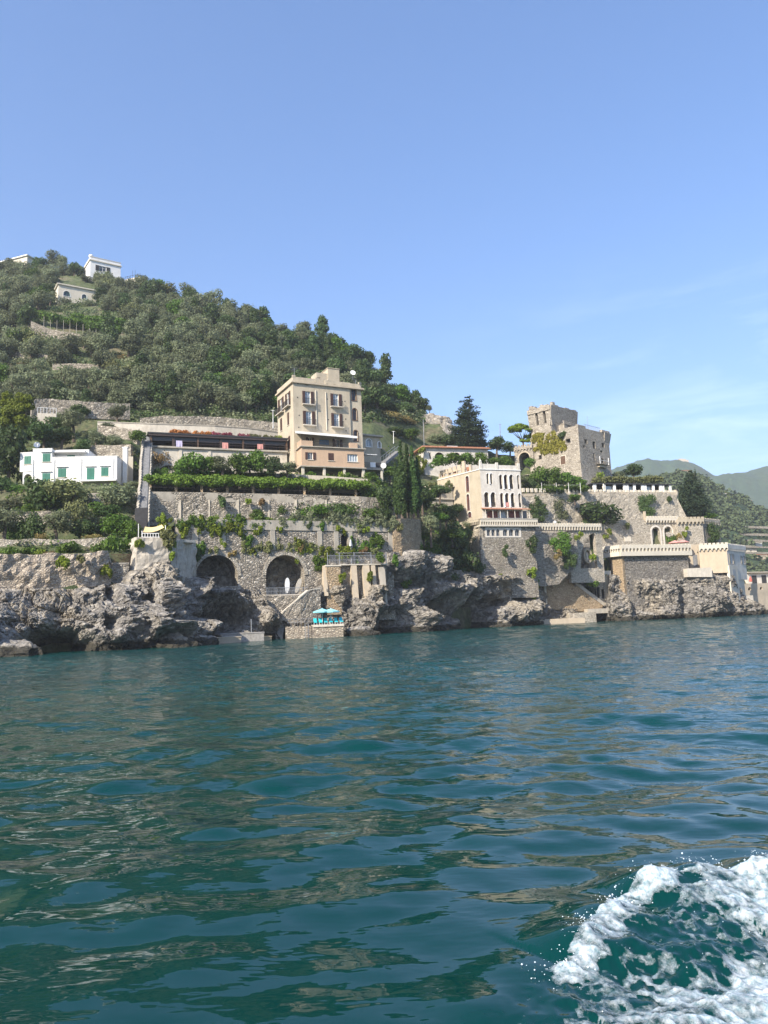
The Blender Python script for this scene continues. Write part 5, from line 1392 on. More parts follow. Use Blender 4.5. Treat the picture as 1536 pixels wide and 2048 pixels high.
def lower_quay():
    # wall under the second arch with its diagonal white-edged ramp, small stairs and platform
    wall_strip('quay_wall', [(505, 1192, 1262, 106), (560, 1191, 1262, 107.2), (615, 1190, 1240, 109)], 1.2, 'rubble_grey', 'rubble wall under the second arch above the water stairs', jag=.02)
    pts = [(563, 1226, 1262, 106.2), (600, 1194, 1245, 107.2), (616, 1181, 1235, 108), (640, 1176, 1230, 109)]
    wall_strip('ramp_wall', pts, .5, 'rubble_grey', 'stone ramp wall with a pale diagonal edge right of the second arch', cope=('concrete_pale', .12), jag=0)
    a = P(553, 1276, 104.2); b_ = P(556, 1236, 107.2); root = empty('water_stairs', (a.x, a.y, 0), 'narrow stone stairs going down to the water under the second arch', 'stairs'); n = 13; mb = MB()
    for k in range(n):
        z = a.z + (b_.z - a.z) * (k + 1) / n; y = a.y + (b_.y - a.y) * k / n; mb.box(I3, a.x - .1, a.x + .85, y, y + 3.2, -.5, z)
    mesh_obj('steps', mb, 'steps_stone', root); mb = MB(); mb.tube([a + Vector((-.1, 0, 1)), b_ + Vector((-.3, 0, 1))], .025, 5); [mb.tube([a.lerp(b_, t) + Vector((-.1, 0, 0)), a.lerp(b_, t) + Vector((-.1, 0, 1))], .02, 4) for t in (0.02, .33, .66, 1)]; mesh_obj('handrail', mb, 'grey_metal', root)
    # bathing platform
    A, B = P(626, 1250, 102.6), P(688, 1248.5, 103.2); f = Fac((A.x, A.y), (B.x, B.y)); z = A.z
    root = empty('bathing_platform', (A.x, A.y, 0), 'concrete bathing platform with turquoise sunbeds by the water', 'platform')
    g = MB(); nn = 14
    mb = MB(); mb.box(f, 0, f.L, 0, 4.6, z - .28, z); mesh_obj('deck', mb, 'concrete_pale', root)
    mb = MB(); mb.box(f, -.1, f.L - .1, .12, 4.6, -1.5, z - .283, taper=0); mesh_obj('base', mb, 'rubble_tan', root)
    mb = MB()
    for k in range(7): u = -.2 - k * .45; mb.tube([f(u, .2, z - .2), f(u, .2, z + .85)], .02, 4)
    for h in (.45, .85): mb.tube([f(0, .2, z + h), f(-3.4, .2, z + h)], .02, 4)
    mesh_obj('railing', mb, 'grey_metal', root)
    mb = MB(); mb.tube([f(-.7, -.25, -.6), f(-.6, -.15, z + .2)], .03, 5); mb.tube([f(-1.1, -.25, -.6), f(-1.0, -.15, z + .2)], .03, 5)
    for k in range(6): mb.tube([f(-.68, -.24, -.4 + k * .3), f(-1.08, -.24, -.4 + k * .3)], .02, 4)
    mesh_obj('ladder', mb, 'grey_metal', root)
    mb = MB(); mb.box(f, -3.6, -.12, .25, 4.4, -1.5, z - .1); mesh_obj('side_block', mb, 'rubble_tan', root)
    # sunbeds, side by side, heads to the rear
    labels = ['turquoise sunbed at the left end of the row', 'turquoise sunbed second from the left of the row', 'turquoise sunbed just left of the right parasol pole', 'turquoise sunbed right of the parasol poles', 'turquoise sunbed second from the right end of the row', 'turquoise sunbed at the right end of the row']
    proto_ = None
    for k in range(6):
        u = .18 + k * (f.L - .6) / 5.05; rt = empty('sunbed', f(u, .7, z), labels[k], 'sunbed', 'turquoise sunbeds on the bathing platform')
        F2 = lambda a, y, zz, u=u: f(u + a, y, zz)
        mb = MB(); mb.hexa([F2(0, .5, z + .28), F2(.42, .5, z + .28), F2(.42, 1.75, z + .34), F2(0, 1.75, z + .34), F2(0, .5, z + .38), F2(.42, .5, z + .38), F2(.42, 1.75, z + .44), F2(0, 1.75, z + .44)]); mesh_obj('seat', mb, 'turquoise_cloth', rt)
        mb = MB(); mb.hexa([F2(0, 1.76, z + .34), F2(.42, 1.76, z + .34), F2(.42, 2.4, z + .80), F2(0, 2.4, z + .80), F2(0, 1.68, z + .42), F2(.42, 1.68, z + .42), F2(.42, 2.34, z + .87), F2(0, 2.34, z + .87)]); mesh_obj('backrest', mb, 'turquoise_cloth', rt)
        mb = MB()
        for a in (.02, .36):
            for y in (.6, 1.7): mb.box(F2, a, a + .04, y, y + .04, z, z + .3)
        mesh_obj('frame', mb, 'white_paint', rt)
    for x, r, lab in ((643.5, 1.30, 'aqua parasol over the left sunbeds'), (661, 1.25, 'aqua parasol over the right sunbeds')):
        u = f.loc(x + 3, 1248)[0]; top = f.loc(x, 1216.5)[1]
        rt = empty('parasol', f(u, 1.5, z), lab, 'parasol', 'aqua parasols on the bathing platform')
        mb = MB(); n = 8; c = f(u, 1.5, top); vs = [c] + [c + Vector((math.cos(k * math.pi / 4 + .3) * r, math.sin(k * math.pi / 4 + .3) * r, -.42)) for k in range(n)] + [c + Vector((math.cos(k * math.pi / 4 + .3) * r * .98, math.sin(k * math.pi / 4 + .3) * r * .98, -.55)) for k in range(n)]
        mb.add(vs, [(0, k + 1, (k + 1) % n + 1) for k in range(n)] + [(k + 1, (k + 1) % n + 1, (k + 1) % n + 9, k + 9) for k in range(n)]); mesh_obj('canopy', mb, 'aqua_cloth', rt, recalc=False)
        mb = MB(); mb.tube([f(u, 1.5, z), f(u, 1.5, top + .08)], .035, 6); mesh_obj('pole', mb, 'white_paint', rt)
        mb = MB(); mb.lathe(f(u, 1.5, z), [(.3, 0), (.3, .08), (.06, .12), (.05, .3)], 10); mesh_obj('base', mb, 'concrete', rt)
    # wooden docks on the left
    for i, (x0, x1, yt, d, dep, zt, mt, lab) in enumerate(((431, 482, 1277.5, 92.5, 2.2, .62, 'plaster_tan', 'tan concrete landing stage low on the water under the first arch'), (440, 528, 1269, 96.5, 1.6, 1.0, 'steps_stone', 'grey ramped landing behind the tan landing stage'), (503, 543, 1276, 99, 1.2, .42, 'stained_wood_deck', 'thin low landing right of the tan landing stage'))):
        a, b_ = P(x0, yt, d), P(x1, yt - 2, d + 1.4); F3 = Fac((a.x, a.y), (b_.x, b_.y)); mb = MB(); mb.box(F3, 0, F3.L, 0, dep, -.8, zt); mb.box(F3, -.06, F3.L + .06, -.06, dep, zt, zt + .12)
        mesh_obj('landing_stage', mb, mt, label=lab, cat='landing stage')
    p = P(503, 1277, 98); mb = MB(); mb.tube([(p.x, p.y, -.5), (p.x, p.y, 2.6)], .06, 6); mb.lathe((p.x, p.y, 2.6), [(.06, 0), (.1, .06), (.0, .16)], 6); mesh_obj('mooring_pole', mb, 'grey_metal', label='thin pale mooring pole beside the tan landing stage', cat='pole')
lower_quay()

def plaster_buttress():
    # stained render pier left of the first arch with the yellow shade sail on top
    mb = MB(); xs = [(266, 1082, 1165), (275, 1078, 1170), (300, 1076, 1178), (330, 1076, 1165), (350, 1082, 1130), (354, 1090, 1128)]
    root = wall_strip('rendered_buttress', [(266, 1078, 1168, 91.5), (272, 1076, 1170, 91), (335, 1076, 1165, 92.4), (352, 1078, 1140, 93.5)], 8, 'eroded_render', 'tall stained and eroded rendered buttress below the yellow shade sail', batter=.06, jag=.05, rough=.2, cope=('concrete_pale', .25))
    wall_strip('buttress_return', [(353.5, 1079, 1165, 93.3), (370, 1079, 1165, 97), (389, 1080, 1165, 101.7)], .6, 'eroded_render', 'shaded right side of the eroded buttress beside the big dark plant', rough=.25)
    # small walled balcony left of it
    wall_strip('balcony_pier', [(221, 1127, 1175, 89.3), (258, 1126, 1172, 90.3)], 3.5, 'rubble_dark', 'square stone pier under the small railed balcony left of the buttress', jag=0, cope=('concrete', .12))
    mb = MB(); a, b_ = P(222, 1126, 89.3), P(262, 1125, 90.3); f = Fac((a.x, a.y), (b_.x, b_.y))
    for j in range(20): u = f.L * j / 19; mb.box(f, u - .015, u + .015, .1, .13, a.z, a.z + 1.0)
    mb.box(f, 0, f.L, .09, .14, a.z + 1.0, a.z + 1.06); mb.box(f, 0, f.L, .09, .14, a.z + .1, a.z + .14)
    mb.tube([f(0, .11, a.z + .1), f(f.L / 2, .11, a.z + 1)], .02, 4); mb.tube([f(f.L / 2, .11, a.z + .1), f(f.L, .11, a.z + 1)], .02, 4)
    mesh_obj('balcony_railing', mb, 'brown_wood', label='brown iron railing of the small balcony left of the buttress', cat='railing')
    wall_strip('balcony_back_wall', [(232, 1098, 1128, 93.5), (264, 1098, 1128, 94)], .4, 'rubble_dark', 'dark wall behind the small railed balcony', jag=0)
    c = P(312, 1062, 95); zs = c.z
    root = empty('shade_sail', (c.x, c.y, P(312, 1078, 95).z), 'pale yellow triangular shade sail on thin poles above the buttress', 'shade sail')
    A, B, C, D = P(284, 1064, 93.5), P(331, 1053, 94.5), P(324, 1049, 98), P(290, 1053, 98); mb = MB(); n = 10; vs = []; fs = []
    for i in range(n + 1):
        for j in range(n + 1):
            s, t = i / n, j / n; p = A.lerp(B, s).lerp(D.lerp(C, s), t); p.z -= .30 * 4 * s * (1 - s) * (1 - .3 * t) + .2 * 4 * t * (1 - t); vs.append(p)
    vs2 = [v - Vector((0, 0, .02)) for v in vs]; m_ = len(vs)
    for i in range(n):
        for j in range(n): a = i * (n + 1) + j; fs.append((a, a + n + 1, a + n + 2, a + 1)); fs.append((m_ + a, m_ + a + 1, m_ + a + n + 2, m_ + a + n + 1))
    mb.add(vs + vs2, fs); mesh_obj('sail', mb, 'yellow_cloth', root, smooth=True)
    for q, b2 in ((A, 1080), (B, 1076), (P(277, 1050, 94), 1078)): mb = MB(); g = P(290, b2, 94).z; mb.tube([(q.x, q.y, g - .3), (q.x, q.y, q.z + .15)], .045, 5); mesh_obj('pole', mb, 'white_paint', root)
    mb = MB(); f = Fac(xy(285, 93.2), xy(328, 94.2)); g = P(300, 1076, 93.5).z; mb.box(f, 0, f.L, 0, .08, g + .55, g + .62); mb.box(f, 0, f.L, 0, .08, g + .1, g + .16)
    for j in range(9): u = f.L * j / 8; mb.box(f, u - .03, u + .03, .01, .07, g - .1, g + .6)
    mesh_obj('low_fence', mb, 'white_paint', label='low pale fence under the yellow shade sail', cat='fence')
plaster_buttress()

def long_stairs():
    # straight stairway climbing the garden between the white house and the pergola
    bot, top = P(281, 1058, 103), P(292, 872, 126); root = empty('long_stairway', bot, 'long straight grey stairway with a pale side wall climbing between the gardens', 'stairs'); n = 70; mb = MB()
    e = (top - bot) / n
    for k in range(n):
        c = bot + e * k; mb.box(I3, c.x - .4, c.x + .75, c.y, c.y + e.y + .02, c.z - 2.2, c.z + e.z)
    mesh_obj('steps', mb, 'stairs_grey', root)
    mb = MB()
    for side, off in ((-1, -.62), (1, .85)):
        for k in range(0, n, 2):
            c = bot + e * k; hh = .6 if side < 0 else -.05; x = c.x + off * .95 + .06 * random.uniform(-1, 1)
            mb.hexa([(x - .13, c.y, c.z - 2.4), (x + .13, c.y, c.z - 2.4), (x + .13, c.y + 2 * e.y, c.z - 2.4 + 2 * e.z), (x - .13, c.y + 2 * e.y, c.z - 2.4 + 2 * e.z), (x - .13, c.y, c.z + hh), (x + .13, c.y, c.z + hh), (x + .13, c.y + 2 * e.y, c.z + hh + 2 * e.z), (x - .13, c.y + 2 * e.y, c.z + hh + 2 * e.z)])
    mesh_obj('side_wall', mb, 'concrete', root)
    mb = MB(); a = P(281, 1060, 102.6); mb.box(I3, a.x - .75, a.x + .9, a.y - .1, a.y + .3, a.z - 1.5, a.z + 3.0); mesh_obj('dark_passage_block', mb, 'shade_black', root)  # solid near-black block: shade of a passage mouth put into its colour
long_stairs()

foliage('vine_leaf', (.045, .10, .012), (.20, .30, .035), .5, transl=.3)
def pergola():
    root = empty('vine_pergola', P(305, 985, UW(305) + .5), 'long pergola of square stone piers roofed with green vines', 'pergola')
    zf = P(305, 985, UW(305)).z
    for k, x in enumerate(np.linspace(300, 712, 9)):
        d = UW(x) + .5; p = PZ(float(x), zf, d)
        for dd in (0,):
            mb = MB(); z0 = P(float(x), 985 + (x - 300) * .02, d).z; mb.box(I3, p.x - .18, p.x + .18, p.y, p.y + .36, z0 - .1, z0 + 1.55); mesh_obj('pier', mb, 'rubble_ochre', root)
    mb = MB()
    for a, b_ in zip(np.linspace(300, 712, 9), np.linspace(300, 712, 9)[1:]):
        p, q = PZ(float(a), 0, UW(a) + .6), PZ(float(b_), 0, UW(b_) + .6); za = P(float(a), 985 + (a - 300) * .02, UW(a) + .5).z + 1.6; zb = P(float(b_), 985 + (b_ - 300) * .02, UW(b_) + .5).z + 1.6
        mb.tube([(p.x, p.y, za), (q.x, q.y, zb)], .05, 5); mb.tube([(p.x, p.y - .02, za - .75), (q.x, q.y - .02, zb - .75)], .025, 4)
        for k in range(4): t = k / 4; c = Vector((p.x, p.y, za)).lerp(Vector((q.x, q.y, zb)), t); mb.tube([c, c + Vector((-.6, 5.5, .5))], .04, 4)
    mesh_obj('beams', mb, 'pale_bark', root)
    bl = []
    for x in np.arange(296, 735, 5.0):
        for r in range(5):
            d = UW(x) + .3 + r * 1.25 + random.uniform(-.3, .3); z = zf + 1.75 + r * .34 + random.uniform(-.25, .45); p = PZ(float(x) + random.uniform(-3, 3), z, d); s = random.uniform(.38, 1.0)
            bl.append((p.x, p.y, p.z + .1, s, s, s * .62))
    e = leaf_mesh('vines', [(a - root.location.x, b_ - root.location.y, c - root.location.z, d, e_, f_) for a, b_, c, d, e_, f_ in bl], 46000, .16, 'vine_leaf', seed=5, shell=.3); o = bpy.data.objects.new('vines', e); COL.objects.link(o); o.parent = root
    # dim garden wall seen behind the piers
    wall_strip('pergola_back_wall', [(298, 966, 990, UW(298) + 6.2), (720, 974, 996, UW(720) + 5)], .4, 'rubble_dark', 'dark wall at the back of the vine pergola', jag=0)
    wall_strip('plant_terrace_wall', [(298, 940, 968, 121.5), (420, 943, 970, 124), (560, 947, 972, 127), (660, 952, 975, 127.5), (735, 958, 980, 128)], .5, 'concrete', 'pale low wall between the vines and the shrubs under the terrace', jag=.03)
pergola()

def buttress_bastion():
    # squat pale bastion with three tall pillars over the bathing place
    k = Fac(xy(646, 110.6), xy(768, 113.6)); q = lambda x, y: (580 + x / 4.8, 1020 + y / 4.8)
    zt = k.loc(*q(400, 535))[1]; zl = k.loc(*q(400, 780))[1]; root = empty('pillared_bastion', (k.A.x, k.A.y, 3), 'pale stone bastion with tall pillars and a railed top above the sunbeds', 'bastion')
    u1 = k.loc(*q(470, 600))[0]; mb = MB(); mb.box(k, 0, u1, -.9, 3, 3, zt - .15); mesh_obj('block', mb, 'rubble_ochre', root)
    mb = MB(); mb.box(k, u1 + .003, k.L, .2, 3, 3, zt); mesh_obj('rear_wall', mb, 'rubble_tan', root)
    for x, w, yb in ((605, .42, 860), (722, .5, 830), (872, .45, 850), (325, .25, 760), (790, .3, 800)):
        u = k.loc(*q(x, 600))[0]; zb = k.loc(*q(x, yb))[1] - 1.0; ztp = zt - (.35 if x == 872 else 0); mb = MB(); mb.hexa([k(u - w, -1.3, zb), k(u + w, -1.3, zb), k(u + w, .25, zb), k(u - w, .25, zb), k(u - w, -.5, ztp), k(u + w, -.5, ztp), k(u + w, .25, ztp), k(u - w, .25, ztp)]); mesh_obj('pillar', mb, 'plaster_tan' if x != 872 else 'concrete', root)
    mb = MB(); mb.box(k, -.15, u1 + .1, -1.0, 3, zt - .147, zt + .05); mb.box(k, u1 + .103, k.L, -.55, 3, zt + .003, zt + .16); mesh_obj('coping', mb, 'concrete_pale', root)
    mb = MB(); u2, u3 = k.loc(*q(470, 480))[0], k.loc(*q(770, 480))[0]; mb.box(k, u2, u3, 1.6, 1.9, zt, zt + 2.0); mesh_obj('inner_wall', mb, 'plaster_ochre', root)
    mb = MB(); zr = zt + .16
    for j in range(40): u = k.L * .04 + (k.L * .95) * j / 39; mb.box(k, u - .013, u + .013, -.45, -.42, zr, zr + 1.25)
    for z in (.6, 1.25): mb.box(k, .3, k.L - .1, -.46, -.41, zr + z, zr + z + .05)
    for u in (.3, u1, u1 + 2.2, u3, k.L - .2): mb.box(k, u - .04, u + .04, -.48, -.4, zr - .05, zr + 1.7)
    mb.tube([k(u2, 0, zr + 1.65), k(u3, 0, zr + 1.65)], .05, 5); mb.tube([k(u2, 1.5, zr + 1.9), k(u3, 1.5, zr + 1.9)], .05, 5)
    for j in range(7): u = u2 + (u3 - u2) * j / 6; mb.tube([k(u, -.2, zr + 1.6), k(u, 1.6, zr + 1.95)], .03, 4)
    mesh_obj('railing', mb, 'grey_metal', root)
    p = k((u2 + u3) / 2 - .4, .4, zr); mb = MB(); mb.tube([p, p + Vector((0, 0, 3.4))], .12, 6); mb.lathe(p + Vector((0, 0, 2.6)), [(.2, 0), (.3, .1), (.12, 1.0), (.0, 1.2)], 8); mesh_obj('flag_post', mb, 'grey_metal', root)
    # tan curved bastion at the end of the arcaded wall
    wall_strip('curved_bastion', [(785, 1040, 1100, 115.5), (800, 1037, 1110, 116), (822, 1037, 1110, 118.5), (838, 1038, 1110, 122), (842, 1040, 1105, 127)], 1.5, 'rubble_ochre', 'tan curved bastion at the right end of the arcaded wall', jag=.03)
buttress_bastion()

# parked car on the hill road, only its roof above the parapet
def car():
    c = P(440, 853.5, 141.5); z = c.z - 1.25; root = empty('parked_car', (c.x, c.y, z), 'silver car on the hill road, only its roof above the wall', 'car')
    prof = [(-2.1, .35), (2.1, .35), (2.15, .8), (1.3, .95), (.7, 1.42), (-1.2, 1.45), (-1.9, .98), (-2.15, .85)]
    f = Fac((c.x - 2.15, c.y), (c.x + 2.15, c.y + .5)); mb = MB(); mb.slab(f, [(a + 2.15, z + b_) for a, b_ in prof], [], 0, 1.7); mesh_obj('body', mb, 'car_paint', root)
    mb = MB(); mb.slab(f, [(a + 2.15, z + b_) for a, b_ in ((1.15, .95), (.66, 1.36), (-1.12, 1.39), (-1.7, 1.0))], [], -.01, 1.71); mesh_obj('window', mb, 'glass', root)
    for u in (.75, 3.5):
        for y in (-.02, 1.5): mb = MB(); mb.lathe(f(u, y, z + .33), [(.33, 0), (.33, .22)], 14, axis=f.n); mesh_obj('wheel', mb, 'rubber', root)
car()

# ================================================================== houses on the ridge
def ridge_houses():
    g = Fac(xy(180, 240, 118), xy(241, 245.6, 118)); g0 = Fac(xy(164, 248), xy(180, 240, 118)); zt = g.loc(181, 513)[1]; z0 = zt - 9
    root = empty('ridge_house', (g.A.x, g.A.y, z0), 'white flat-roofed house on the skyline with one shuttered window', 'house')
    r = pxrect(g, 198.5, 531, 212.5, 545); mb = MB(); mb.slab(g, rect(0, g.L, z0, zt), [rect(*r)], 0, .4); mb.box(g, 0, .4, .403, 8, z0, zt); mb.box(g, g.L - .4, g.L, .403, 8, z0, zt); mb.box(g, 0, g.L, 8.003, 8.4, z0, zt); mb.box(g, .4, g.L - .4, .403, 8, zt - 1, zt - .7); mesh_obj('wall', mb, 'plaster_white', root)
    window(root, g, r, 'open', 'shade_black')
    mb = MB(); mb.box(g, -.3, g.L + .3, -.3, 8.6, zt - 1.3, zt - 1.0); mb.box(g, -.1, g.L + .1, -.1, .3, zt, zt + .15); mesh_obj('cornice', mb, 'plaster_cream', root)
    p = g(.6, 1.5, zt); mb = MB(); mb.lathe(p, [(.5, 0), (.5, .4), (.85, .6), (.7, 1.2), (.0, 1.6)], 12); mesh_obj('roof_dome', mb, 'plaster_white', root, smooth=True)
    g = Fac(xy(-30, 262, 130), xy(54, 255, 130)); zt = g.loc(54, 512)[1]; root = empty('ridge_house', (g.A.x, g.A.y, zt - 5), 'cream building with a long pale roof edge at the top left corner of the ridge', 'house')
    mb = MB(); mb.box(g, 0, g.L, 0, 7, zt - 6, zt); mesh_obj('wall', mb, 'plaster_cream', root); mb = MB(); mb.box(g, -.5, g.L + .5, -.5, 7.5, zt, zt + .4); mesh_obj('roof', mb, 'plaster_white', root)
    dd = dh(150, 602, 226) - 3; g = Fac(xy(117, dd, 104), xy(193, dd * 1.027, 104)); g0 = Fac(xy(112, 239), xy(117, 232, 104)); zt = g.loc(118, 569)[1]; root = empty('arched_hill_house', (g.A.x, g.A.y, zt - 6), 'cream hillside house with green arched windows among the olive trees', 'house')
    q = lambda x, y: (x / 5.12, 560 + y / 5.12)
    ws = [pxrect(g, *q(650, 106), *q(718, 172)), pxrect(g, *q(838, 142), *q(888, 200))]
    mb = MB(); mb.slab(g, rect(0, g.L, zt - 9, zt), [arch(*r) for r in ws], 0, .4); mb.box(g, 0, .4, .403, 7, zt - 9, zt); mb.box(g, g.L - .4, g.L, .403, 7, zt - 9, zt); mb.box(g, .4, g.L - .4, .403, 7, zt - .6, zt - .2); mesh_obj('wall', mb, 'plaster_cream', root)
    for r in ws: window(root, g, r, None, arched=True, frame='green_shutter', surround='plaster_white')
    mb = MB(); mb.box(g, -.4, g.L + .4, -.4, 7.4, zt, zt + .35); mesh_obj('roof', mb, 'plaster_cream', root)
    c = P(90, 562, 236); mb = MB(); mb.lathe(c, [(.7, -1.2), (.75, 0), (.5, .5), (0, .7)], 10); mesh_obj('water_tank', mb, 'plaster_white', label='small white water tank left of the arched hillside house', cat='tank')
    g = Fac(xy(250, 240, 118), xy(280, 238, 118)); zt = g.loc(265, 549)[1]; root = empty('rooftop_terrace', (g.A.x, g.A.y, zt - 4), 'small terrace frame on the skyline right of the white ridge house', 'terrace'); mb = MB(); mb.box(g, 0, g.L, 0, 4, zt - 4, zt - 1.2); mesh_obj('base', mb, 'plaster_cream', root)
    mb = MB(); [mb.tube([g(u, .1, zt - 1.2), g(u, .1, zt + (1.4 if abs(u - g.L * .6) < .6 else -.1))], .05, 4) for u in np.linspace(0, g.L, 7)]; mb.tube([g(0, .1, zt - .3), g(g.L, .1, zt - .3)], .05, 4); mesh_obj('railing', mb, 'dark_metal', root)
    # low pavilion left of the house cluster
    g = Fac(xy(74, 132, 38), xy(112, 133, 38)); zt = g.loc(80, 826)[1]; root = empty('garden_pavilion', (g.A.x, g.A.y, zt - 3), 'grey flat-roofed garden pavilion with a white railing behind the lime tree', 'pavilion'); mb = MB(); mb.box(g, 0, g.L, 0, 4, zt - 4, zt); mesh_obj('wall', mb, 'concrete_pale', root)
    mb = MB(); [mb.tube([g(u, .1, zt), g(u, .1, zt + 1)], .04, 4) for u in np.linspace(0, g.L, 7)]; mb.tube([g(0, .1, zt + 1), g(g.L, .1, zt + 1)], .04, 4); mesh_obj('railing', mb, 'white_paint', root)
    # vine rows with stakes on the upper terraces
    for i, (x0, x1, ya, yb, d, lab) in enumerate(((88, 245, 637, 668, 206, 'lower row of staked green vines on the hill terrace'), (150, 250, 640, 652, 212, 'upper row of staked green vines on the hill terrace'), (40, 92, 630, 634, 213, 'short vine row left of the main vine terrace'))):
        d = dh((x0 + x1) / 2, (ya + yb) / 2 + 8, d)
        root = empty('vine_row', P(x0, ya, d), lab, 'vines', 'vine rows on the hill terrace'); bl = []
        for x in np.arange(x0, x1, 2.2): p = P(float(x), ya + (yb - ya) * (x - x0) / (x1 - x0) + random.uniform(-3, 3), d + random.uniform(-1, 1)); s = random.uniform(.8, 1.5); bl.append((p.x - root.location.x, p.y - root.location.y, p.z - root.location.z + .6, s, s, s * .8))
        e = leaf_mesh('vines', bl, 11000, .26, 'green_leaf', seed=i, shell=.3); o = bpy.data.objects.new('vines', e); COL.objects.link(o); o.parent = root
        for x in np.arange(x0, x1, 13): a = P(float(x), ya + (yb - ya) * (x - x0) / (x1 - x0), d - 1.3); mb = MB(); mb.tube([a + Vector((0, 0, -2.6)), a + Vector((0, 0, .6))], .05, 4); mesh_obj('stake', mb, 'concrete_pale', root)
    for i, (x0, y0_, x1, y1_, d) in enumerate(((0, 730, 40, 740, 176), (18, 708, 48, 712, 184), (55, 742, 90, 753, 172))):
        d = dh((x0 + x1) / 2 + 1, (y0_ + y1_) / 2 + 6, d) - .5; mb = MB(); a, b_ = P(x0, y0_, d), P(x1, y1_, d)
        for t in np.linspace(0, 1, 5): c = a.lerp(b_, float(t)); mb.tube([c - Vector((0, 0, 1.4)), c + Vector((0, 0, .5))], .09, 5)
        for h in (.3, -.3): mb.tube([a + Vector((0, 0, h)), b_ + Vector((0, 0, h))], .07, 5)
        mesh_obj('wooden_fence', mb, 'pale_bark', label=['pale log fence at the left edge of the bare hill patch', 'short upper log fence in the bare hill patch', 'small log fence right of the edge fence in the bare patch'][i], cat='fence')
ridge_houses()
# ================================================================== long low building behind the cypresses
def long_building():
    q = lambda x, y: (720 + x / 4.267, 860 + y / 4.267)
    f = Fac(xy(848, 153, 35), xy(976, 157, 35)); g = Fac(xy(829, 160, 35), xy(848, 153, 35)); zt = f.loc(*q(520, 150))[1]; z0 = zt - 6
    root = empty('long_low_building', (f.A.x, f.A.y, z0), 'long low rendered building with arched openings and a thin tiled roof behind the arcaded villa', 'building')
    ws = [pxrect(f, *q(592, 192), *q(606, 250)), pxrect(f, *q(635, 190), *q(720, 250)), pxrect(f, *q(790, 192), *q(860, 250)), pxrect(f, *q(900, 195), *q(960, 250))]
    mb = MB(); mb.slab(f, rect(0, f.L, z0, zt), [arch(a, b_, c - .4, d) if i else rect(a, b_, c, d) for i, (a, b_, c, d) in enumerate(ws)], 0, .35); mb.box(g, 0, g.L - .003, 0, .35, z0, zt); mb.box(f, f.L - .35, f.L, .353, 6, z0, zt); mesh_obj('wall', mb, 'plaster_villa', root)
    mb = MB(); mb.box(f, .36, f.L - .36, 1.2, 1.4, z0, zt - .1); mesh_obj('inner_wall', mb, 'shade_black', root)
    mb = MB(); mb.box(f, -.6, f.L + .4, -.6, 8, zt, zt + .16); mb.box(f, -.4, f.L + .2, -.4, 7.8, zt + .163, zt + .35); mesh_obj('roof', mb, 'terracotta', root)
    mb = MB(); a = f.loc(*q(740, 140), 3)[0]; b_ = f.loc(*q(830, 140), 3)[0]; mb.box(f, a, b_, 2.8, 4, zt + .35, zt + 1.2); mesh_obj('roof_store', mb, 'white_paint', root)
    mb = MB(); p = PZ(848, zt, 154); mb.tube([(p.x, p.y, zt - 4), (p.x + .1, p.y, zt + 6.2)], .06, 5); mesh_obj('pole', mb, 'grey_metal', label='thin tall pole at the left corner of the long low building', cat='pole')
long_building()

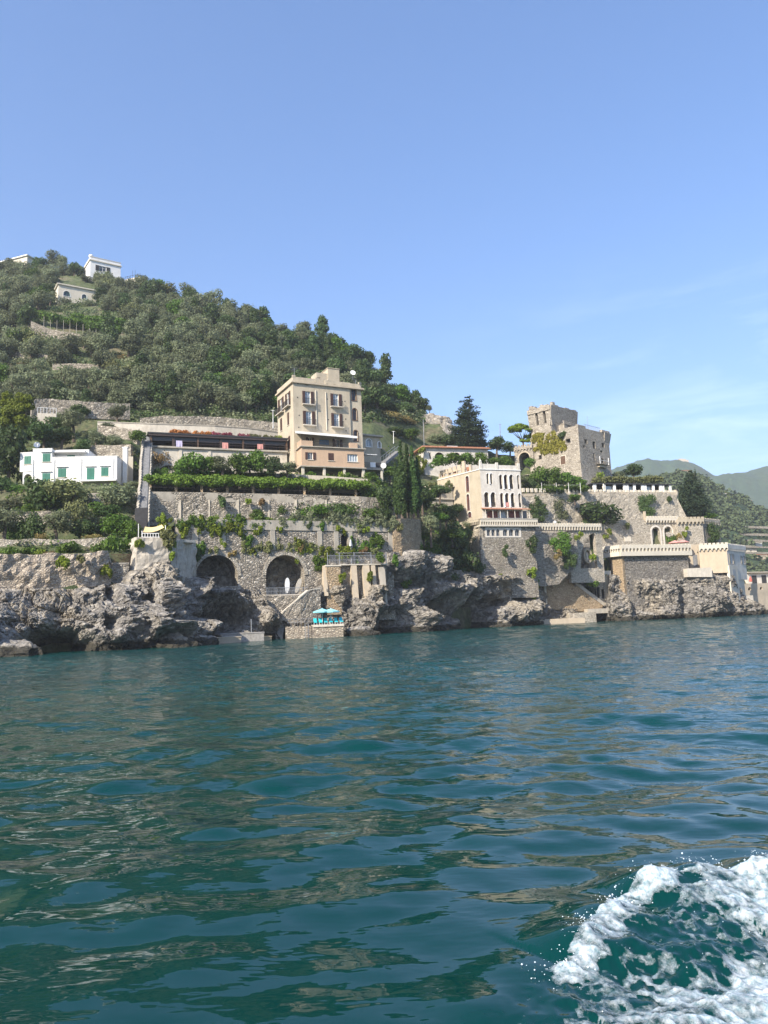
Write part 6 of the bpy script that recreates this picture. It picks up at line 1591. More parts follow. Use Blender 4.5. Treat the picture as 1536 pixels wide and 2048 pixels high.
# ================================================================== arcaded villa
def villa():
    q = lambda x, y: (720 + x / 4.267, 860 + y / 4.267)
    A, C, D = xy(961.5, 140, 26), xy(1042, 142.8, 26), xy(876, 149.8, 26)
    f = Fac(A, C); g = Fac(D, A); zt = f.loc(*q(1020, 338))[1]; z0 = f.loc(*q(1045, 758))[1]
    root = empty('arcaded_villa', (A[0], A[1], z0), 'weathered three-storey villa with arched loggias and battlements beside the cypress trees', 'villa')
    def R(F, x0, y0, x1, y1, off=0): return pxrect(F, *q(x0, y0), *q(x1, y1), off)
    top2 = [R(f, 1078, 370, 1103, 460), R(f, 1108, 370, 1133, 460)]
    top3 = [R(f, 1186, 380, 1219, 503), R(f, 1228, 380, 1264, 503), R(f, 1274, 380, 1312, 503), R(f, 1339, 384, 1364, 503)]
    mid2 = [R(f, 1058, 530, 1105, 657), R(f, 1115, 530, 1162, 657)]
    mid3 = [R(f, 1194, 537, 1229, 659), R(f, 1238, 537, 1276, 659), R(f, 1286, 537, 1324, 659), R(f, 1350, 541, 1379, 659)]
    zg = f.loc(*q(1100, 672))[1]
    allw = top2 + top3 + mid2 + mid3
    gr = [R(f, 1080, 690, 1178, 752), R(f, 1195, 690, 1250, 752), R(f, 1266, 690, 1365, 752)]
    mb = MB(); mb.slab(f, rect(0, f.L, z0 - .5, zt), [arch(a + .02, b_ - .02, c, d, 8) for a, b_, c, d in allw] + [rect(a, min(b_, f.L - .15), c + .05, d) for a, b_, c, d in gr], 0, .35); mesh_obj('front_wall', mb, 'plaster_villa', root)
    mb = MB(); mb.box(f, .3, f.L - .35, 1.6, 1.8, z0 - .5, zt - .1); mb.box(f, f.L - .35, f.L, .353, 7, z0 - .5, zt); mb.box(f, .36, f.L - .36, .36, 1.6, zt - .5, zt - .3); mb.box(f, .36, f.L - .36, .36, 1.6, mid2[0][2] - .3, mid2[0][2] - .02); mb.box(f, .36, f.L - .36, .36, 1.6, top3[0][2] - .3, top3[0][2] - .02); mesh_obj('inner_wall', mb, 'plaster_tan', root)
    def door(u0, u1, z0_, z1_, mt): mb = MB(); mb.box(f, u0, u1, 1.5, 1.59, z0_, z1_); mesh_obj('door', mb, mt, root)
    for r in top3[1:3] + mid3[1:3] + [mid2[0], top2[0]]: door(r[0] - .1, r[1] + .1, r[2], r[3] - .2, 'red_wood')
    for r in (top3[0], mid3[0], mid2[1]): door(r[0], r[1], r[2], r[3] - .3, 'glass')
    # columns and arch mouldings
    for rs_ in (top2, top3, mid2, mid3):
        for a, b_ in zip(rs_, rs_[1:]):
            u = (a[1] + b_[0]) / 2
            if b_[0] - a[1] > .5: continue
            mb = MB(); zc = a[3] - (a[1] - a[0]) / 2; mb.lathe(f(u, -.06, a[2] - .02), [(.15, 0), (.15, .1), (.09, .2), (.085, zc - a[2] - .2), (.16, zc - a[2]), (.16, zc - a[2] + .1)], 8); mesh_obj('column', mb, 'white_paint', root)
        for a in rs_:
            mb = MB(); i = arch(a[0] + .02, a[1] - .02, a[2], a[3], 8)[2:]; o = arch(a[0] - .1, a[1] + .1, a[2], a[3] + .12, 8)[2:]; mb.slab(f, o + i[::-1], [], -.06, .0); mesh_obj('arch_moulding', mb, 'plaster_white', root)
    for rs_, z in ((top3, 0), (mid3, 0), (mid2, 0)):
        mb = MB(); n = 0
        for r in rs_:
            for k in range(6): u = r[0] + (r[1] - r[0]) * (k + .5) / 6; mb.box(f, u - .02, u + .02, .12, .16, r[2], r[2] + .8)
            mb.box(f, r[0] + .02, r[1] - .02, .11, .17, r[2] + .8, r[2] + .86)
        mesh_obj('railing', mb, 'dark_metal', root)
    mb = MB(); a = mid3[1]; mb.box(f, a[0] + .05, a[1] - .1, .05, .10, a[2] + .1, a[2] + .92); mesh_obj('beach_towel', mb, 'pink_cloth', label='orange-pink towel over the railing of the villa loggia', cat='towel')
    # side wall
    sw = [R(g, 900, 395, 935, 525), R(g, 908, 550, 940, 685), R(g, 922, 700, 953, 745)]
    mb = MB(); mb.slab(g, rect(0, g.L - .003, z0 - 2.5, zt), [arch(*r) for r in sw], 0, .35); mb.box(g, 0, g.L, .353, .36, z0, z0 + .1); mesh_obj('side_wall', mb, 'plaster_ochre', root)
    for r in sw: window(root, g, r, None, arched=True, frame='red_wood', surround='plaster_villa', sill=False, mull=1)
    mb = MB(); mb.box(f, .36, f.L - .36, 1.81, 7, zt - .35, zt - .05); mb.box(g, .3, g.L - .4, .36, 3.5, zt - .35, zt - .06); mesh_obj('roof', mb, 'concrete', root)
    mb = MB(); mb.box(f, -.1, f.L + .12, -.12, .36, zt, zt + .14); mb.box(g, -.0, g.L - .12, -.12, .36, zt + .001, zt + .141); mesh_obj('cornice', mb, 'plaster_white', root)
    mb = MB(); zp = zt + .143
    for u in (0, f.L * .40, f.L - .45): mb.box(f, u, u + .45, -.04, .36, zp, zp + 1.3)
    mb.box(f, .453, f.L * .40 - .003, .05, .3, zp, zp + 1.0); mb.box(f, f.L * .40 + .453, f.L - .453, .05, .3, zp, zp + .85); mb.lathe(f(.22, .16, zp + 1.3), [(.25, 0), (.3, .15), (.12, .4), (0, .75)], 8); mesh_obj('parapet', mb, 'plaster_villa', root)
    mb = MB(); n = 6; u0 = g.loc(*q(880, 300))[0]
    mb.box(g, u0 - .35, u0 + .35, -.03, .36, zp, zp + 2.3); mb.box(g, u0 + 1.6, u0 + 2.1, -.03, .36, zp, zp + 1.3)
    for k in range(n): u = u0 * (k + .5) / n; mb.box(g, u - .12, u + .12, 0, .3, zp, zp + 1.1); mb.box(g, u + .16, u + u0 / n - .18, .06, .26, zp + .75, zp + 1.9 - .05 * (n - k))
    mb.box(g, .3, u0 - .4, .08, .28, zp, zp + .35); mesh_obj('side_parapet', mb, 'plaster_tan', root)
    for k in range(5):
        u = u0 + .5 + k * .55 if k < 2 else 1.2 + (k - 2) * 1.8; mb = MB(); mb.lathe(g(u, .7 if k < 2 else .55, zp + .35), [(.2, 0), (.3, .35), (.36, .7), (.32, .72), (.1, .72)], 10); mesh_obj('terracotta_pot', mb, 'terracotta', label=['terracotta pot on the villa roof right of the tall parapet slab', 'terracotta pot on the villa roof nearest the corner finial', 'terracotta pot at the back end of the villa side parapet', 'terracotta pot in the middle of the villa side parapet', 'terracotta pot beside the tall slab of the villa side parapet'][k], cat='pot', group='terracotta pots on the villa roof')
    # glazed veranda and battlemented balcony
    va, vb = f.loc(*q(1058, 668), -1.2)[0], f.loc(*q(1448, 676), -1.2)[0]; zv = f.loc(*q(1100, 678), -1.2)[1]
    mb = MB(); mb.hexa([f(va, -1.6, zv), f(vb, -1.6, zv), f(vb, -.01, zv + .35), f(va, -.01, zv + .35), f(va, -1.6, zv + .12), f(vb, -1.6, zv + .12), f(vb, -.01, zv + .5), f(va, -.01, zv + .5)]); mesh_obj('veranda_roof', mb, 'terracotta', root)
    mb = MB()
    for k in range(7): u = va + .2 + (vb - va - .4) * k / 6; mb.tube([f(u, -1.3, z0), f(u, -1.3, zv)], .06, 6)
    mesh_obj('veranda_posts', mb, 'plaster_villa', root)
    for r in gr:
        mb = MB(); mb.box(f, r[0], min(r[1], f.L - .15), .2, .28, r[2] + .05, r[3]); mesh_obj('glazed_door', mb, 'red_wood' if r is not gr[1] else 'pale_glass', root)
    mb = MB(); mb.box(f, f.L + .003, vb, .0, .3, z0, zv); mesh_obj('veranda_side', mb, 'glass', root)
    # battlemented balcony: own thing under the villa
    k = Fac(xy(960, 138.4, 19), xy(1074, 142.2, 19)); zt2, zb2 = k.loc(*q(1100, 760))[1], k.loc(*q(1100, 822))[1]
    r2 = empty('battlement_balcony', k(0, 0, zb2), 'pale battlemented balcony with small arches under the villa', 'balcony')
    zc = zb2 + (zt2 - zb2) * .62
    battlement('parapet', tuple(k(0, 0, 0)), tuple(k(k.L, 0, 0)), zb2 + .25, zc, zt2, 'plaster_cream', r2, pitch=.46, mh=.0, merlon=False, over=.3)
    battlement('side_parapet', tuple(g(g.L - 7.5, -1.2, 0)), tuple(k(-.05, 0, 0)), zb2 + .4, zc + .1, zt2 + .05, 'plaster_ochre', r2, pitch=.46, merlon=True, mh=.2, over=.3)
    mb = MB(); mb.box(k, -.2, k.L + .2, -.45, 1.9, zb2 - .05, zb2 + .247); mb.box(k, 0, k.L, .0, .25, zb2 + .25, zt2 - .25); mb.box(k, -.2, k.L + .1, -.38, .0, zt2, zt2 + .08); mesh_obj('balcony_floor', mb, 'concrete_pale', r2)
    # stone base with arched windows
    w = Fac(tuple(k(.2, .15, 0)), tuple(k(k.L - .5, .15, 0))); ws = [pxrect(w, *q(a, 848), *q(b_, 905)) for a, b_ in ((1080, 1112), (1119, 1151), (1160, 1192), (1217, 1258), (1268, 1309), (1319, 1361))]
    r3 = empty('villa_base_wall', w(0, 0, 6), 'tall layered stone base wall with six small arched windows below the villa balcony', 'wall')
    mb = MB(); mb.slab(w, rect(-.3, w.L, 5, zb2 - .053), [arch(*r) for r in ws], 0, .6); mesh_obj('masonry', mb, 'rubble_base', r3)
    mb = MB(); mb.slab(w, rect(ws[0][0] - .35, ws[-1][1] + .35, ws[0][2] - .25, ws[0][3] + .35), [arch(*r) for r in ws], -.06, -.003); mesh_obj('window_surround', mb, 'plaster_villa', r3)
    for r in ws: window(r3, w, r, None, arched=True, glass='glass', frame='grey_metal', sill=False)
rubble('rubble_base', (.42, .375, .305), (.62, .565, .47), (.20, .175, .145), .5, mossy=.3, sq=1.9, relief=.2)
villa()
wall_strip('villa_side_base', [(926, 1052, 1150, 146), (945, 1050, 1160, 141.5), (962, 1048, 1162, 138.6)], .8, 'rubble_pale', 'pale stone side of the villa base wall behind the bushes')
wall_strip('grotto_front_wall', [(1052, 1072, 1160, 143), (1080, 1066, 1165, 144.5), (1110, 1066, 1160, 146), (1152, 1066, 1120, 147.6)], 1.2, 'rubble_base', 'stone wall with hanging plants between the villa base and the grotto arch')

# wall with the grotto arch, and the battlement on top
def grotto():
    f = Fac(xy(1072, 146, 17), xy(1202, 151, 17)); zt, zc, zb = f.loc(1130, 1047)[1], f.loc(1130, 1055.5)[1], f.loc(1130, 1060.5)[1]
    root = empty('battlement_walk', f(0, 0, zb), 'long pale battlemented walk right of the villa over the grotto arch', 'battlement')
    battlement('parapet', tuple(f(0, 0, 0)), tuple(f(f.L, 0, 0)), zb, zc + .2, zt, 'plaster_cream', root, pitch=.62, mh=.3, over=.35)
    mb = MB(); mb.box(f, 0, f.L, 0, .5, zb - .1, zt - .6); mesh_obj('walk', mb, 'concrete', root)
    r2 = empty('grotto_wall', f(0, 0, 8), 'stone wall with a dark pointed grotto arch sheltering a pale niche', 'wall')
    a = pxrect(f, 1158, 1064, 1197, 1136); mb = MB(); hole = [(a[0], a[2]), (a[1], a[2]), (a[1], a[3] - .6), (a[1] - .3, a[3] - .1), (a[0] + 2.6, a[3] - .5), (a[0] + 1.3, a[3] - 1.9), (a[0] + .4, a[3] - 4)]
    mb.slab(f, rect(f.loc(1140, 1100)[0], f.L + .3, 7.6, zb - .11), [[(u, max(z, 7.7)) for u, z in hole]], .25, 1.2); mesh_obj('masonry', mb, 'rubble_pale', r2)
    mb = MB(); mb.box(f, a[0] - 1, a[1] + .8, 3.4, 3.8, 7, a[3] + .4); mb.box(f, a[0] - 1, a[0] - .5, 1.21, 3.39, 7, a[3] + .4); mesh_obj('grotto_back', mb, 'rock', r2)
    u, z = f.loc(1185, 1110); mb = MB()
    o = [(u + .95 * math.cos(t * math.pi / 10), z + 1.5 * math.sin(t * math.pi / 10)) for t in range(20)]; i = [(u + .62 * math.cos(t * math.pi / 10), z + 1.1 * math.sin(t * math.pi / 10)) for t in range(20)]
    mb.slab(f, o, [i], 1.5, 2.2); mb.slab(f, [(a_ * 1, b_) for a_, b_ in i], [], 2.1, 2.15); mesh_obj('niche', mb, 'plaster_ochre', r2)
    mb = MB(); mb.lathe(f(u, 1.9, z - 1.0), [(.3, 0), (.34, .3), (.22, .9), (.28, 1.2), (.12, 1.4), (.15, 1.6), (.0, 1.8)], 10); mesh_obj('statue', mb, 'plaster_cream', label='pale statue standing in the grotto niche', cat='statue', smooth=True)
    mb = MB(); p = P(1110, 1046, 149); mb.lathe(p + Vector((0, 0, -1.6)), [(.14, 0), (.12, 1.4), (.3, 1.6), (.34, 1.9), (.1, 2.0)], 8); mesh_obj('garden_pedestal', mb, 'white_paint', label='small white pedestal behind the battlemented walk', cat='pedestal')
grotto()

# ================================================================== tower
def tower():
    C, Rr = xy(1159, 167, 38), xy(1220, 175.5, 38); cx, cy = C
    gl = Vector((-.68, .735, 0)); Lp = (cx + gl.x * 13, cy + gl.y * 13)
    g = Fac(Lp, C); f = Fac(C, Rr); zt = f.loc(1159, 854)[1]; z1 = f.loc(1163, 926)[1]; z0 = f.loc(1170, 976)[1] - 2
    q = lambda x, y: (840 + x / 3.84, 760 + y / 3.84)
    root = empty('watch_tower', (cx, cy, z0), 'old square stone watch tower with a raised block and yellow ivy', 'tower')
    def R(F, x0, y0, x1, y1): return pxrect(F, *q(x0, y0), *q(x1, y1))
    lw = [R(g, 1006, 478, 1044, 520), R(g, 1117, 456, 1156, 480), R(g, 1078, 588, 1120, 644), R(g, 910, 580, 936, 608)]
    ls = [R(g, 1010, 524, 1030, 552), R(g, 1117, 484, 1134, 528)]
    rw = [R(f, 1262, 452, 1286, 490), R(f, 1325, 470, 1350, 530), R(f, 1395, 482, 1418, 522), R(f, 1252, 500, 1268, 524), R(f, 1384, 540, 1404, 560), R(f, 1330, 560, 1346, 620), R(f, 1392, 600, 1414, 640)]
    mb = MB(); mb.slab(g, rect(0, g.L - .003, z1, zt), [rect(*r) for r in lw + ls], 0, .8, back=False); mesh_obj('left_wall', mb, 'tower_stone', root)
    mb = MB(); mb.slab(f, rect(0, f.L, z1, zt), [rect(*r) for r in rw], 0, .8, back=False); mesh_obj('right_wall', mb, 'tower_stone', root)
    mb = MB(); mb.box(g, .9, g.L - .9, .803, 1.0, z1, zt - .3); mb.box(f, .9, f.L - .9, .803, 1.0, z1, zt - .3); mesh_obj('dark_backing', mb, 'shade_black', root)  # near-black boxes added to paint the shade inside the tower openings
    mb = MB(); h = Fac(tuple(f(f.L, 0, 0)), tuple(f(f.L, g.L, 0))); mb.box(h, .003, h.L, 0, .8, z1, zt); k2 = Fac(tuple(g(0, 0, 0)), tuple(f(f.L, g.L, 0)))
    mb.box(f, .81, f.L - .81, 1.1, g.L - .81, zt - .5, zt - .25); mesh_obj('rear_wall', mb, 'tower_stone', root)
    # corner flare: battered foot
    b0 = [f(-.0, 0, z1 - .003), f(f.L, 0, z1 - .003), f(f.L, g.L, z1 - .003), f(0, g.L, z1 - .003)]; e = 1.2
    b1 = [f(-e, -e, z0), f(f.L + e, -e, z0), f(f.L + e, g.L, z0), f(-e, g.L, z0)]
    mb = MB(); vs = []; L_ = 6
    for j in range(L_ + 1):
        t = j / L_; s = t ** 1.5
        for a, b_ in zip(b0, b1): vs.append(Vector((a.x + (b_.x - a.x) * s, a.y + (b_.y - a.y) * s, a.z + (b_.z - a.z) * t)))
    mb.add(vs, [(j * 4 + k, j * 4 + (k + 1) % 4, j * 4 + 4 + (k + 1) % 4, j * 4 + 4 + k) for j in range(L_) for k in range(4)] + [(0, 1, 2, 3)]); mesh_obj('battered_base', mb, 'tower_stone', root)
    # flared top right edge like the photo
    mb = MB(); mb.hexa([f(f.L - .01, .2, zt - 3.6), f(f.L + .02, .2, zt - 3.6), f(f.L + .02, 3, zt - 3.6), f(f.L - .01, 3, zt - 3.6), f(f.L - 1.0, -.35, zt + .02), f(f.L + .65, -.35, zt + .02), f(f.L + .65, 3, zt + .02), f(f.L - 1.0, 3, zt + .02)]); mb.hexa([f(f.L - 2.0, -.01, zt - 2.2), f(f.L, -.01, zt - 2.2), f(f.L, .3, zt - 2.2), f(f.L - 2.0, .3, zt - 2.2), f(f.L - 2.2, -.4, zt + .01), f(f.L + .4, -.4, zt + .01), f(f.L + .4, .3, zt + .01), f(f.L - 2.2, .3, zt + .01)]); mesh_obj('flared_corner', mb, 'tower_stone', root)
    mb = MB(); mb.box(f, .0, 3.0, 0, .6, zt + .003, zt + .55); mb.box(f, f.L - 3, f.L + .3, -.2, .5, zt + .023, zt + .6); mb.box(g, g.L - 5, g.L - .003, 0, .5, zt + .003, zt + .35); mesh_obj('parapet', mb, 'tower_stone', root)
    mb = MB(); n = 22
    for j in range(n + 1): u = 3 + (f.L - 6) * j / n; mb.box(f, u - .02, u + .02, .3, .34, zt, zt + 1.1)
    mb.box(f, 3, f.L - 3, .29, .35, zt + 1.05, zt + 1.1); mb.tube([f(f.L * .45, 1, zt), f(f.L * .45, 1, zt + 3.4)], .04, 5); mesh_obj('railing', mb, 'grey_metal', root)
    for r in (lw[2],): window(root, g, r, 'closed', 'brown_wood', surround='plaster_cream')
    for r in rw[:3]: window(root, f, r, None, 'brown_wood', frame='brown_wood', recess=.5, sill=False)
    # raised block
    UC, UR = xy(1101.5, 172.4, 46), xy(1152, 179.4, 46); ucx, ucy = UC; UL = (ucx - .69 * 5.6, ucy + .724 * 5.6)
    uf, ug = Fac(UC, UR), Fac(UL, UC); zu = ug.loc(*q(995, 196))[1]; zb = zt - 1.5
    R2 = [R(ug, 893, 264, 915, 345), R(ug, 952, 250, 974, 330)]
    fl = .7; mb = MB(); zm = zu - 5.0
    def wallf(F, hol, outs=(0, 0)):
        mb.slab(F, rect(0, F.L, zb, zu), hol, 0, .7)
    wallf(ug, [rect(*r) for r in R2]); mesh_obj('upper_left_wall', mb, 'tower_stone', root)
    ar = R(uf, 1090, 328, 1128, 372)
    mb = MB(); mb.slab(uf, rect(.003, uf.L, zb, zu), [arch(*ar), rect(*R(uf, 1130, 296, 1140, 316)), rect(*R(uf, 1066, 300, 1076, 318))], 0, .7); mb.box(uf, uf.L - .7, uf.L, .703, 5.6, zb, zu); mb.box(uf, .3, uf.L, 5.3, 5.6, zb, zu); mesh_obj('upper_right_wall', mb, 'tower_stone', root)
    mb = MB(); mb.box(uf, .75, uf.L - .75, .75, 5.2, zb, zu - .4); mesh_obj('upper_dark_backing', mb, 'shade_black', root)  # near-black block painting the inside shade behind the upper slots
    mb = MB(); z3 = zu - 2.6
    def flare(F, u0, u1, y0=0): mb.hexa([F(u0, -.003, z3 - 2), F(u1, -.003, z3 - 2), F(u1, .2, z3 - 2), F(u0, .2, z3 - 2), F(u0 - .0, -.6, zu + .003), F(u1 + .0, -.6, zu + .003), F(u1, .2, zu + .003), F(u0, .2, zu + .003)])
    r0, r1 = R2; flare(ug, -.4, r0[0] - .05); flare(ug, r0[1] + .05, r1[0] - .05); flare(ug, r1[1] + .05, ug.L + .3); mb.box(ug, -.4, ug.L + .3, -.62, .1, zu - 1.1, zu + .004); mesh_obj('flared_top', mb, 'tower_stone', root)
    mb = MB(); flare(uf, -.35, uf.L + .3); mesh_obj('flared_top', mb, 'tower_stone', root)
    mb = MB(); rr = random.Random(4)
    for F, off in ((ug, 0), (uf, .5)):
        u = off
        while u < F.L - .3: w = rr.uniform(.7, 1.9); h = rr.choice([.12, .2, .35, .6]) if u > .8 else .9; mb.box(F, u, min(u + w, F.L), -.4, .3, zu + .006, zu + h); u += w + .003
    mesh_obj('broken_parapet', mb, 'tower_stone', root)
    # little turret against the block, loggia balcony on the right face
    a, b_ = R(uf, 1062, 320, 1140, 372)[:2]; mb = MB(); mb.slab(uf, rect(a, b_, zt - .3, uf.loc(*q(1090, 318))[1] - .3), [arch(a + .8, b_ - .8, zt + .0, zt + 2.2)], -1.5, -1.2); mb.box(uf, a, a + .25, -1.197, -.003, zt - .3, zt + 2.3); mb.box(uf, a - .1, b_ + .1, -1.6, -.61, zt + 2.303, zt + 2.5); mesh_obj('turret', mb, 'tower_stone', root)
    bz = R(f, 1350, 640, 1425, 655); mb = MB(); mb.box(f, bz[0], bz[1], -1.1, -.003, bz[2] - .2, bz[3] - .2); mb.box(f, bz[0] + .6, bz[1] - .6, -.6, -.003, bz[2] - .8, bz[2] - .203); bl = mesh_obj('balcony', mb, 'plaster_tan', root)
    mb = MB()
    for u in (bz[0] + .2, bz[1] - .3): mb.box(f, u, u + .12, -1.05, -.93, bz[3] - .2, bz[3] + 1.5)
    mb.box(f, bz[0], bz[1], -1.06, -1.0, bz[3] + .6, bz[3] + .68); mesh_obj('posts', mb, 'white_paint', bl)
    # yellow ivy on the left wall
    bl = []
    for x0, y0_, x1, y1_, n in ((872, 360, 950, 470, 26), (868, 450, 940, 540, 26), (930, 480, 1000, 570, 26), (1000, 500, 1060, 560, 18), (1050, 455, 1118, 530, 26), (980, 400, 1040, 440, 7), (960, 440, 1100, 500, 24)):
        for k in range(n):
            u, z = g.loc(*q(rr.uniform(x0, x1), rr.uniform(y0_, y1_))); u = max(u, .2); p = g(u, -.08, min(z, zt + .2)); s = rr.uniform(.28, .7); bl.append((p.x, p.y, p.z, s, s * .4, s))
    foliage_thing('ivy', bl, 9000, .15, 'yellow_leaf', 'yellow-green ivy climbing the sunny side of the watch tower', shell=.2)
    p = g.loc(*q(1102, 425)); w = g(p[0], -.3, p[1]); foliage_thing('wall_shrub', [(w.x + i * .5 - .5, w.y, w.z + .2 * i, .7, .5, .6) for i in range(3)], 700, .12, 'oak_leaf', 'dark shrub growing from the top of the watch tower wall', 'bush')
    return f, g, zt
TF, TG, TZ = tower()

def bridge():
    q = lambda x, y: (840 + x / 3.84, 760 + y / 3.84)
    f = Fac(xy(1031, 178, 35), xy(1064, 176, 35)); zt = f.loc(*q(790, 530))[1]; zb = f.loc(*q(790, 668))[1] - 2
    root = empty('castle_bridge', f(0, 0, zb), 'small arched bridge with battlements joining the tower from the left', 'bridge')
    a = pxrect(f, *q(758, 562), *q(846, 650)); mb = MB(); mb.slab(f, rect(0, f.L + .6, zb, zt), [arch(a[0], a[1], zb + .1, a[3])], 0, 2.2); mesh_obj('masonry', mb, 'tower_stone', root)
    mb = MB(); i = arch(a[0], a[1], zb + .1, a[3])[2:]; o = arch(a[0] - .25, a[1] + .25, zb + .1, a[3] + .25)[2:]; mb.slab(f, o + i[::-1], [], -.08, -.003); mesh_obj('arch_ring', mb, 'plaster_tan', root)
    battlement('parapet', tuple(f(0, 0, 0)), tuple(f(f.L + .5, 0, 0)), zt - .5, zt - .05, zt + .95, 'tower_stone', root, pitch=.75, mh=.4, over=.25)
    mb = MB(); mb.box(f, a[0] - .4, a[1] + .4, 2.6, 2.8, zb, a[3] + .3); mesh_obj('arch_back', mb, 'shade_black', root)
bridge()

# ================================================================== walls and verandas on the right
def right_terraces():
    k = Fac(xy(1046, 158.5, 26), xy(1170, 163.5, 26)); k2 = Fac(xy(1170, 163.5, 26), xy(1353, 170, 26))
    zt = k2.loc(1240, 984.5)[1]
    wall_strip('castle_terrace_wall', [(1044, 988, 1062, 158.5), (1110, 986, 1060, 161), (1170, 985, 1060, 163.5), (1230, 984.5, 1055, 165.6), (1300, 984.5, 1050, 168), (1352, 985, 1050, 170)], 1.2, 'rubble_pale', 'high battered stone wall below the tower and the white-columned veranda', batter=.03, cope=('plaster_tan', .55), jag=0)
    a, b_ = P(1352, 985, 170), P(1352, 1055, 170); mb = MB(); x0, y0 = a.x - .9, a.y; mb.hexa([(x0, y0 - .4, b_.z - 1), (x0 + 3.8, y0 - .6, b_.z - 1), (x0 + 3.8, y0 + 5, b_.z - 1), (x0, y0 + 5, b_.z - 1), (x0, y0 + .05, a.z - 1), (x0 + .95, y0 + .05, a.z - 1), (x0 + .95, y0 + 5, a.z - 1), (x0, y0 + 5, a.z - 1)]); mesh_obj('wall_buttress', mb, 'rubble_pale', label='sloping buttress at the right end of the high castle wall', cat='buttress')
    root = empty('merlon_row', k(0, 0, zt), 'row of low stone merlons along the top of the high castle wall', 'battlement'); mb = MB()
    for F in (k, k2):
        n = int(F.L / .95)
        for j in range(n): u = j * F.L / n; mb.box(F, u, u + .52, -.05, .4, F is k and k.loc(1110, 986)[1] + .06 or zt + .06, zt + .55)
    mesh_obj('merlons', mb, 'plaster_cream', root)
    # veranda with white curtains
    v = Fac(xy(1185, 166, 28), xy(1343, 171.5, 28)); z1 = v.loc(1190, 968.5)[1]; zf = zt - .1
    root = empty('white_column_veranda', v(0, 0, zf), 'long veranda with white draped columns and a green roof on the castle wall', 'veranda')
    mb = MB(); mb.box(v, -.3, v.L + .3, -.4, 4.2, z1, z1 + .22); mesh_obj('roof', mb, 'dark_metal', root)
    mb = MB(); mb.box(v, 0, v.L, 3.9, 4.1, zf - .5, z1); mesh_obj('back_wall', mb, 'shade_black', root)
    for j, x in enumerate((38, 122, 210, 300, 320, 382, 455, 475, 545, 610, 628, 690)):
        u = v.loc(1180 + x / 4.315, 975)[0]; w = .22 if j % 3 else .3; mb = MB(); mb.hexa([v(u - w, -.15, zf), v(u + w, -.15, zf), v(u + w, .15, zf), v(u - w, .15, zf), v(u - w * 1.4, -.15, z1 - .003), v(u + w * 1.4, -.15, z1 - .003), v(u + w * 1.4, .15, z1 - .003), v(u - w * 1.4, .15, z1 - .003)]); mesh_obj('draped_column', mb, 'white_cloth', root)
    for x0, x1 in ((130, 205), (330, 378), (482, 540)): u0, u1 = v.loc(1180 + x0 / 4.315, 975)[0], v.loc(1180 + x1 / 4.315, 975)[0]; mb = MB(); mb.box(v, u0, u1, .5, .55, zf, z1 - .3); mesh_obj('window', mb, 'pale_glass', root)
    p = v.loc(1180 + 85 / 4.315, 980); mb = MB(); mb.lathe(v(p[0], -1.6, zt), [(.3, 0), (.3, .3), (.15, .4), (.28, .8), (.33, 1.2), (.15, 1.45), (.2, 1.7), (0, 1.9)], 10); mesh_obj('garden_bust', mb, 'plaster_cream', label='pale stone bust on the wall before the left end of the veranda', cat='statue', smooth=True)
    mb = MB(); mb.lathe(v(v.L + 1.0, 0, zf - .6), [(.5, 0), (.62, .5), (.6, 1.1), (.35, 1.5), (.4, 1.6)], 12); mesh_obj('ochre_urn', mb, 'plaster_ochre', label='large ochre urn just right of the white-columned veranda', cat='urn', smooth=True)
    # slim white posts in front of the hedge
    mb = MB()
    for x in (1084, 1113.5, 1138, 1161.5): p = P(x, 985, 160); mb.tube([(p.x, p.y, p.z - .3), (p.x, p.y, p.z + 2.1)], .045, 5)
    a, b_ = P(1084, 985, 160), P(1161.5, 985, 160); mb.tube([a + Vector((0, 0, 1.6)), b_ + Vector((0, 0, 1.6))], .012, 4); mesh_obj('hedge_fence', mb, 'white_paint', label='slim white post fence before the hedge left of the veranda', cat='fence')
    # arched loggia wall
    w = Fac(xy(1201, 161.3, 17), xy(1357, 167, 17)); z0 = 12.8; qq = lambda x, y: (1180 + x / 4.315, 900 + y / 4.315)
    ztop = w.loc(*qq(600, 627))[1]; zl = w.loc(*qq(300, 603))[1]
    root = empty('loggia_wall', w(0, 0, z0), 'stone wall with a pair of tall arches behind the battlemented terrace', 'wall')
    a1, a2 = pxrect(w, *qq(529, 664), *qq(612, 812)), pxrect(w, *qq(636, 660), *qq(716, 812)); us = w.loc(*qq(485, 640))[0]
    hol = [arch(a[0], a[1], z0 + .1, a[3], 12) for a in (a1, a2)]
    mb = MB(); mb.slab(w, [(0, z0), (w.L, z0), (w.L, ztop), (us, ztop), (us, zl), (0, zl)], hol, 0, .8); mesh_obj('masonry', mb, 'rubble_pale', root)
    for a in (a1, a2): mb = MB(); i = arch(a[0], a[1], z0 + .5, a[3], 12)[2:]; o = arch(a[0] - .38, a[1] + .38, z0 + .5, a[3] + .38, 12)[2:]; mb.slab(w, [(o[0][0], z0 + .1)] + o + [(o[-1][0], z0 + .1), (i[-1][0], z0 + .1)] + i[::-1] + [(i[0][0], z0 + .1)], [], -.08, -.003); mesh_obj('arch_ring', mb, 'plaster_villa', root)
    mb = MB(); mb.box(w, a1[0] - .5, a2[1] + .5, 2.6, 2.8, z0, ztop - .2); mb.box(w, a1[0] - .5, a1[0] - .3, .803, 2.6, z0, ztop - .2); mesh_obj('arch_back', mb, 'shade_black', root)
    mb = MB(); mb.box(w, a1[0], a1[0] + 1.1, .9, 1.0, z0, a1[3] - .2); mesh_obj('door', mb, 'concrete', root)
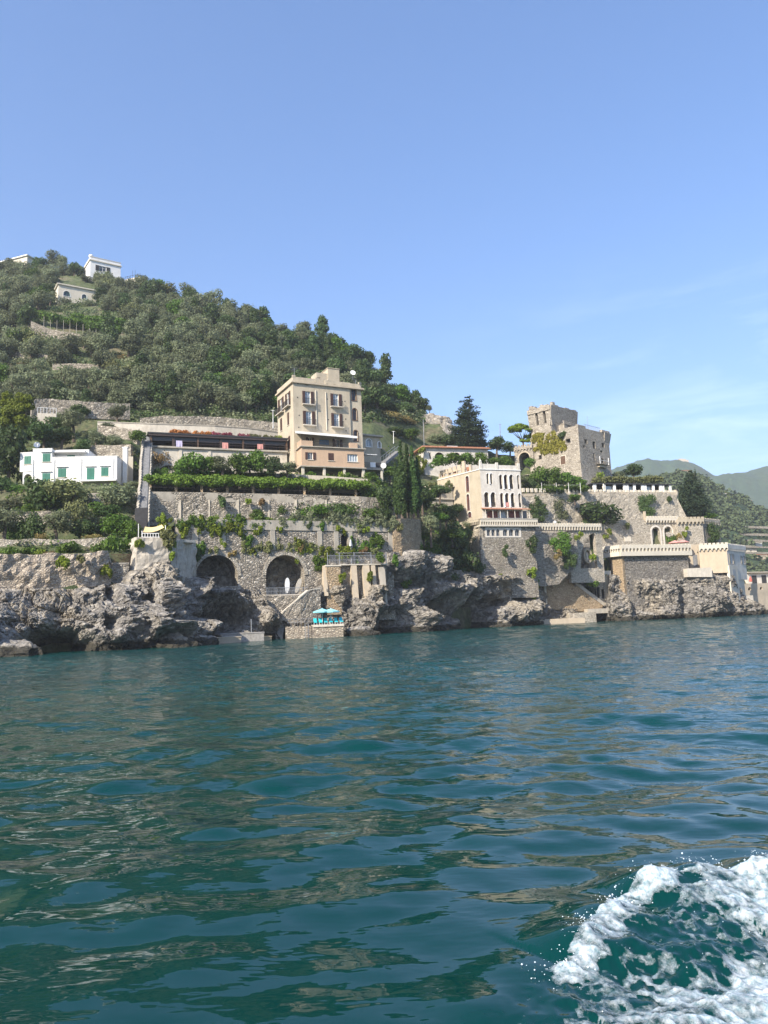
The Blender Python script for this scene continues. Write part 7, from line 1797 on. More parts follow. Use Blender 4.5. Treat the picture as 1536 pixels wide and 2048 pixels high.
    battlement('parapet', tuple(w(us - .2, 0, 0)), tuple(w(w.L, 0, 0)), w.loc(*qq(600, 628))[1], w.loc(*qq(600, 608))[1], w.loc(*qq(600, 572))[1], 'plaster_cream', root, pitch=.72, mh=.4, over=.45)
    mb = MB(); mb.box(w, us, w.L, .0, .4, ztop, ztop + 1.0); mb.box(w, us - .35, us, -.2, .3, zl - .3, w.loc(*qq(450, 530))[1]); mesh_obj('parapet_core', mb, 'plaster_tan', root)
    # plaque: rough pale panel
    r = pxrect(w, *qq(293, 748), *qq(354, 790)); mb = MB(); mb.box(w, r[0], r[1], -.12, -.003, r[2], r[3]); mb.box(w, r[0] - .06, r[1] + .06, -.08, -.002, r[2] - .06, r[2]); pl = mesh_obj('plaque', mb, 'plaster_cream', root)
    r = pxrect(w, *qq(860, 756), *qq(880, 795))
    mb = MB(); mb.box(w, r[0], min(r[1], w.L + 3), -2.2, -2.1, r[2], r[3]); mesh_obj('small_sign', mb, 'white_paint', label='small blank white board right of the pink parasols', cat='board')
    # next stretch, slightly forward
    x = Fac(xy(1358, 164.5, 17), xy(1408, 165.5, 17)); z2 = x.loc(*qq(870, 640))[1]
    root = empty('terrace_end_wall', x(0, 0, z0), 'ochre battlemented wall block right of the twin arches', 'wall'); mb = MB(); mb.box(x, 0, x.L, 0, 3, z0 - 1, z2); mesh_obj('masonry', mb, 'rubble_pale', root)
    battlement('parapet', tuple(x(-.2, 0, 0)), tuple(x(x.L + .1, 0, 0)), z2 - .0, x.loc(*qq(870, 620))[1], x.loc(*qq(870, 579))[1], 'plaster_ochre', root, pitch=.86, mh=.4, over=.45)
    mb = MB(); mb.box(x, 0, x.L, 0, .5, z2, z2 + 1.1); mesh_obj('parapet_core', mb, 'plaster_tan', root)
    y = Fac(tuple(x(x.L + .1, .3, 0)), xy(1441, 171, 17)); root = empty('terrace_return_wall', y(0, 0, z0), 'shaded ivy-covered return wall at the right end of the upper terrace', 'wall'); mb = MB(); mb.box(y, 0, y.L, 0, 1, z0 - 3, z2 + .1); mesh_obj('masonry', mb, 'rubble_dark', root)
    battlement('parapet', tuple(y(0, 0, 0)), tuple(y(y.L, 0, 0)), z2 + .1, z2 + .7, z2 + 1.4, 'rubble_pale', root, pitch=.8, mh=.3, over=.3)
    # bastion with the battlemented balcony
    B0, B1, B2 = xy(1205, 156.3, 13), xy(1242, 152.6, 13), xy(1381, 157.6, 13)
    h = Fac(B1, B2); s = Fac(B0, B1); q3 = lambda x, y: (1180 + x / 4.315, 1060 + y / 4.315)
    za, zc, zb, zk = h.loc(*q3(400, 126))[1], h.loc(*q3(400, 168))[1], h.loc(*q3(400, 186))[1], h.loc(*q3(400, 224))[1]
    root = empty('battlement_terrace', h(0, 0, zk), 'large pale battlemented terrace with a row of small arches over the grey bastion', 'terrace')
    battlement('parapet', tuple(h(-.1, 0, 0)), tuple(h(h.L, 0, 0)), zb, zc + .25, za, 'plaster_cream', root, pitch=.82, mh=.14, over=.4)
    battlement('side_parapet', tuple(s(0, 0, 0)), tuple(s(s.L + .1, 0, 0)), zb, zc + .25, za, 'plaster_cream', root, pitch=.62, mh=.14, over=.4)
    mb = MB(); mb.box(h, -.3, h.L, -.5, .9, zk, zb - .003); mb.box(h, 0, h.L, -.02, .3, zb, za - .3); mesh_obj('ledge', mb, 'plaster_cream', root)
    mb = MB(); mb.box(s, -.0, s.L, -.5, .9, zk + .003, zb - .006); mb.box(s, 0, s.L - .3, -.02, .3, zb, za - .3); mesh_obj('side_ledge', mb, 'plaster_cream', root)
    mb = MB(); mb.box(h, 0.4, h.L - .3, .92, 9, zb - .5, za - 1.0); mesh_obj('terrace_floor', mb, 'concrete', root)
    root = empty('bastion', h(0, 0, 4), 'dark grey coursed stone bastion under the battlemented terrace', 'bastion'); mb = MB(); mb.box(h, .25, h.L - .4, .35, 8, 2, zk - .003); mesh_obj('masonry', mb, 'rubble_coursed', root)
    mb = MB(); u0 = s.loc(*q3(170, 250))[0]; mb.box(s, u0, s.L - .05, .3, 3, 2, zk - .006); mesh_obj('ochre_side', mb, 'rubble_ochre', root)  # left face in ochre rubble, warmer in tone than the front masonry
    for x in (300, 382, 468, 558, 590, 678, 740, 803): u, z = h.loc(*q3(x, 245)); mb = MB(); mb.box(h, u - .09, u + .09, .3, .36, z - .12, z + .12); mesh_obj('drain_hole', mb, 'shade_black', root)
    # tan battlemented house right
    t0, t1, t2 = xy(1399, 160.5, 12), xy(1455, 160.2, 12), xy(1491, 168, 12); f1, f2 = Fac(t0, t1), Fac(t1, t2); z1 = f1.loc(*q3(1060, 165))[1]; zb1 = f1.loc(*q3(1100, 346))[1]
    root = empty('tan_battlemented_house', f1(0, 0, zb1), 'tan rendered house with battlements and shuttered side windows right of the bastion', 'house')
    mb = MB(); mb.box(f1, 0, f1.L - .003, 0, .4, zb1 - .6, z1); mesh_obj('front_wall', mb, 'plaster_tan2', root)
    ws = [pxrect(f2, *q3(1206, 205), *q3(1236, 292)), pxrect(f2, *q3(1308, 222), *q3(1336, 294))]
    mb = MB(); mb.slab(f2, rect(0, f2.L, zb1 - 2, z1), [rect(*r) for r in ws], 0, .4); mesh_obj('side_wall', mb, 'plaster_villa', root)
    for r in ws: window(root, f2, r, 'open', 'concrete', glass='pale_glass')
    mb = MB(); mb.box(f1, .1, f1.L - .4, .5, 7, z1 - .4, z1 - .1); mesh_obj('roof', mb, 'concrete', root)
    battlement('parapet', tuple(f1(0, 0, 0)), tuple(f1(f1.L + .2, 0, 0)), f1.loc(*q3(1060, 178))[1], f1.loc(*q3(1060, 158))[1], f1.loc(*q3(1060, 112))[1], 'plaster_cream', root, pitch=.9, mh=.35, over=.35)
    battlement('side_parapet', tuple(f2(.1, 0, 0)), tuple(f2(f2.L, 0, 0)), z1 - .4, z1 + .1, z1 + 1.1, 'plaster_villa', root, pitch=.7, mh=.2, over=.3)
    mb = MB(); mb.box(f1, 0, f1.L, 0, .4, z1, z1 + .9); mesh_obj('parapet_core', mb, 'plaster_tan', root)
    # recessed link with a door between bastion and tan house
    l_ = Fac(xy(1379, 162, 12), xy(1401, 162, 12)); root = empty('link_wall', l_(0, 0, 8), 'recessed grey wall with a tall door between bastion and tan house', 'wall'); mb = MB(); mb.box(l_, 0, l_.L, 0, .5, 7, l_.loc(*q3(900, 125))[1]); mesh_obj('masonry', mb, 'plaster_tan', root)
    r = pxrect(l_, *q3(884, 215), *q3(932, 318)); mb = MB(); mb.box(l_, r[0], r[1], -.06, -.003, r[2], r[3]); mesh_obj('door', mb, 'stairs_grey', root)
    # lower white house part
    b2 = Fac(tuple(f2(-.1, -.2, 0)), tuple(f2(f2.L * .85, -.2, 0))); r = pxrect(b2, *q3(1228, 338), *q3(1262, 440)); zz = b2.loc(*q3(1215, 308))[1]
    root = empty('lower_white_house', b2(0, 0, 2), 'small pale lower house with a tall shuttered door under the tan house', 'house'); mb = MB(); mb.slab(b2, rect(0, b2.L * .52, 2, zz), [rect(*r)], 0, .3); mb.box(b2, b2.L * .52 + .003, b2.L, .4, 1, 2, zz - .5); mesh_obj('wall', mb, 'plaster_cream', root); window(root, b2, r, 'closed', 'grey_metal')
    wall_strip('pale_parapet_block', [(1374, 1137, 1146, 156), (1423, 1134.5, 1146, 157)], 1.5, 'concrete_pale', 'low pale parapet block on the rocks below the tan house', jag=0)
    wall_strip('rock_top_wall', [(1376, 1143, 1162, 157), (1425, 1141, 1160, 158)], 1.2, 'rubble_tan', 'tan stone wall on the rocks below the pale parapet block', jag=.03)
    wall_strip('rock_platform', [(1471, 1192.5, 1205, 166), (1506, 1190.5, 1206, 168)], 2.5, 'plaster_cream', 'cream concrete platform on the rocks near the right edge', jag=0)
    # right quay with two arched holes
    c = Fac(xy(1484, 172, 6), xy(1640, 182, 6)); zc_ = c.loc(*q3(1400, 461))[1]; r1 = pxrect(c, *q3(1362, 493), *q3(1394, 520)); r2 = pxrect(c, *q3(1464, 491), *q3(1490, 514))
    root = empty('right_quay_wall', c(0, 0, -1), 'pale quay wall with small dark arches under the closed red parasols', 'wall'); mb = MB(); mb.slab(c, rect(0, c.L, -1, zc_), [arch(*r1), arch(*r2)], 0, .8); mb.box(c, 0, c.L, .8, 6, zc_ - .5, zc_ - .02); mesh_obj('masonry', mb, 'plaster_tan', root); mb = MB(); mb.box(c, 0, c.L, 1.0, 1.2, -1, zc_ - .6); mesh_obj('arch_back', mb, 'shade_black', root)
    for x, lab in ((1345, 'closed red parasol on the right quay, nearer the white house'), (1430, 'closed red parasol on the right quay, nearer the photo edge')):
        u, zp = c.loc(*q3(x, 395)); rt = empty('closed_parasol', c(u, 1.5, zc_), lab, 'parasol', 'closed red parasols on the right quay'); mb = MB(); mb.lathe(c(u, 1.5, zc_), [(.28, .45), (.36, .6), (.22, 1.3), (.10, zp - zc_ - .1), (.0, zp - zc_)], 9); mesh_obj('canopy', mb, 'red_cloth', rt); mb = MB(); mb.tube([c(u, 1.5, zc_), c(u, 1.5, zc_ + .6)], .04, 5); mesh_obj('pole', mb, 'white_paint', rt)
    d = Fac(xy(1496, 180, 8), xy(1600, 186, 8)); root = empty('quay_house', d(0, 0, zc_ - 1), 'low grey house behind the closed red parasols', 'house'); z4 = d.loc(1500, 1146)[1]; mb = MB(); mb.box(d, 0, d.L, 0, 5, zc_ - 1, z4); mesh_obj('wall', mb, 'plaster_villa', root); mb = MB(); mb.box(d, -.4, d.L, -.8, 5.3, z4, z4 + .25); mesh_obj('roof', mb, 'concrete', root)
    for j in range(3): mb = MB(); mb.box(d, 1.2 + j * 3, 2.6 + j * 3, -.08, -.003, zc_ - .5, z4 - .6); mesh_obj('door', mb, 'shade_black', root)
    # pink open parasols on the terrace
    for px_, py_, dd, lab in ((1349.5, 1080.5, 158.8, 'open pink parasol on the terrace, left one of the pair'), (1365, 1079.5, 160.2, 'open pink parasol on the terrace, right one of the pair')):
        cc = P(px_, py_, dd); rt = empty('pink_parasol', (cc.x, cc.y, zb), lab, 'parasol', 'open pink parasols on the battlemented terrace'); mb = MB(); n = 8; mb.add([cc] + [cc + Vector((math.cos(t * math.pi / 4) * 1.35, math.sin(t * math.pi / 4) * 1.35, -.5)) for t in range(n)] + [cc + Vector((math.cos(t * math.pi / 4) * 1.33, math.sin(t * math.pi / 4) * 1.33, -.62)) for t in range(n)], [(0, t + 1, (t + 1) % n + 1) for t in range(n)] + [(t + 1, (t + 1) % n + 1, (t + 1) % n + 9, t + 9) for t in range(n)]); mesh_obj('canopy', mb, 'pink_cloth', rt, recalc=False); mb = MB(); mb.tube([(cc.x, cc.y, zb), cc], .035, 6); mesh_obj('pole', mb, 'white_paint', rt)
    # stair wing descending left of the bastion
    a, b_ = P(1208, 1104, 156.2), P(1168, 1139, 153.5); root = empty('descending_stairway', (b_.x, b_.y, b_.z - 2), 'covered stairway descending left from the battlemented terrace', 'stairs'); n = 16; e = (b_ - a) / n; mb = MB()
    for j in range(n): c0 = a + e * j; mb.box(I3, c0.x + e.x, c0.x, c0.y, c0.y + 1.8, c0.z + e.z - 1.15, c0.z + e.z - .75)
    mesh_obj('steps', mb, 'steps_stone', root); mb = MB(); mb.hexa([a + Vector((0, -.05, -1.5)), b_ + Vector((0, -.05, -1.5)), b_ + Vector((0, .2, -1.5)), a + Vector((0, .2, -1.5)), a + Vector((0, -.05, .05)), b_ + Vector((0, -.05, .05)), b_ + Vector((0, .2, .05)), a + Vector((0, .2, .05))]); mesh_obj('side_wall', mb, 'concrete', root)
    # small landing house with doors, left foot of the bastion
    l2 = Fac(xy(1193, 153.5, 6), xy(1222, 154, 6)); q4 = lambda x, y: (1040 + x / 3.097, 900 + y / 3.097); zt4 = l2.loc(*q4(520, 780))[1]; z04 = l2.loc(*q4(520, 962))[1] - 1
    drs = [pxrect(l2, *q4(474, 850), *q4(497, 915)), pxrect(l2, *q4(504, 862), *q4(526, 920))]
    root = empty('landing_lodge', l2(0, 0, z04), 'small ochre lodge with two dark doors at the foot of the bastion', 'lodge'); mb = MB(); mb.slab(l2, rect(0, l2.L, z04, zt4), [rect(*r) for r in drs], 0, .4); mb.box(l2, 0, l2.L, 2, 2.3, z04, zt4); mesh_obj('wall', mb, 'rubble_pale', root); mb = MB(); mb.box(l2, .1, l2.L - .1, .9, 1.0, z04, zt4 - .1); mesh_obj('door_recess', mb, 'shade_black', root)
    mb = MB(); u = l2.loc(*q4(540, 900))[0]; mb.box(l2, u - .35, u + .45, -.12, -.003, z04, zt4); mesh_obj('pier', mb, 'plaster_ochre', root)
    battlement('parapet', tuple(l2(-.2, 0, 0)), tuple(l2(l2.L + .1, 0, 0)), zt4 - .1, zt4 + .35, zt4 + 1.0, 'plaster_cream', root, pitch=.7, merlon=False, mh=0, over=.3)
    # tan ramp wall
    o = Fac(xy(1086, 148, 6), xy(1207, 152.8, 6)); L = lambda x, y: o.loc(*q4(x, y)); pts = [L(150, 985), L(385, 1000), L(500, 1000), L(520, 945), L(395, 850), L(275, 762), L(140, 768)]
    root = empty('ramp_wall', o(0, 0, 0), 'orange-tan rubble ramp wall sloping down right to the landing', 'wall'); mb = MB(); mb.slab(o, [(u, max(z, 1.0)) for u, z in pts], [], 0, 1.6); mesh_obj('masonry', mb, 'rubble_ochre', root)
    def band(F, A_, B_, w, y0, y1, mt, nm='coping'):
        mb = MB(); (ua, za_), (ub, zb_) = A_, B_; mb.hexa([F(ua, y0, za_ - w), F(ub, y0, zb_ - w), F(ub, y1, zb_ - w), F(ua, y1, za_ - w), F(ua, y0, za_ + .02), F(ub, y0, zb_ + .02), F(ub, y1, zb_ + .02), F(ua, y1, za_ + .02)]); mesh_obj(nm, mb, mt, root)
    band(o, L(140, 768), L(275, 762), .3, -.08, 1.7, 'concrete'); band(o, L(275, 762), L(395, 850), .75, -.1, 1.7, 'concrete'); band(o, L(395, 851), L(520, 945), .75, -.101, 1.701, 'concrete')
    mb = MB(); u, z = L(150, 775); mb.box(o, u - .3, u + .15, -.2, 1.5, 1.0, z + .1); mesh_obj('corner_pier', mb, 'plaster_cream', root)
    # landing platforms and the low dock
    for x0, x1, yt, d, dep, mt, lab in ((1079.5, 1170, 1239, 143.2, 3.4, 'plaster_tan', 'long low tan concrete dock at the water below the ramp wall'), (1138, 1192, 1226, 147.6, 4, 'rubble_pale', 'pale step platform behind the long tan dock'), (1176, 1219, 1218, 149.6, 4, 'concrete', 'upper pale landing slab at the foot of the bastion')):
        a, b_ = P(x0, yt, d), P(x1, yt, d + 1.2); F3 = Fac((a.x, a.y), (b_.x, b_.y)); zt5 = a.z; mb = MB(); mb.box(F3, 0, F3.L, 0, dep, -.6 if x0 < 1170 else zt5 - .9, zt5); mesh_obj('landing_stage', mb, mt, label=lab, cat='landing stage')
rubble('rubble_coursed', (.33, .30, .255), (.52, .48, .41), (.14, .125, .11), .48, mossy=.1, sq=1.7, relief=.25)
plaster('plaster_tan2', (.56, .46, .33), (.34, .28, .20), .6)
right_terraces()

foliage('far_leaf', (.030, .050, .022), (.10, .125, .055), .8, vs=.05, transl=0)
def far_town():
    rr = random.Random(8); k = 0
    nx, ny = px_of(NH); fr_ = NH[:, 1] < 600
    def surf(x, y):
        dd = np.where(fr_, (nx - x) ** 2 + (ny - y) ** 2, 1e9); i = int(np.argmin(dd)); return Vector(NH[i])
    bl = []
    g8 = np.random.default_rng(4); ok = np.where((nx > 1230) & (nx < 1640) & (NH[:, 1] < 480) & (NH[:, 2] > 2))[0]
    clump = vnoise(NH / 26, 3)
    for i in g8.choice(ok, 2300):
        if clump[i] < -.25 and g8.random() < .8: continue
        s = g8.uniform(1.2, 3.0) * NH[i, 1] / 420; bl.append((NH[i, 0], NH[i, 1], NH[i, 2] + s * .4, s, s, s * .85))
    foliage_thing('distant_wood', bl, 70000, .75, 'far_leaf', 'scattered far-off trees covering the coastal slope beyond the cape', 'wood', shell=.5)['kind'] = 'stuff'
    V_ = NH
    for x, y, d, w, h, mt in ((1372, 1020 - 76, 436, 12, 3.2, 'plaster_cream'), (1390, 957, 430, 8, 2.5, 'plaster_tan'), (1502, 1108, 370, 12, 4, 'plaster_cream'), (1528, 1119, 362, 10, 4, 'plaster_tan'), (1516, 1092, 384, 9, 3, 'plaster_white'), (1448, 992, 440, 7, 2.6, 'plaster_white'), (1500, 1000, 455, 7, 2.5, 'plaster_cream'), (1532, 1046, 440, 9, 3, 'plaster_cream'), (1470, 1028, 420, 6, 2.5, 'plaster_white')):
        c = surf(x, y); d = c.y; sc_ = .62; w *= sc_; h *= sc_ * 1.1; f = Fac((c.x - w / 2, c.y), (c.x + w / 2, c.y + 1)); lab = ['cream house on the far slope left of the conical tree', 'tan hut on the far slope beside the conical tree', 'cream house low on the right slope with a wide front', 'tan house at the right edge of the lower slope', 'white cottage above the cream house on the lower slope', 'tiny white house high on the terraced slope', 'tiny cream house high on the slope, further right', 'cream house at the right edge halfway up the slope', 'tiny white house in the middle of the terraced slope'][k]
        ws = [rect(u, u + .9, c.z + .9, c.z + 2.1) for u in np.arange(1.2, w - 1.5, 2.6)]; root = empty('far_house', c, lab, 'house', 'small houses on the far slope'); mb = MB(); mb.slab(f, rect(0, w, c.z - 3, c.z + h), ws, 0, .3); mb.box(f, 0, w, .35, 6, c.z - 3, c.z + h - .02); mesh_obj('wall', mb, mt, root); mb = MB(); mb.box(f, -.3, w + .3, -.3, 6.3, c.z + h, c.z + h + .3); mesh_obj('roof', mb, 'terracotta' if k % 3 == 0 else 'plaster_cream', root); k += 1
    c = P(1365, 920, 1490); root = empty('hilltop_ruin', c - Vector((0, 0, 6)), 'pale ruined fort on the summit of the far mountain', 'ruin'); mb = MB()
    for a, b_, h in ((-12, -6, 3), (-6, 2, 5), (2, 7, 4), (7, 12, 2)): mb.box(I3, c.x + a, c.x + b_ - .01, c.y, c.y + 14, c.z - 10, c.z + h - 2)
    mesh_obj('wall', mb, 'plaster_tan', root)
    # pale terrace walls on the near slope
    for i, (x0, x1, y0_, d) in enumerate(((1462, 1600, 1066, 395), (1470, 1600, 1078, 385), (1450, 1590, 1090, 372), (1480, 1620, 1052, 405), (1490, 1640, 1103, 362))):
        wall_strip('terrace_wall', [(x0, y0_, y0_ + 3.5, d), ((x0 + x1) / 2, y0_ + 2, y0_ + 5, d + 2), (x1, y0_ + 3, y0_ + 6, d + 4)], 1, 'rubble_dark', ['third', 'second lowest', 'second', 'topmost', 'lowest'][i] and ['second from the top', 'middle', 'second from the bottom', 'topmost', 'lowest'][i] + ' pale terrace wall on the far green slope', jag=.3, group='terrace walls on the far slope', step=5, sink=.2, rough=0)
far_town()
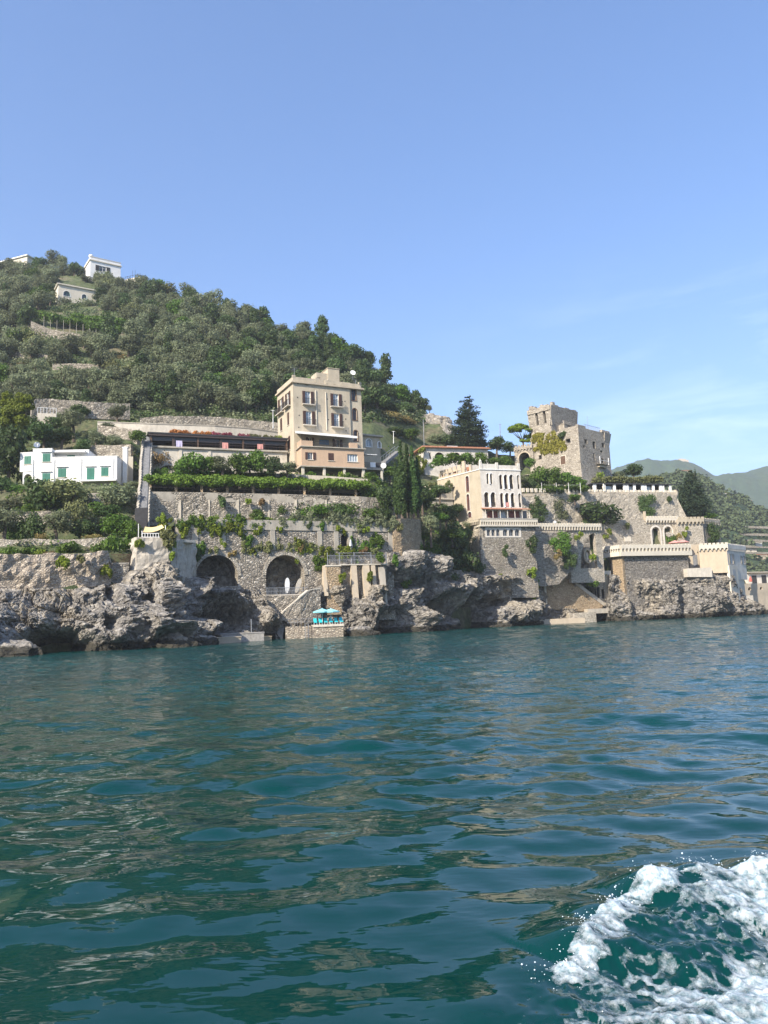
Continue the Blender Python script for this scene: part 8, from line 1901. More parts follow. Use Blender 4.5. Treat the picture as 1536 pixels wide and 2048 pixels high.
# ================================================================== garden and wall plants
HU = {'olive': 2.3, 'oak': 2.3, 'talloak': 3.3, 'green': 2.3, 'yellowgreen': 2.3, 'bush': 1.4, 'darkbush': 1.4, 'oliveshrub': .82, 'shrub': .82, 'darkshrub': .82, 'limeshrub': .82, 'dryshrub': .82}
def veg(kind, px, base, d, r, h, label, group=None):
    if px < 280 and 960 < base < 1083: r *= 1.28; h *= 1.15
    if 350 < px < 590 and 940 < base < 955: r *= 1.25; h *= 1.1
    if px < 850 and base < 850 and d > 150: d = dh(px, base, d)
    R = r * d / 1540; sz = h * d / 1540 / HU[kind]; plant(kind, P(px, base, d), R, label, group, sz)
for a in [
 ('olive', 8, 1082, 96, 34, 78, 'grey-green olive tree at the left edge above the low garden wall'),
 ('oak', -2, 1010, 110, 34, 75, 'dark tree at the left edge below the white house level'),
 ('darkbush', 62, 1080, 97, 26, 46, 'dark green bush behind the garden wall, between two olive trees'),
 ('olive', 114, 1081, 98, 32, 72, 'dark olive tree behind the garden wall under the pale willow'),
 ('yellowgreen', 158, 1079, 101, 24, 95, 'small yellow-leaved tree in the middle of the garden'),
 ('darkbush', 84, 1024, 106, 38, 62, 'broad dark bush under the left half of the white house'),
 ('yellowgreen', 138, 1030, 105.5, 44, 86, 'tall pale feathery willow-like tree before the white house'),
 ('olive', 236, 1028, 108, 38, 68, 'olive tree under the right end of the white house'),
 ('green', 232, 1080, 100, 32, 58, 'leafy green tree beside the long stairway in the lower garden'),
 ('bush', 262, 1083, 99, 26, 40, 'green bush at the foot of the long stairway'),
 ('olive', 195, 1075, 103, 22, 50, 'small olive tree in the shaded middle of the lower garden'),
 ('shrub', 232, 1107, 93.5, 40, 52, 'large bright green spreading shrub hanging over the sea wall'),
 ('shrub', 205, 1104, 93, 26, 30, 'green shrub left of the largest shrub on the sea wall'),
 ('shrub', 141, 1110, 89.5, 32, 30, 'wide green shrub on top of the sea wall, middle one'),
 ('shrub', 20, 1111, 86.5, 24, 22, 'green shrub on the sea wall nearest the left edge'),
 ('shrub', 52, 1111, 87.5, 16, 18, 'small green shrub on the sea wall, second from the left edge'),
 ('limeshrub', 78, 1111, 88, 16, 16, 'yellow-green shrub on the sea wall between two green ones'),
 ('dryshrub', 100, 1110, 88.5, 13, 12, 'dry brownish tuft on the sea wall'),
 ('dryshrub', 180, 1076, 97.5, 18, 9, 'dry orange grass tuft on the garden wall right'),
 ('dryshrub', 85, 1078, 96, 12, 14, 'ochre dry shrub on the garden wall below the broad dark bush'),
 ('oak', 14, 985, 117, 40, 150, 'big dark tree left of the white house'),
 ('oak', 30, 905, 127, 40, 90, 'dark oak behind the left wing of the white house'),
 ('oak', 88, 898, 127, 36, 72, 'dark oak rising behind the white satellite dish'),
 ('oak', 122, 897, 126, 32, 62, 'dark round tree behind the middle of the white house roof'),
 ('olive', 148, 868, 131, 34, 66, 'tall grey-green tree above the middle of the white house'),
 ('olive', 190, 900, 125, 24, 52, 'silvery olive tree behind the right end of the white house roof'),
 ('olive', 228, 900, 126, 26, 40, 'low olive tree between the house and the stairway top'),
 ('bush', 275, 883, 122, 22, 26, 'vine-like green bush over the top of the long stairway'),
 ('bush', 390, 948, 121, 28, 44, 'round green bush under the left part of the covered terrace'),
 ('olive', 445, 950, 122, 24, 42, 'grey-green small tree under the covered terrace, second from left'),
 ('bush', 480, 950, 123, 24, 46, 'yellowish green bush in the middle under the covered terrace'),
 ('bush', 515, 950, 124, 24, 44, 'green bush under the right part of the covered terrace'),
 ('darkbush', 548, 951, 124, 20, 38, 'dark bush under the right end of the covered terrace'),
 ('olive', 575, 952, 125, 20, 34, 'greyish bush at the foot of the tall building corner'),
 ('dryshrub', 322, 926, 122.6, 26, 30, 'reddish brown creeper mass under the left end of the covered terrace'),
 ('darkbush', 600, 1036, 122, 30, 34, 'dark green bush on the arcaded wall top, below the pergola wall'),
 ('green', 640, 1038, 122, 30, 38, 'bright green bush on the arcaded wall top, right of centre'),
 ('darkbush', 680, 1038, 122, 28, 34, 'dark green bush on the arcaded wall top near its right end'),
 ('green', 738, 1036, 127, 32, 86, 'green tree left of the cypresses on the terrace'),
 ('oak', 768, 1034, 126, 30, 80, 'dark green tree close left of the cypresses'),
 ('green', 715, 1000, 130, 24, 44, 'leafy tree under the right end of the tall building'),
 ('green', 755, 985, 133, 22, 34, 'leafy tree below the round satellite dish'),
 ('oak', 846, 1030, 133, 28, 92, 'dark green tree close right of the cypresses'),
 ('olive', 862, 1078, 124, 28, 66, 'grey-green rounded bush tree before the dark slope'),
 ('oak', 893, 1054, 134, 30, 62, 'dark oak under the small concrete hut'),
 ('oak', 915, 1035, 143, 20, 36, 'small dark tree at the foot of the villa side wall'),
 ('darkbush', 905, 1110, 133, 42, 66, 'large dark bush left of the villa base wall, upper one'),
 ('darkbush', 925, 1150, 135, 38, 80, 'large dark bush against the villa base wall, lowest one'),
 ('darkbush', 895, 1150, 131.5, 36, 66, 'dark bush above the pale sunlit rocks'),
 ('green', 862, 1118, 127, 26, 44, 'bright green bush above the pale sunlit rocks'),
 ('bush', 825, 1108, 122, 22, 34, 'green bush under the tan curved bastion, right one'),
 ('bush', 797, 1106, 118.5, 16, 28, 'green bush under the tan curved bastion, left one'),
 ('green', 848, 1085, 124.5, 20, 30, 'light green tree right of the tan curved bastion'),
 ('bush', 878, 934, 148, 22, 26, 'hedge bush on the terrace behind the villa, leftmost of five', 'hedge bushes behind the villa'),
 ('bush', 905, 930, 149, 22, 28, 'hedge bush on the terrace behind the villa, second of five', 'hedge bushes behind the villa'),
 ('bush', 933, 932, 150, 20, 30, 'hedge bush on the terrace behind the villa, middle of five', 'hedge bushes behind the villa'),
 ('bush', 962, 934, 150.5, 22, 28, 'hedge bush on the terrace behind the villa, fourth of five', 'hedge bushes behind the villa'),
 ('bush', 990, 936, 151, 18, 24, 'hedge bush on the terrace behind the villa, rightmost of five', 'hedge bushes behind the villa'),
 ('oak', 993, 908, 176, 26, 48, 'dark green tree between the big conifer and the umbrella pine'),
 ('oak', 1020, 910, 180, 20, 34, 'dark low tree left of the castle bridge'),
 ('oak', 960, 905, 182, 24, 40, 'dark tree at the right foot of the big conifer'),
 ('oak', 898, 900, 178, 26, 44, 'dark tree at the left foot of the big conifer'),
 ('olive', 870, 895, 178, 24, 34, 'grey scrub tree under the rocky knoll'),
 ('green', 822, 885, 172, 28, 36, 'green tree on the slope between annex and rocky knoll'),
 ('oak', 790, 880, 168, 26, 38, 'dark tree behind the outdoor stairway'),
 ('dryshrub', 776, 838, 184, 34, 16, 'dry yellow grass patch on the bare slope right of the tall building'),
 ('dryshrub', 812, 846, 180, 30, 16, 'dry pinkish grass patch under the rocky knoll'),
 ('olive', 859, 826, 190, 9, 22, 'tiny lone tree on the skyline beside the rocky knoll'),
 ('bush', 1085, 972, 163.5, 26, 44, 'round bush of the castle hedge, leftmost', 'hedge bushes under the tower'),
 ('bush', 1108, 970, 164.5, 26, 40, 'round bush of the castle hedge, second', 'hedge bushes under the tower'),
 ('bush', 1132, 976, 165, 26, 36, 'round bush of the castle hedge, third', 'hedge bushes under the tower'),
 ('bush', 1155, 980, 165.5, 22, 30, 'round bush of the castle hedge, rightmost', 'hedge bushes under the tower'),
 ('darkbush', 1062, 985, 161, 18, 30, 'dark bush at the left end of the castle hedge'),
 ('shrub', 1100, 986, 161.5, 34, 20, 'low bright green hedge strip behind the white post fence, left half'),
 ('shrub', 1145, 986, 163.5, 34, 20, 'low bright green hedge strip behind the white post fence, right half'),
 ('darkbush', 1196, 1048, 161.5, 50, 46, 'big spreading green bush before the high castle wall'),
 ('oak', 1268, 962, 182, 24, 44, 'dark round tree right of the tower above the veranda'),
 ('olive', 1236, 962, 178, 18, 26, 'olive tree between the tower and the dark round tree'),
 ('limeshrub', 1195, 962, 173, 26, 26, 'yellowish creeper shrub at the right foot of the tower'),
 ('green', 1420, 1042, 178, 20, 22, 'light green round bush below the conical tree'),
 ('oak', 1385, 1044, 181, 34, 40, 'dark bush mass at the foot of the conical tree'),
 ('darkbush', 1422, 1092, 169, 16, 18, 'dark bush at the foot of the ivy-covered return wall'),
 ('shrub', 1341, 1086, 161, 12, 24, 'oleander with pale blossoms before the right arch'),
 ('shrub', 1182, 1172, 151.6, 16, 20, 'green grassy shrub over the landing lodge'),
 ('yellowgreen', 262, 770, 172, 34, 60, 'broad thin yellowish tree low on the hill above the covered terrace'),
 ('yellowgreen', 72, 752, 172, 16, 34, 'small yellow tree beside the log fence in the bare patch'),
 ('dryshrub', 55, 738, 178, 26, 14, 'orange dry scrub beside the small yellow tree'),
 ('dryshrub', 112, 762, 168, 20, 16, 'orange dry scrub low in the bare hill patch'),
 ('dryshrub', 206, 722, 182, 22, 12, 'brown dry scrub in the middle of the open slope'),
 ('dryshrub', 240, 718, 183, 16, 12, 'brown dry scrub right of the middle of the open slope'),
 ('oliveshrub', 50, 708, 190, 34, 26, 'spiky grey cactus-like scrub high in the bare patch'),
 ('green', 41, 760, 166, 13, 26, 'small round-topped tree above the lime conifer'),

 ('olive', 172, 566, 240, 16, 20, 'olive tree hiding the left foot of the white ridge house'),
 ('oak', 196, 566, 241, 15, 17, 'dark tree under the window of the white ridge house'),
 ('olive', 218, 568, 242, 16, 22, 'olive tree before the middle of the white ridge house'),
 ('olive', 240, 572, 243, 16, 22, 'olive tree at the right foot of the white ridge house'),
 ('olive', 18, 548, 252, 16, 18, 'low olive tree under the cream ridge building, left one'),
 ('olive', 44, 548, 251, 16, 18, 'low olive tree under the cream ridge building, right one'),
 ('oliveshrub', 130, 610, 224, 16, 20, 'scrub before the left window of the arched hill house'),
 ('oliveshrub', 180, 612, 225, 18, 16, 'scrub before the right window of the arched hill house'),
 ('bush', 30, 1078, 99, 26, 34, 'green bush between the left edge olive and the dark bush'),
 ('darkbush', 172, 1079, 100, 26, 36, 'dark bush in the lower garden under the small yellow-leaved tree'),
 ('olive', 20, 1030, 105, 26, 40, 'grey olive bush in the upper left garden'),
 ('bush', 55, 1040, 104.5, 22, 26, 'green bush on the dark garden terrace wall, left'),
 ('oak', 215, 1040, 104.5, 24, 34, 'dark bush between the two garden terraces near the stairway'),
 ('bush', 32, 992, 110, 20, 22, 'small green bush before the stone terrace wall of the house'),
 ('olive', 262, 985, 113, 14, 26, 'narrow grey bush between white house and long stairway'),
 ('darkbush', 165, 905, 123, 22, 28, 'dark bush right behind the upper white wall'),
 ('darkbush', 60, 880, 130, 30, 50, 'dark tree under the lime green conifer'),
 ('oak', 110, 866, 133, 30, 44, 'dark oak before the grey garden pavilion'),
 ('oak', 5, 860, 133, 30, 60, 'dark oak at the left edge behind the lime green conifer'),
 ('olive', 215, 868, 134, 20, 30, 'grey olive on the bank left of the roadside wall'),
 ('bush', 418, 946, 122.2, 22, 34, 'green bush filling the gap left of the middle under the terrace'),
 ('bush', 360, 946, 121.8, 14, 28, 'small green bush beside the barred arch'),
 ('olive', 500, 948, 124.6, 22, 38, 'grey-green bush right of the middle under the terrace'),
 ('green', 780, 960, 138, 24, 40, 'green tree right of the round satellite dish'),
 ('bush', 700, 1036, 124, 24, 30, 'green bush left of the green terrace tree'),
 ('bush', 560, 1036, 120, 22, 26, 'feathery green bush left of the dark bush on the arcaded wall top'),
 ('oak', 880, 1000, 140, 24, 40, 'dark tree directly left of the small concrete hut'),
 ('oak', 955, 1160, 136.5, 22, 44, 'dark bush at the lower left corner of the villa base'),
 ('green', 880, 1050, 128, 20, 34, 'green bush behind the grey-green rounded bush tree'),
 ('darkbush', 865, 1160, 127.5, 26, 40, 'dark bush in the cleft of the pale rocks'),
 ('bush', 1060, 935, 170, 14, 22, 'small bush under the arch of the castle bridge'),
 ('bush', 1010, 940, 160, 24, 26, 'green bush between villa roof and castle bridge'),
 ('olive', 1040, 972, 160, 20, 28, 'grey bush right of the villa roof'),

 ('green', 742, 1046, 124.5, 22, 40, 'green bush at the foot of the cypress group, left'),
 ('darkbush', 772, 1040, 122, 18, 28, 'dark low bush before the shortest cypress'),
 ('green', 852, 1010, 136, 22, 44, 'pale green tree between cypresses and concrete hut'),
 ('oak', 935, 1090, 139, 18, 44, 'dark tree against the pale side of the villa base'),
 ('green', 905, 1085, 131, 24, 40, 'mid green bush in the middle of the dark slope'),
 ('olive', 935, 1062, 141, 14, 26, 'grey-green bush under the villa side battlement'),
 ('bush', 620, 1040, 121, 24, 30, 'leafy bush between dark and bright bushes on the arcaded wall top'),
 ('olive', 660, 1041, 121.5, 24, 26, 'silvery bush on the arcaded wall top right of the bright bush'),
 ('bush', 515, 1040, 117.5, 18, 20, 'small leafy bush on the arcaded wall top above the second arch'),
 ('darkbush', 720, 985, 131, 20, 30, 'dark bush under the laundry terrace'),
 ('bush', 745, 965, 134.5, 16, 24, 'small bush under the terrace dish'),
 ('green', 1150, 1005, 160, 18, 22, 'small green bush left of the big spreading bush'),
 ('darkbush', 900, 1168, 130, 22, 30, 'low dark bush on the ledge of the pale rocks'),
 ('bush', 350, 1132, 95, 12, 24, 'green bush in the gap between buttress and first arch'),
 ('oak', 160, 838, 142, 24, 40, 'dark tree before the curved hill wall'),
 ('olive', 235, 842, 142, 26, 44, 'grey tree at the right end of the curved hill wall'),
 ('olive', 120, 850, 137, 22, 32, 'grey-green bush under the curved hill wall'),
 ('bush', 75, 1012, 108, 24, 26, 'green bush below the stone terrace wall of the house'),
 ('bush', 190, 1035, 104.8, 20, 30, 'green bush right of the pale willow-like tree'),
 ('limeshrub', 292, 1062, 103.5, 10, 12, 'lime shrub at the foot of the stairway wall'),
]: veg(*a)
# vines tier behind the pergola, plants along the arcaded wall top
g9 = random.Random(9)
for k, x in enumerate(range(302, 740, 14)):
    veg('bush' if k % 3 else 'limeshrub', x, 966 + (x - 305) * .02, UW(x) + 7.6, g9.uniform(14, 20), g9.uniform(24, 36), 'leafy vine bush in the row above the pergola, all alike', 'vine bushes above the pergola')
for k, (x, kd, r, h) in enumerate([(322, 'limeshrub', 12, 22), (340, 'limeshrub', 9, 12), (368, 'dryshrub', 12, 10), (388, 'limeshrub', 11, 12), (412, 'oliveshrub', 12, 9), (428, 'limeshrub', 14, 18), (450, 'limeshrub', 11, 12), (470, 'shrub', 10, 9), (498, 'dryshrub', 14, 12), (512, 'shrub', 14, 14), (538, 'limeshrub', 12, 12), (560, 'oliveshrub', 16, 13), (586, 'shrub', 14, 12), (612, 'oliveshrub', 14, 14), (634, 'limeshrub', 12, 10), (668, 'dryshrub', 13, 10), (702, 'shrub', 14, 9), (738, 'limeshrub', 12, 9), (762, 'oliveshrub', 13, 9)]):
    nm = {'limeshrub': 'yellow-green', 'dryshrub': 'dry reddish', 'oliveshrub': 'grey-green', 'shrub': 'green'}[kd]
    veg(kd, x, 1044 + (x - 352) * .002, MW(x) + .4, r, h, '%s shrub on the arcaded wall top, number %s from the left' % (nm, ['one', 'two', 'three', 'four', 'five', 'six', 'seven', 'eight', 'nine', 'ten', 'eleven', 'twelve', 'thirteen', 'fourteen', 'fifteen', 'sixteen', 'seventeen', 'eighteen', 'nineteen'][k]), 'shrubs along the arcaded wall top')

def hang(px, py, rx, ry, mat, d, label, dens=1.0, group=None, thick=.35, size=.13, name='hanging_plant'):
    """loose plant growing from or hanging on a wall face"""
    bl = []; m = d / 1540; n = max(4, int(rx * ry / 14))
    for k in range(n):
        a = g9.uniform(0, 6.283); r = math.sqrt(g9.random()); p = P(px + rx * r * math.cos(a) * 1.05, py + ry * r * math.sin(a) * 1.05, d - g9.uniform(0, thick)); s = g9.uniform(.25, .5) * min(rx, ry) * m + .12
        bl.append((p.x, p.y, p.z, s, min(s, thick + .15), s))
    return foliage_thing(name, bl, int(dens * (320 + rx * ry * 7)), size, mat, label, 'plant', group, shell=.25, droop=.35)
G1 = 'plants rooted in the arcaded wall'
for px, py, rx, ry, mt, lab in [
 (330, 1054, 13, 8, 'lime_leaf', 'yellow-green tuft left end above the arcaded wall coping'), (365, 1056, 8, 13, 'lime_leaf', 'lime tuft on the arcaded wall left of the first arch'),
 (428, 1056, 22, 8, 'lime_leaf', 'wide lime plant on the coping above the first arch'), (456, 1052, 9, 8, 'lime_leaf', 'small lime tuft just right of the wide lime plant'), (479, 1056, 10, 9, 'lime_leaf', 'lime tuft between the two arches on the coping'),
 (493, 1080, 9, 15, 'green_leaf', 'long green hanging plant between the two arches'), (516, 1059, 6, 5, 'lime_leaf', 'small lime tuft left above the second arch'), (447, 1082, 7, 8, 'lime_leaf', 'lime tuft just above the crown of the first arch'),
 (505, 1104, 14, 7, 'lime_leaf', 'yellowish plant left of the second arch crown'), (533, 1093, 11, 8, 'willow_leaf', 'pale plant left above the second arch'), (596, 1080, 9, 9, 'lime_leaf', 'lime plant right of the second arch crown'), (600, 1096, 7, 5, 'dry_leaf', 'dry brown tuft right of the second arch crown'),
 (375, 1107, 24, 14, 'oak_leaf', 'big dark green plant left of the first arch'), (425, 1099, 18, 5, 'willow_leaf', 'thin pale grass strip over the first arch'), (466, 1104, 9, 6, 'dry_leaf', 'dry plant right of the first arch crown'), (645, 1098, 18, 9, 'lime_leaf', 'yellow-green plant left of the small arched door'),
 (684, 1102, 22, 12, 'lime_leaf', 'bright lime bush under the small arched door'), (633, 1125, 17, 12, 'green_leaf', 'green plant right of the second arch above the bastion block'), (672, 1054, 6, 6, 'lime_leaf', 'small lime tuft left above the arched door'), (688, 1061, 7, 5, 'lime_leaf', 'small lime tuft right over the arched door'),
 (722, 1055, 17, 5, 'lime_leaf', 'flat lime plant right of the arched door'), (752, 1076, 13, 12, 'green_leaf', 'green feathery plant on the right end of the arcaded wall'), (700, 1077, 5, 8, 'green_leaf', 'narrow green plant beside the arched door'), (724, 1098, 10, 6, 'dry_leaf', 'dry pinkish plant behind the flag post'), (750, 1098, 9, 7, 'willow_leaf', 'pale plant right of the flag post'),
 (800, 1052, 12, 7, 'willow_leaf', 'ochre grass tuft on the tan curved bastion'), (556, 1058, 8, 5, 'lime_leaf', 'small lime tuft above the second arch'), (615, 1050, 10, 6, 'oak_leaf', 'dark hanging tuft on the coping right of the second arch'), (642, 1052, 9, 8, 'green_leaf', 'green tuft on the coping left of the arched door'), (400, 1048, 9, 5, 'oak_leaf', 'dark tuft on the coping left above the first arch')]:
    hang(px, py, rx, ry, mt, MW(px) - .15, lab, group=G1)
for px, py, rx, ry, mt, d, lab in [
 (125, 1122, 11, 10, 'lime_leaf', 84.5, 'lime green tuft on the rubble sea wall'), (214, 1140, 7, 11, 'lime_leaf', 88.3, 'lime tuft beside the square stone pier'), (161, 1114, 6, 4, 'willow_leaf', 86, 'tiny pale tuft on the rubble sea wall'),
 (335, 1075, 14, 12, 'willow_leaf', 92, 'pale yellow creeper at the right top of the eroded buttress'), (345, 1100, 6, 16, 'lime_leaf', 92.6, 'trailing yellow-green creeper down the right side of the buttress'), (277, 1084, 9, 5, 'lime_leaf', 90.6, 'lime tuft at the left top of the buttress'),
 (685, 1152, 5, 9, 'lime_leaf', 110.3, 'lime plant between block and pillars of the bastion'), (742, 1152, 5, 9, 'lime_leaf', 111.6, 'lime plant between the right pillars of the bastion'), (760, 1120, 6, 13, 'green_leaf', 112.2, 'green plant right of the bastion railing'),
 (444, 1000, 8, 10, 'oak_leaf', 115.4, 'dark plant hanging on the pergola wall'), (524, 1003, 4, 7, 'dry_leaf', 118, 'small dry tuft on the pergola wall'), (497, 1001, 4, 4, 'lime_leaf', 117, 'small lime tuft on the pergola wall'),
 (842, 922, 10, 26, 'lime_leaf', 152.5, 'pale green ivy covering the left end of the long low building'), (882, 966, 23, 6, 'willow_leaf', 143.4, 'dry green creeper roof over the small concrete hut'),
 (820, 1112, 8, 7, 'lime_leaf', 117, 'lime tuft on the sunlit pale rocks'), (812, 1163, 8, 7, 'green_leaf', 117.5, 'green tuft low on the pale rocks'), (790, 1120, 8, 8, 'green_leaf', 114, 'green tuft at the left end of the pale rocks'),
 (1013, 1102, 6, 12, 'oak_leaf', 138.8, 'dark plant hanging in the middle of the villa base wall'), (1064, 1090, 10, 18, 'oak_leaf', 140.6, 'dark plant hanging at the right corner of the villa base wall'), (1124, 1083, 18, 17, 'green_leaf', 144.6, 'large green hanging plant between villa base and grotto'), (1156, 1070, 9, 7, 'lime_leaf', 146.5, 'lime plant left above the grotto arch'),
 (1116, 1108, 9, 7, 'dry_leaf', 144, 'ochre dry plant under the large hanging plant'), (1138, 1120, 14, 15, 'oak_leaf', 145.5, 'dark green plant left of the grotto arch'), (1064, 1142, 9, 9, 'lime_leaf', 141.5, 'lime plant on the rocks under the villa wall corner'), (1070, 1165, 9, 13, 'green_leaf', 143.5, 'green plant left of the tan ramp wall'), (1064, 1190, 8, 9, 'lime_leaf', 143, 'yellow-green plant low at the left of the ramp wall'),
 (1008, 1152, 9, 5, 'lime_leaf', 137.5, 'lime tuft on the rocks under the villa base wall'), (1188, 1113, 7, 8, 'lime_leaf', 149.6, 'lime plant at the right foot of the grotto'), (1076, 1020, 14, 28, 'oak_leaf', 158.8, 'dark ivy on the castle wall right of the villa'), (1118, 1022, 16, 22, 'olive_leaf', 161.2, 'thin grey-green ivy on the castle wall'),
 (1294, 1010, 16, 20, 'oak_leaf', 167.2, 'dark climbing plant on the high castle wall'), (1337, 995, 7, 6, 'oak_leaf', 169, 'small dark plant near the castle wall right end'), (1422, 1066, 14, 17, 'oak_leaf', 167.2, 'dark ivy on the shaded return wall'), (1250, 1052, 8, 6, 'willow_leaf', 162.8, 'small dry plant on the loggia wall'), (1214, 1066, 8, 10, 'lime_leaf', 161, 'lime plant at the left end of the loggia wall'),
 (1370, 1062, 6, 8, 'lime_leaf', 164.2, 'lime creeper on the ochre wall block'), (1340, 1068, 6, 5, 'white_bloom', 160.6, 'white blossoms of the oleander before the right arch'), (1355, 1076, 10, 6, 'dry_leaf', 161, 'dry shrub behind the pink parasols')]:
    if mt == 'white_bloom' and mt not in MATS: foliage(mt, (.45, .42, .36), (.80, .76, .70), .6)
    hang(px, py, rx, ry, mt, d, lab)
for x0, x1, yc, hh, mt, lab in ((398, 525, 1055, 5, 'lime_leaf', 'long lime creeper mat along the coping over the first arch'), (480, 640, 1093, 5, 'willow_leaf', 'pale trailing creeper strip above the second arch'), (352, 408, 1102, 6, 'green_leaf', 'green trailing creeper strip left of the first arch'), (590, 672, 1101, 7, 'lime_leaf', 'yellow-green creeper mat right of the second arch'), (545, 795, 1042, 6, 'olive_leaf', 'grey-green creeper mat along the arcaded wall top under the trees'), (355, 540, 1043, 5, 'green_leaf', 'green creeper mat along the left half of the arcaded wall top'), (700, 765, 1092, 8, 'green_leaf', 'green creeper mat behind the bastion railing')):
    bl = []
    for k in range(int((x1 - x0) * .8)):
        x = g9.uniform(x0, x1); p = P(x, yc + g9.gauss(0, hh) + 4 * math.sin(x * .09), MW(x) - g9.uniform(.1, .45)); s = g9.uniform(.14, .42); bl.append((p.x, p.y, p.z, s, s * .6, s * g9.uniform(.8, 1.6)))
    foliage_thing('creeper_mat', bl, int((x1 - x0) * 38), .12, mt, lab, 'plant', 'creeper mats on the arcaded wall', shell=.2, droop=.3)
# flowers over the covered terrace and green roof of the veranda
for x0, x1, mt, lab in ((342, 425, 'flower_orange', 'orange flowering creeper over the covered terrace roof'), (425, 500, 'flower_pink', 'reddish flowering creeper over the covered terrace roof'), (500, 553, 'willow_leaf', 'pale green creeper at the right end of the covered terrace roof'), (548, 562, 'lime_leaf', 'lime bush between covered terrace and tall building')):
    bl = []
    for k in range(int((x1 - x0) * .9)):
        x = g9.uniform(x0, x1); d = 128 + (x - 300) * .029; p = P(x, 866 + (x - 342) * .062 + g9.uniform(-5, 4), d); s = g9.uniform(.25, .55); bl.append((p.x, p.y, p.z, s, s, s * .8))
    foliage_thing('flowering_creeper', bl, int((x1 - x0) * 40), .13, mt, lab, 'plant', shell=.2)
bl = []
for k in range(150): x = g9.uniform(1182, 1322); d = 169 + (x - 1182) * .035; p = P(x, 962 + g9.uniform(-7, 4), d); s = g9.uniform(.5, .9); bl.append((p.x, p.y, p.z, s, s * 1.6, s * .6))
foliage_thing('roof_creeper', bl, 7000, .16, 'willow_leaf', 'green and ochre creeper covering the roof of the white-columned veranda', 'plant', shell=.3)

# ---- cypresses
def cypress(px, top, base, d, w, label, seed):
    g = random.Random(seed); T, B = P(px, top, d), P(px + (base - top) * .03, base, d); Hh = T.z - B.z; bl = []; m = d / 1540
    for k in range(46):
        t = (k + g.random()) / 46; z = B.z + Hh * (.04 + .93 * t); wr = w * m * (1 - .15 * t) * (1 - t ** 3) ** .8 * (.55 + .45 * min(1, t * 6)); a = g.uniform(0, 6.283); r = wr * .5 * g.random() ** .5
        x = B.x + (T.x - B.x) * t; s = max(.22, wr * g.uniform(.42, .62)); bl.append((x + r * math.cos(a), B.y + r * math.sin(a), z, s, s, s * 1.7))
    bl.append((T.x, T.y, T.z - .8, .16, .16, .8))
    foliage_thing('cypress_tree', bl, 9000, .13, 'cypress_leaf', label, 'tree', 'cypress trees', trunk=[([(B.x, B.y, B.z - .8), (B.x, B.y, B.z + Hh * .5)], [.24, .12])], shell=.5, up=.3)
cypress(800, 880, 1032, 121.5, 14, 'slim dark cypress, leftmost of the tight group', 1)
cypress(812, 886, 1030, 124, 13, 'tall dark cypress with a sharp tip, second of the group', 2)
cypress(823, 890, 1028, 123, 13, 'dark cypress of the group, third from the left', 3)
cypress(833, 915, 1026, 124.5, 11, 'shorter dark cypress at the right of the group', 4)
cypress(790, 925, 1030, 123.5, 9, 'shortest cypress at the left edge of the group', 5)

def conifer(px, top, base, d, w, label, seed, mat='pine_leaf', layered=True, tiers=15):
    g = random.Random(seed); T, B = P(px, top, d), P(px, base, d); Hh = T.z - B.z; bl = []; m = d / 1540
    for k in range(tiers):
        t = k / (tiers - 1); z = B.z + Hh * (.10 + .86 * t); R = w * m * ((1 - t) ** .62 * (1 if t > .12 else .8) + .10) * g.uniform(.82, 1.12); n = 9 if t < .7 else 5
        for j in range(n):
            a = j * 6.283 / n + g.uniform(-.35, .35) + k; r = R * g.uniform(.50, .92) * (.55 if j % 3 == 0 else 1); s = R * g.uniform(.20, .32) + .25
            bl.append((B.x + r * math.cos(a), B.y + r * math.sin(a), z - r * .16, s * 1.3, s * 1.3, s * (.42 if layered else .8)))
    bl.append((T.x, T.y, T.z - .6, .35, .35, .9))
    tr = [([(B.x, B.y, B.z - 1.5), (B.x, B.y, B.z + Hh * .5), (T.x, T.y, T.z - .6)], [.5, .3, .06])]
    for j in range(8): a = j * 2.4; z = B.z + Hh * (.15 + j * .09); tr.append(([(B.x, B.y, z), (B.x + math.cos(a) * w * m * .5, B.y + math.sin(a) * w * m * .5, z + .2)], [.12, .04]))
    foliage_thing('conifer_tree', bl, 15000, .17, mat, label, 'tree', trunk=tr, shell=.35, up=.4)
conifer(939, 790, 902, 176, 40, 'large dark layered conifer standing alone against the sky', 11)
conifer(1389, 938, 1040, 179, 33, 'dark conical tree at the right end of the castle wall', 12, layered=False)
# umbrella pine
def umbrella():
    d = 178; B = P(1048, 900, d); bl = []; g = random.Random(3)
    for k in range(30):
        a = g.uniform(0, 6.283); r = 2.7 * math.sqrt(g.random()); c = P(1040, 860, d); bl.append((c.x + r * math.cos(a), c.y + r * math.sin(a) * .9, c.z + .9 - r * r * .12 + g.uniform(-.5, .3), g.uniform(.6, 1.0), g.uniform(.6, 1.0), g.uniform(.3, .5)))
    for k in range(8): c = P(g.uniform(1044, 1064), g.uniform(866, 882), d); bl.append((c.x, c.y, c.z, .7, .7, .4))
    c = P(1040, 868, d); tr = [([B - Vector((0, 0, 1.5)), P(1046, 880, d)], [.28, .2])]
    for k in range(7): e = Vector((c.x + math.cos(k * .9) * 1.9, c.y + math.sin(k * .9) * 1.5, c.z + .6)); tr.append(([P(1046, 881, d), P(1046, 881, d).lerp(e, .5) - Vector((0, 0, .2)), e], [.14, .09, .04]))
    foliage_thing('umbrella_pine', bl, 7000, .15, 'lime_leaf', 'umbrella pine with a flat yellow-green crown left of the tower', 'tree', trunk=tr, shell=.4, up=.5)
umbrella()
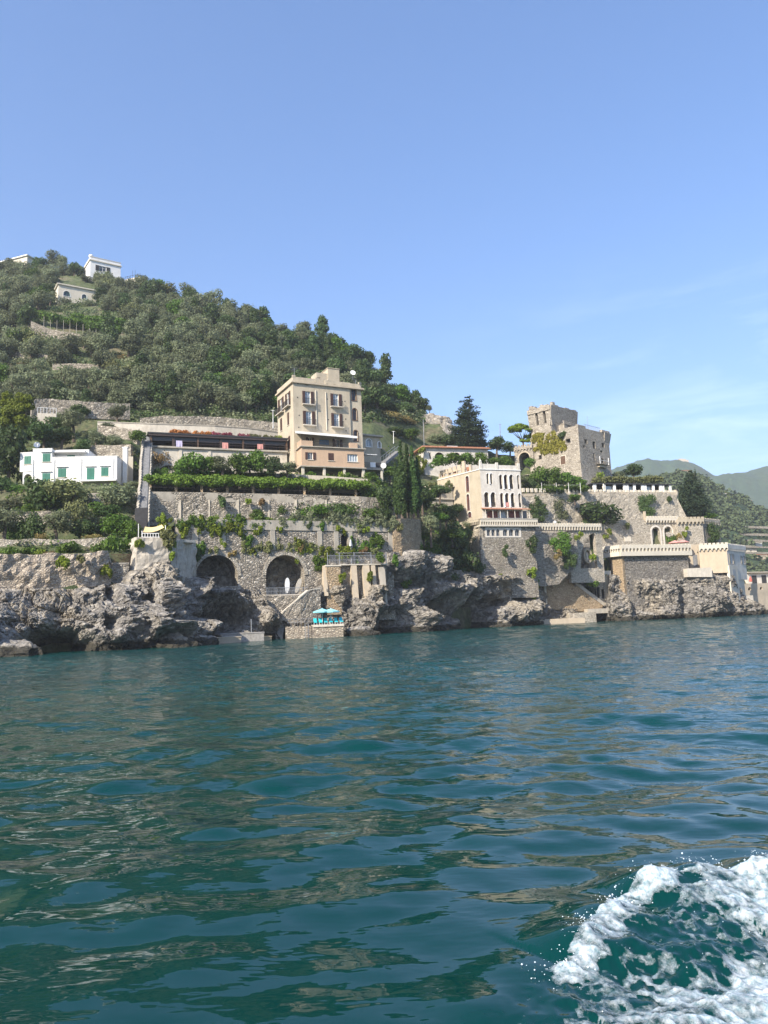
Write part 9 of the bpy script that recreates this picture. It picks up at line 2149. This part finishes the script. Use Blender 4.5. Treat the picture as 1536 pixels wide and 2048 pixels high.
# lime green conifer at the left edge
bl = []; d = 119
for x, y, r in ((14, 792, 11), (26, 806, 14), (20, 824, 17), (40, 818, 15), (54, 799, 13), (44, 840, 15), (14, 842, 14), (60, 812, 10), (34, 858, 13), (40, 792, 9), (8, 806, 10), (28, 838, 15)):
    p = P(x, y, d + g9.uniform(-.8, .8)); s = r * d / 1540; bl.append((p.x, p.y, p.z, s, s, s * .85))
B = P(36, 900, d); foliage_thing('lime_conifer', bl, 9000, .13, 'lime_leaf', 'rounded lime green conifer at the left edge above the white house', 'tree', trunk=[([B, P(34, 850, d), P(28, 805, d)], [.25, .18, .06])], shell=.55, up=.35)
# rocky knoll on the skyline and stray boulders
def boulder(name, c, r, seed, label, mat='rock', flatn=.8):
    g = np.random.default_rng(seed); n1, n2 = 26, 40; vs = []
    for i in range(n1 + 1):
        for j in range(n2): th = math.pi * i / n1; ph = 2 * math.pi * j / n2; vs.append((math.sin(th) * math.cos(ph), math.sin(th) * math.sin(ph), math.cos(th)))
    V = np.array(vs); q = V * 1.6 + seed; w1, w2, wc = worley(q * 1.3, seed % 50); V = V * (1 + .30 * fbm(q, 4, 3) + .22 * (wc - .5) + .2 * np.clip(w2 - w1, 0, .3))[:, None] * np.array([r[0], r[1], r[2]]) + np.array(c)
    F = [(i * n2 + j, (i + 1) * n2 + j, (i + 1) * n2 + (j + 1) % n2, i * n2 + (j + 1) % n2) for i in range(n1) for j in range(n2)]
    return fast_mesh(name, V, np.array(F), mat, smooth=False, label=label, cat='rock')
boulder('rock_outcrop', P(868, 858, 190), (4.6, 3, 3.6), 3, 'brown rocky knoll on the skyline left of the big conifer')
boulder('rock_outcrop', P(893, 872, 186), (2.6, 2.4, 3.2), 5, 'upright rock at the right end of the rocky knoll')
boulder('rock_outcrop', P(118, 748, 175), (2.8, 2.2, 1.8), 8, 'pale boulder in the bare patch of the hill')
boulder('rock_outcrop', P(184, 738, 177), (2.4, 2.0, 1.6), 9, 'pale boulder right of the middle of the bare patch')
for i, (x, y, r, d) in enumerate(((20, 1299, 2.0, 74), (352, 1290, 1.6, 84.5), (400, 1290, 1.4, 88), (722, 1262, 1.5, 105.5), (835, 1258, 1.5, 117), (1000, 1252, 1.4, 132.5), (1250, 1238, 1.6, 150), (1490, 1226, 1.7, 164))):
    p = P(x, y, d); boulder('shore_rock', (p.x, p.y, .1), (r * 1.5, r, r * .75), 20 + i, ['wet boulder in the water at the far left rocks', 'low boulder in the water left of the tan landing stage', 'low boulder touching the tan landing stage', 'low boulder right of the sunbeds', 'low boulder right of the pillared bastion rocks', 'low boulder before the dark sea cave', 'low boulder at the left foot of the bastion rocks', 'low boulder at the right end of the bastion rocks'][i])
# small concrete hut in the trees
def hut():
    q = lambda x, y: (720 + x / 4.267, 860 + y / 4.267); f = Fac(xy(860, 144, 26), xy(905, 146, 26)); z1 = f.loc(*q(700, 485))[1]; z0 = f.loc(*q(700, 600))[1] - 2
    root = empty('concrete_hut', f(0, 0, z0), 'small grey concrete hut with a dark opening half hidden by trees', 'hut'); r = pxrect(f, *q(625, 540), *q(695, 580)); mb = MB(); mb.slab(f, rect(0, f.L, z0, z1), [rect(*r)], 0, .3); mb.box(f, 0, f.L, 3, 3.2, z0, z1); mesh_obj('wall', mb, 'concrete', root); mb = MB(); mb.box(f, -.3, f.L + .3, -.5, 3.5, z1, z1 + .25); mb.box(f, 0, f.L, -.3, -.003, r[2] - .3, r[2] - .1); mesh_obj('roof', mb, 'concrete_pale', root)
hut()
# thin lamp and telegraph poles
for x, y0_, y1_, d, lab in ((35, 752, 800, 160, 'thin white pole on the hill above the lime conifer'), (273, 758, 778, 168, 'short white post on the hill above the roadside wall'), (848, 845, 900, 182, 'telegraph pole on the slope left of the big conifer'), (1000, 848, 870, 182, 'thin pole on the skyline between conifer and umbrella pine'), (787, 862, 886, 165, 'lamp post behind the outdoor stairway'), (546, 820, 852, 148, 'street lamp on the road left of the tall building')):
    a, b_ = P(x, y1_, d), P(x, y0_, d); mb = MB(); mb.tube([a - Vector((0, 0, .5)), b_], [.09, .05], 6); mb.tube([b_ - Vector((.35, 0, .1)), b_ + Vector((.35, 0, -.1))], .04, 4); mesh_obj('pole', mb, 'white_paint' if d < 170 else 'pale_bark', label=lab, cat='pole')
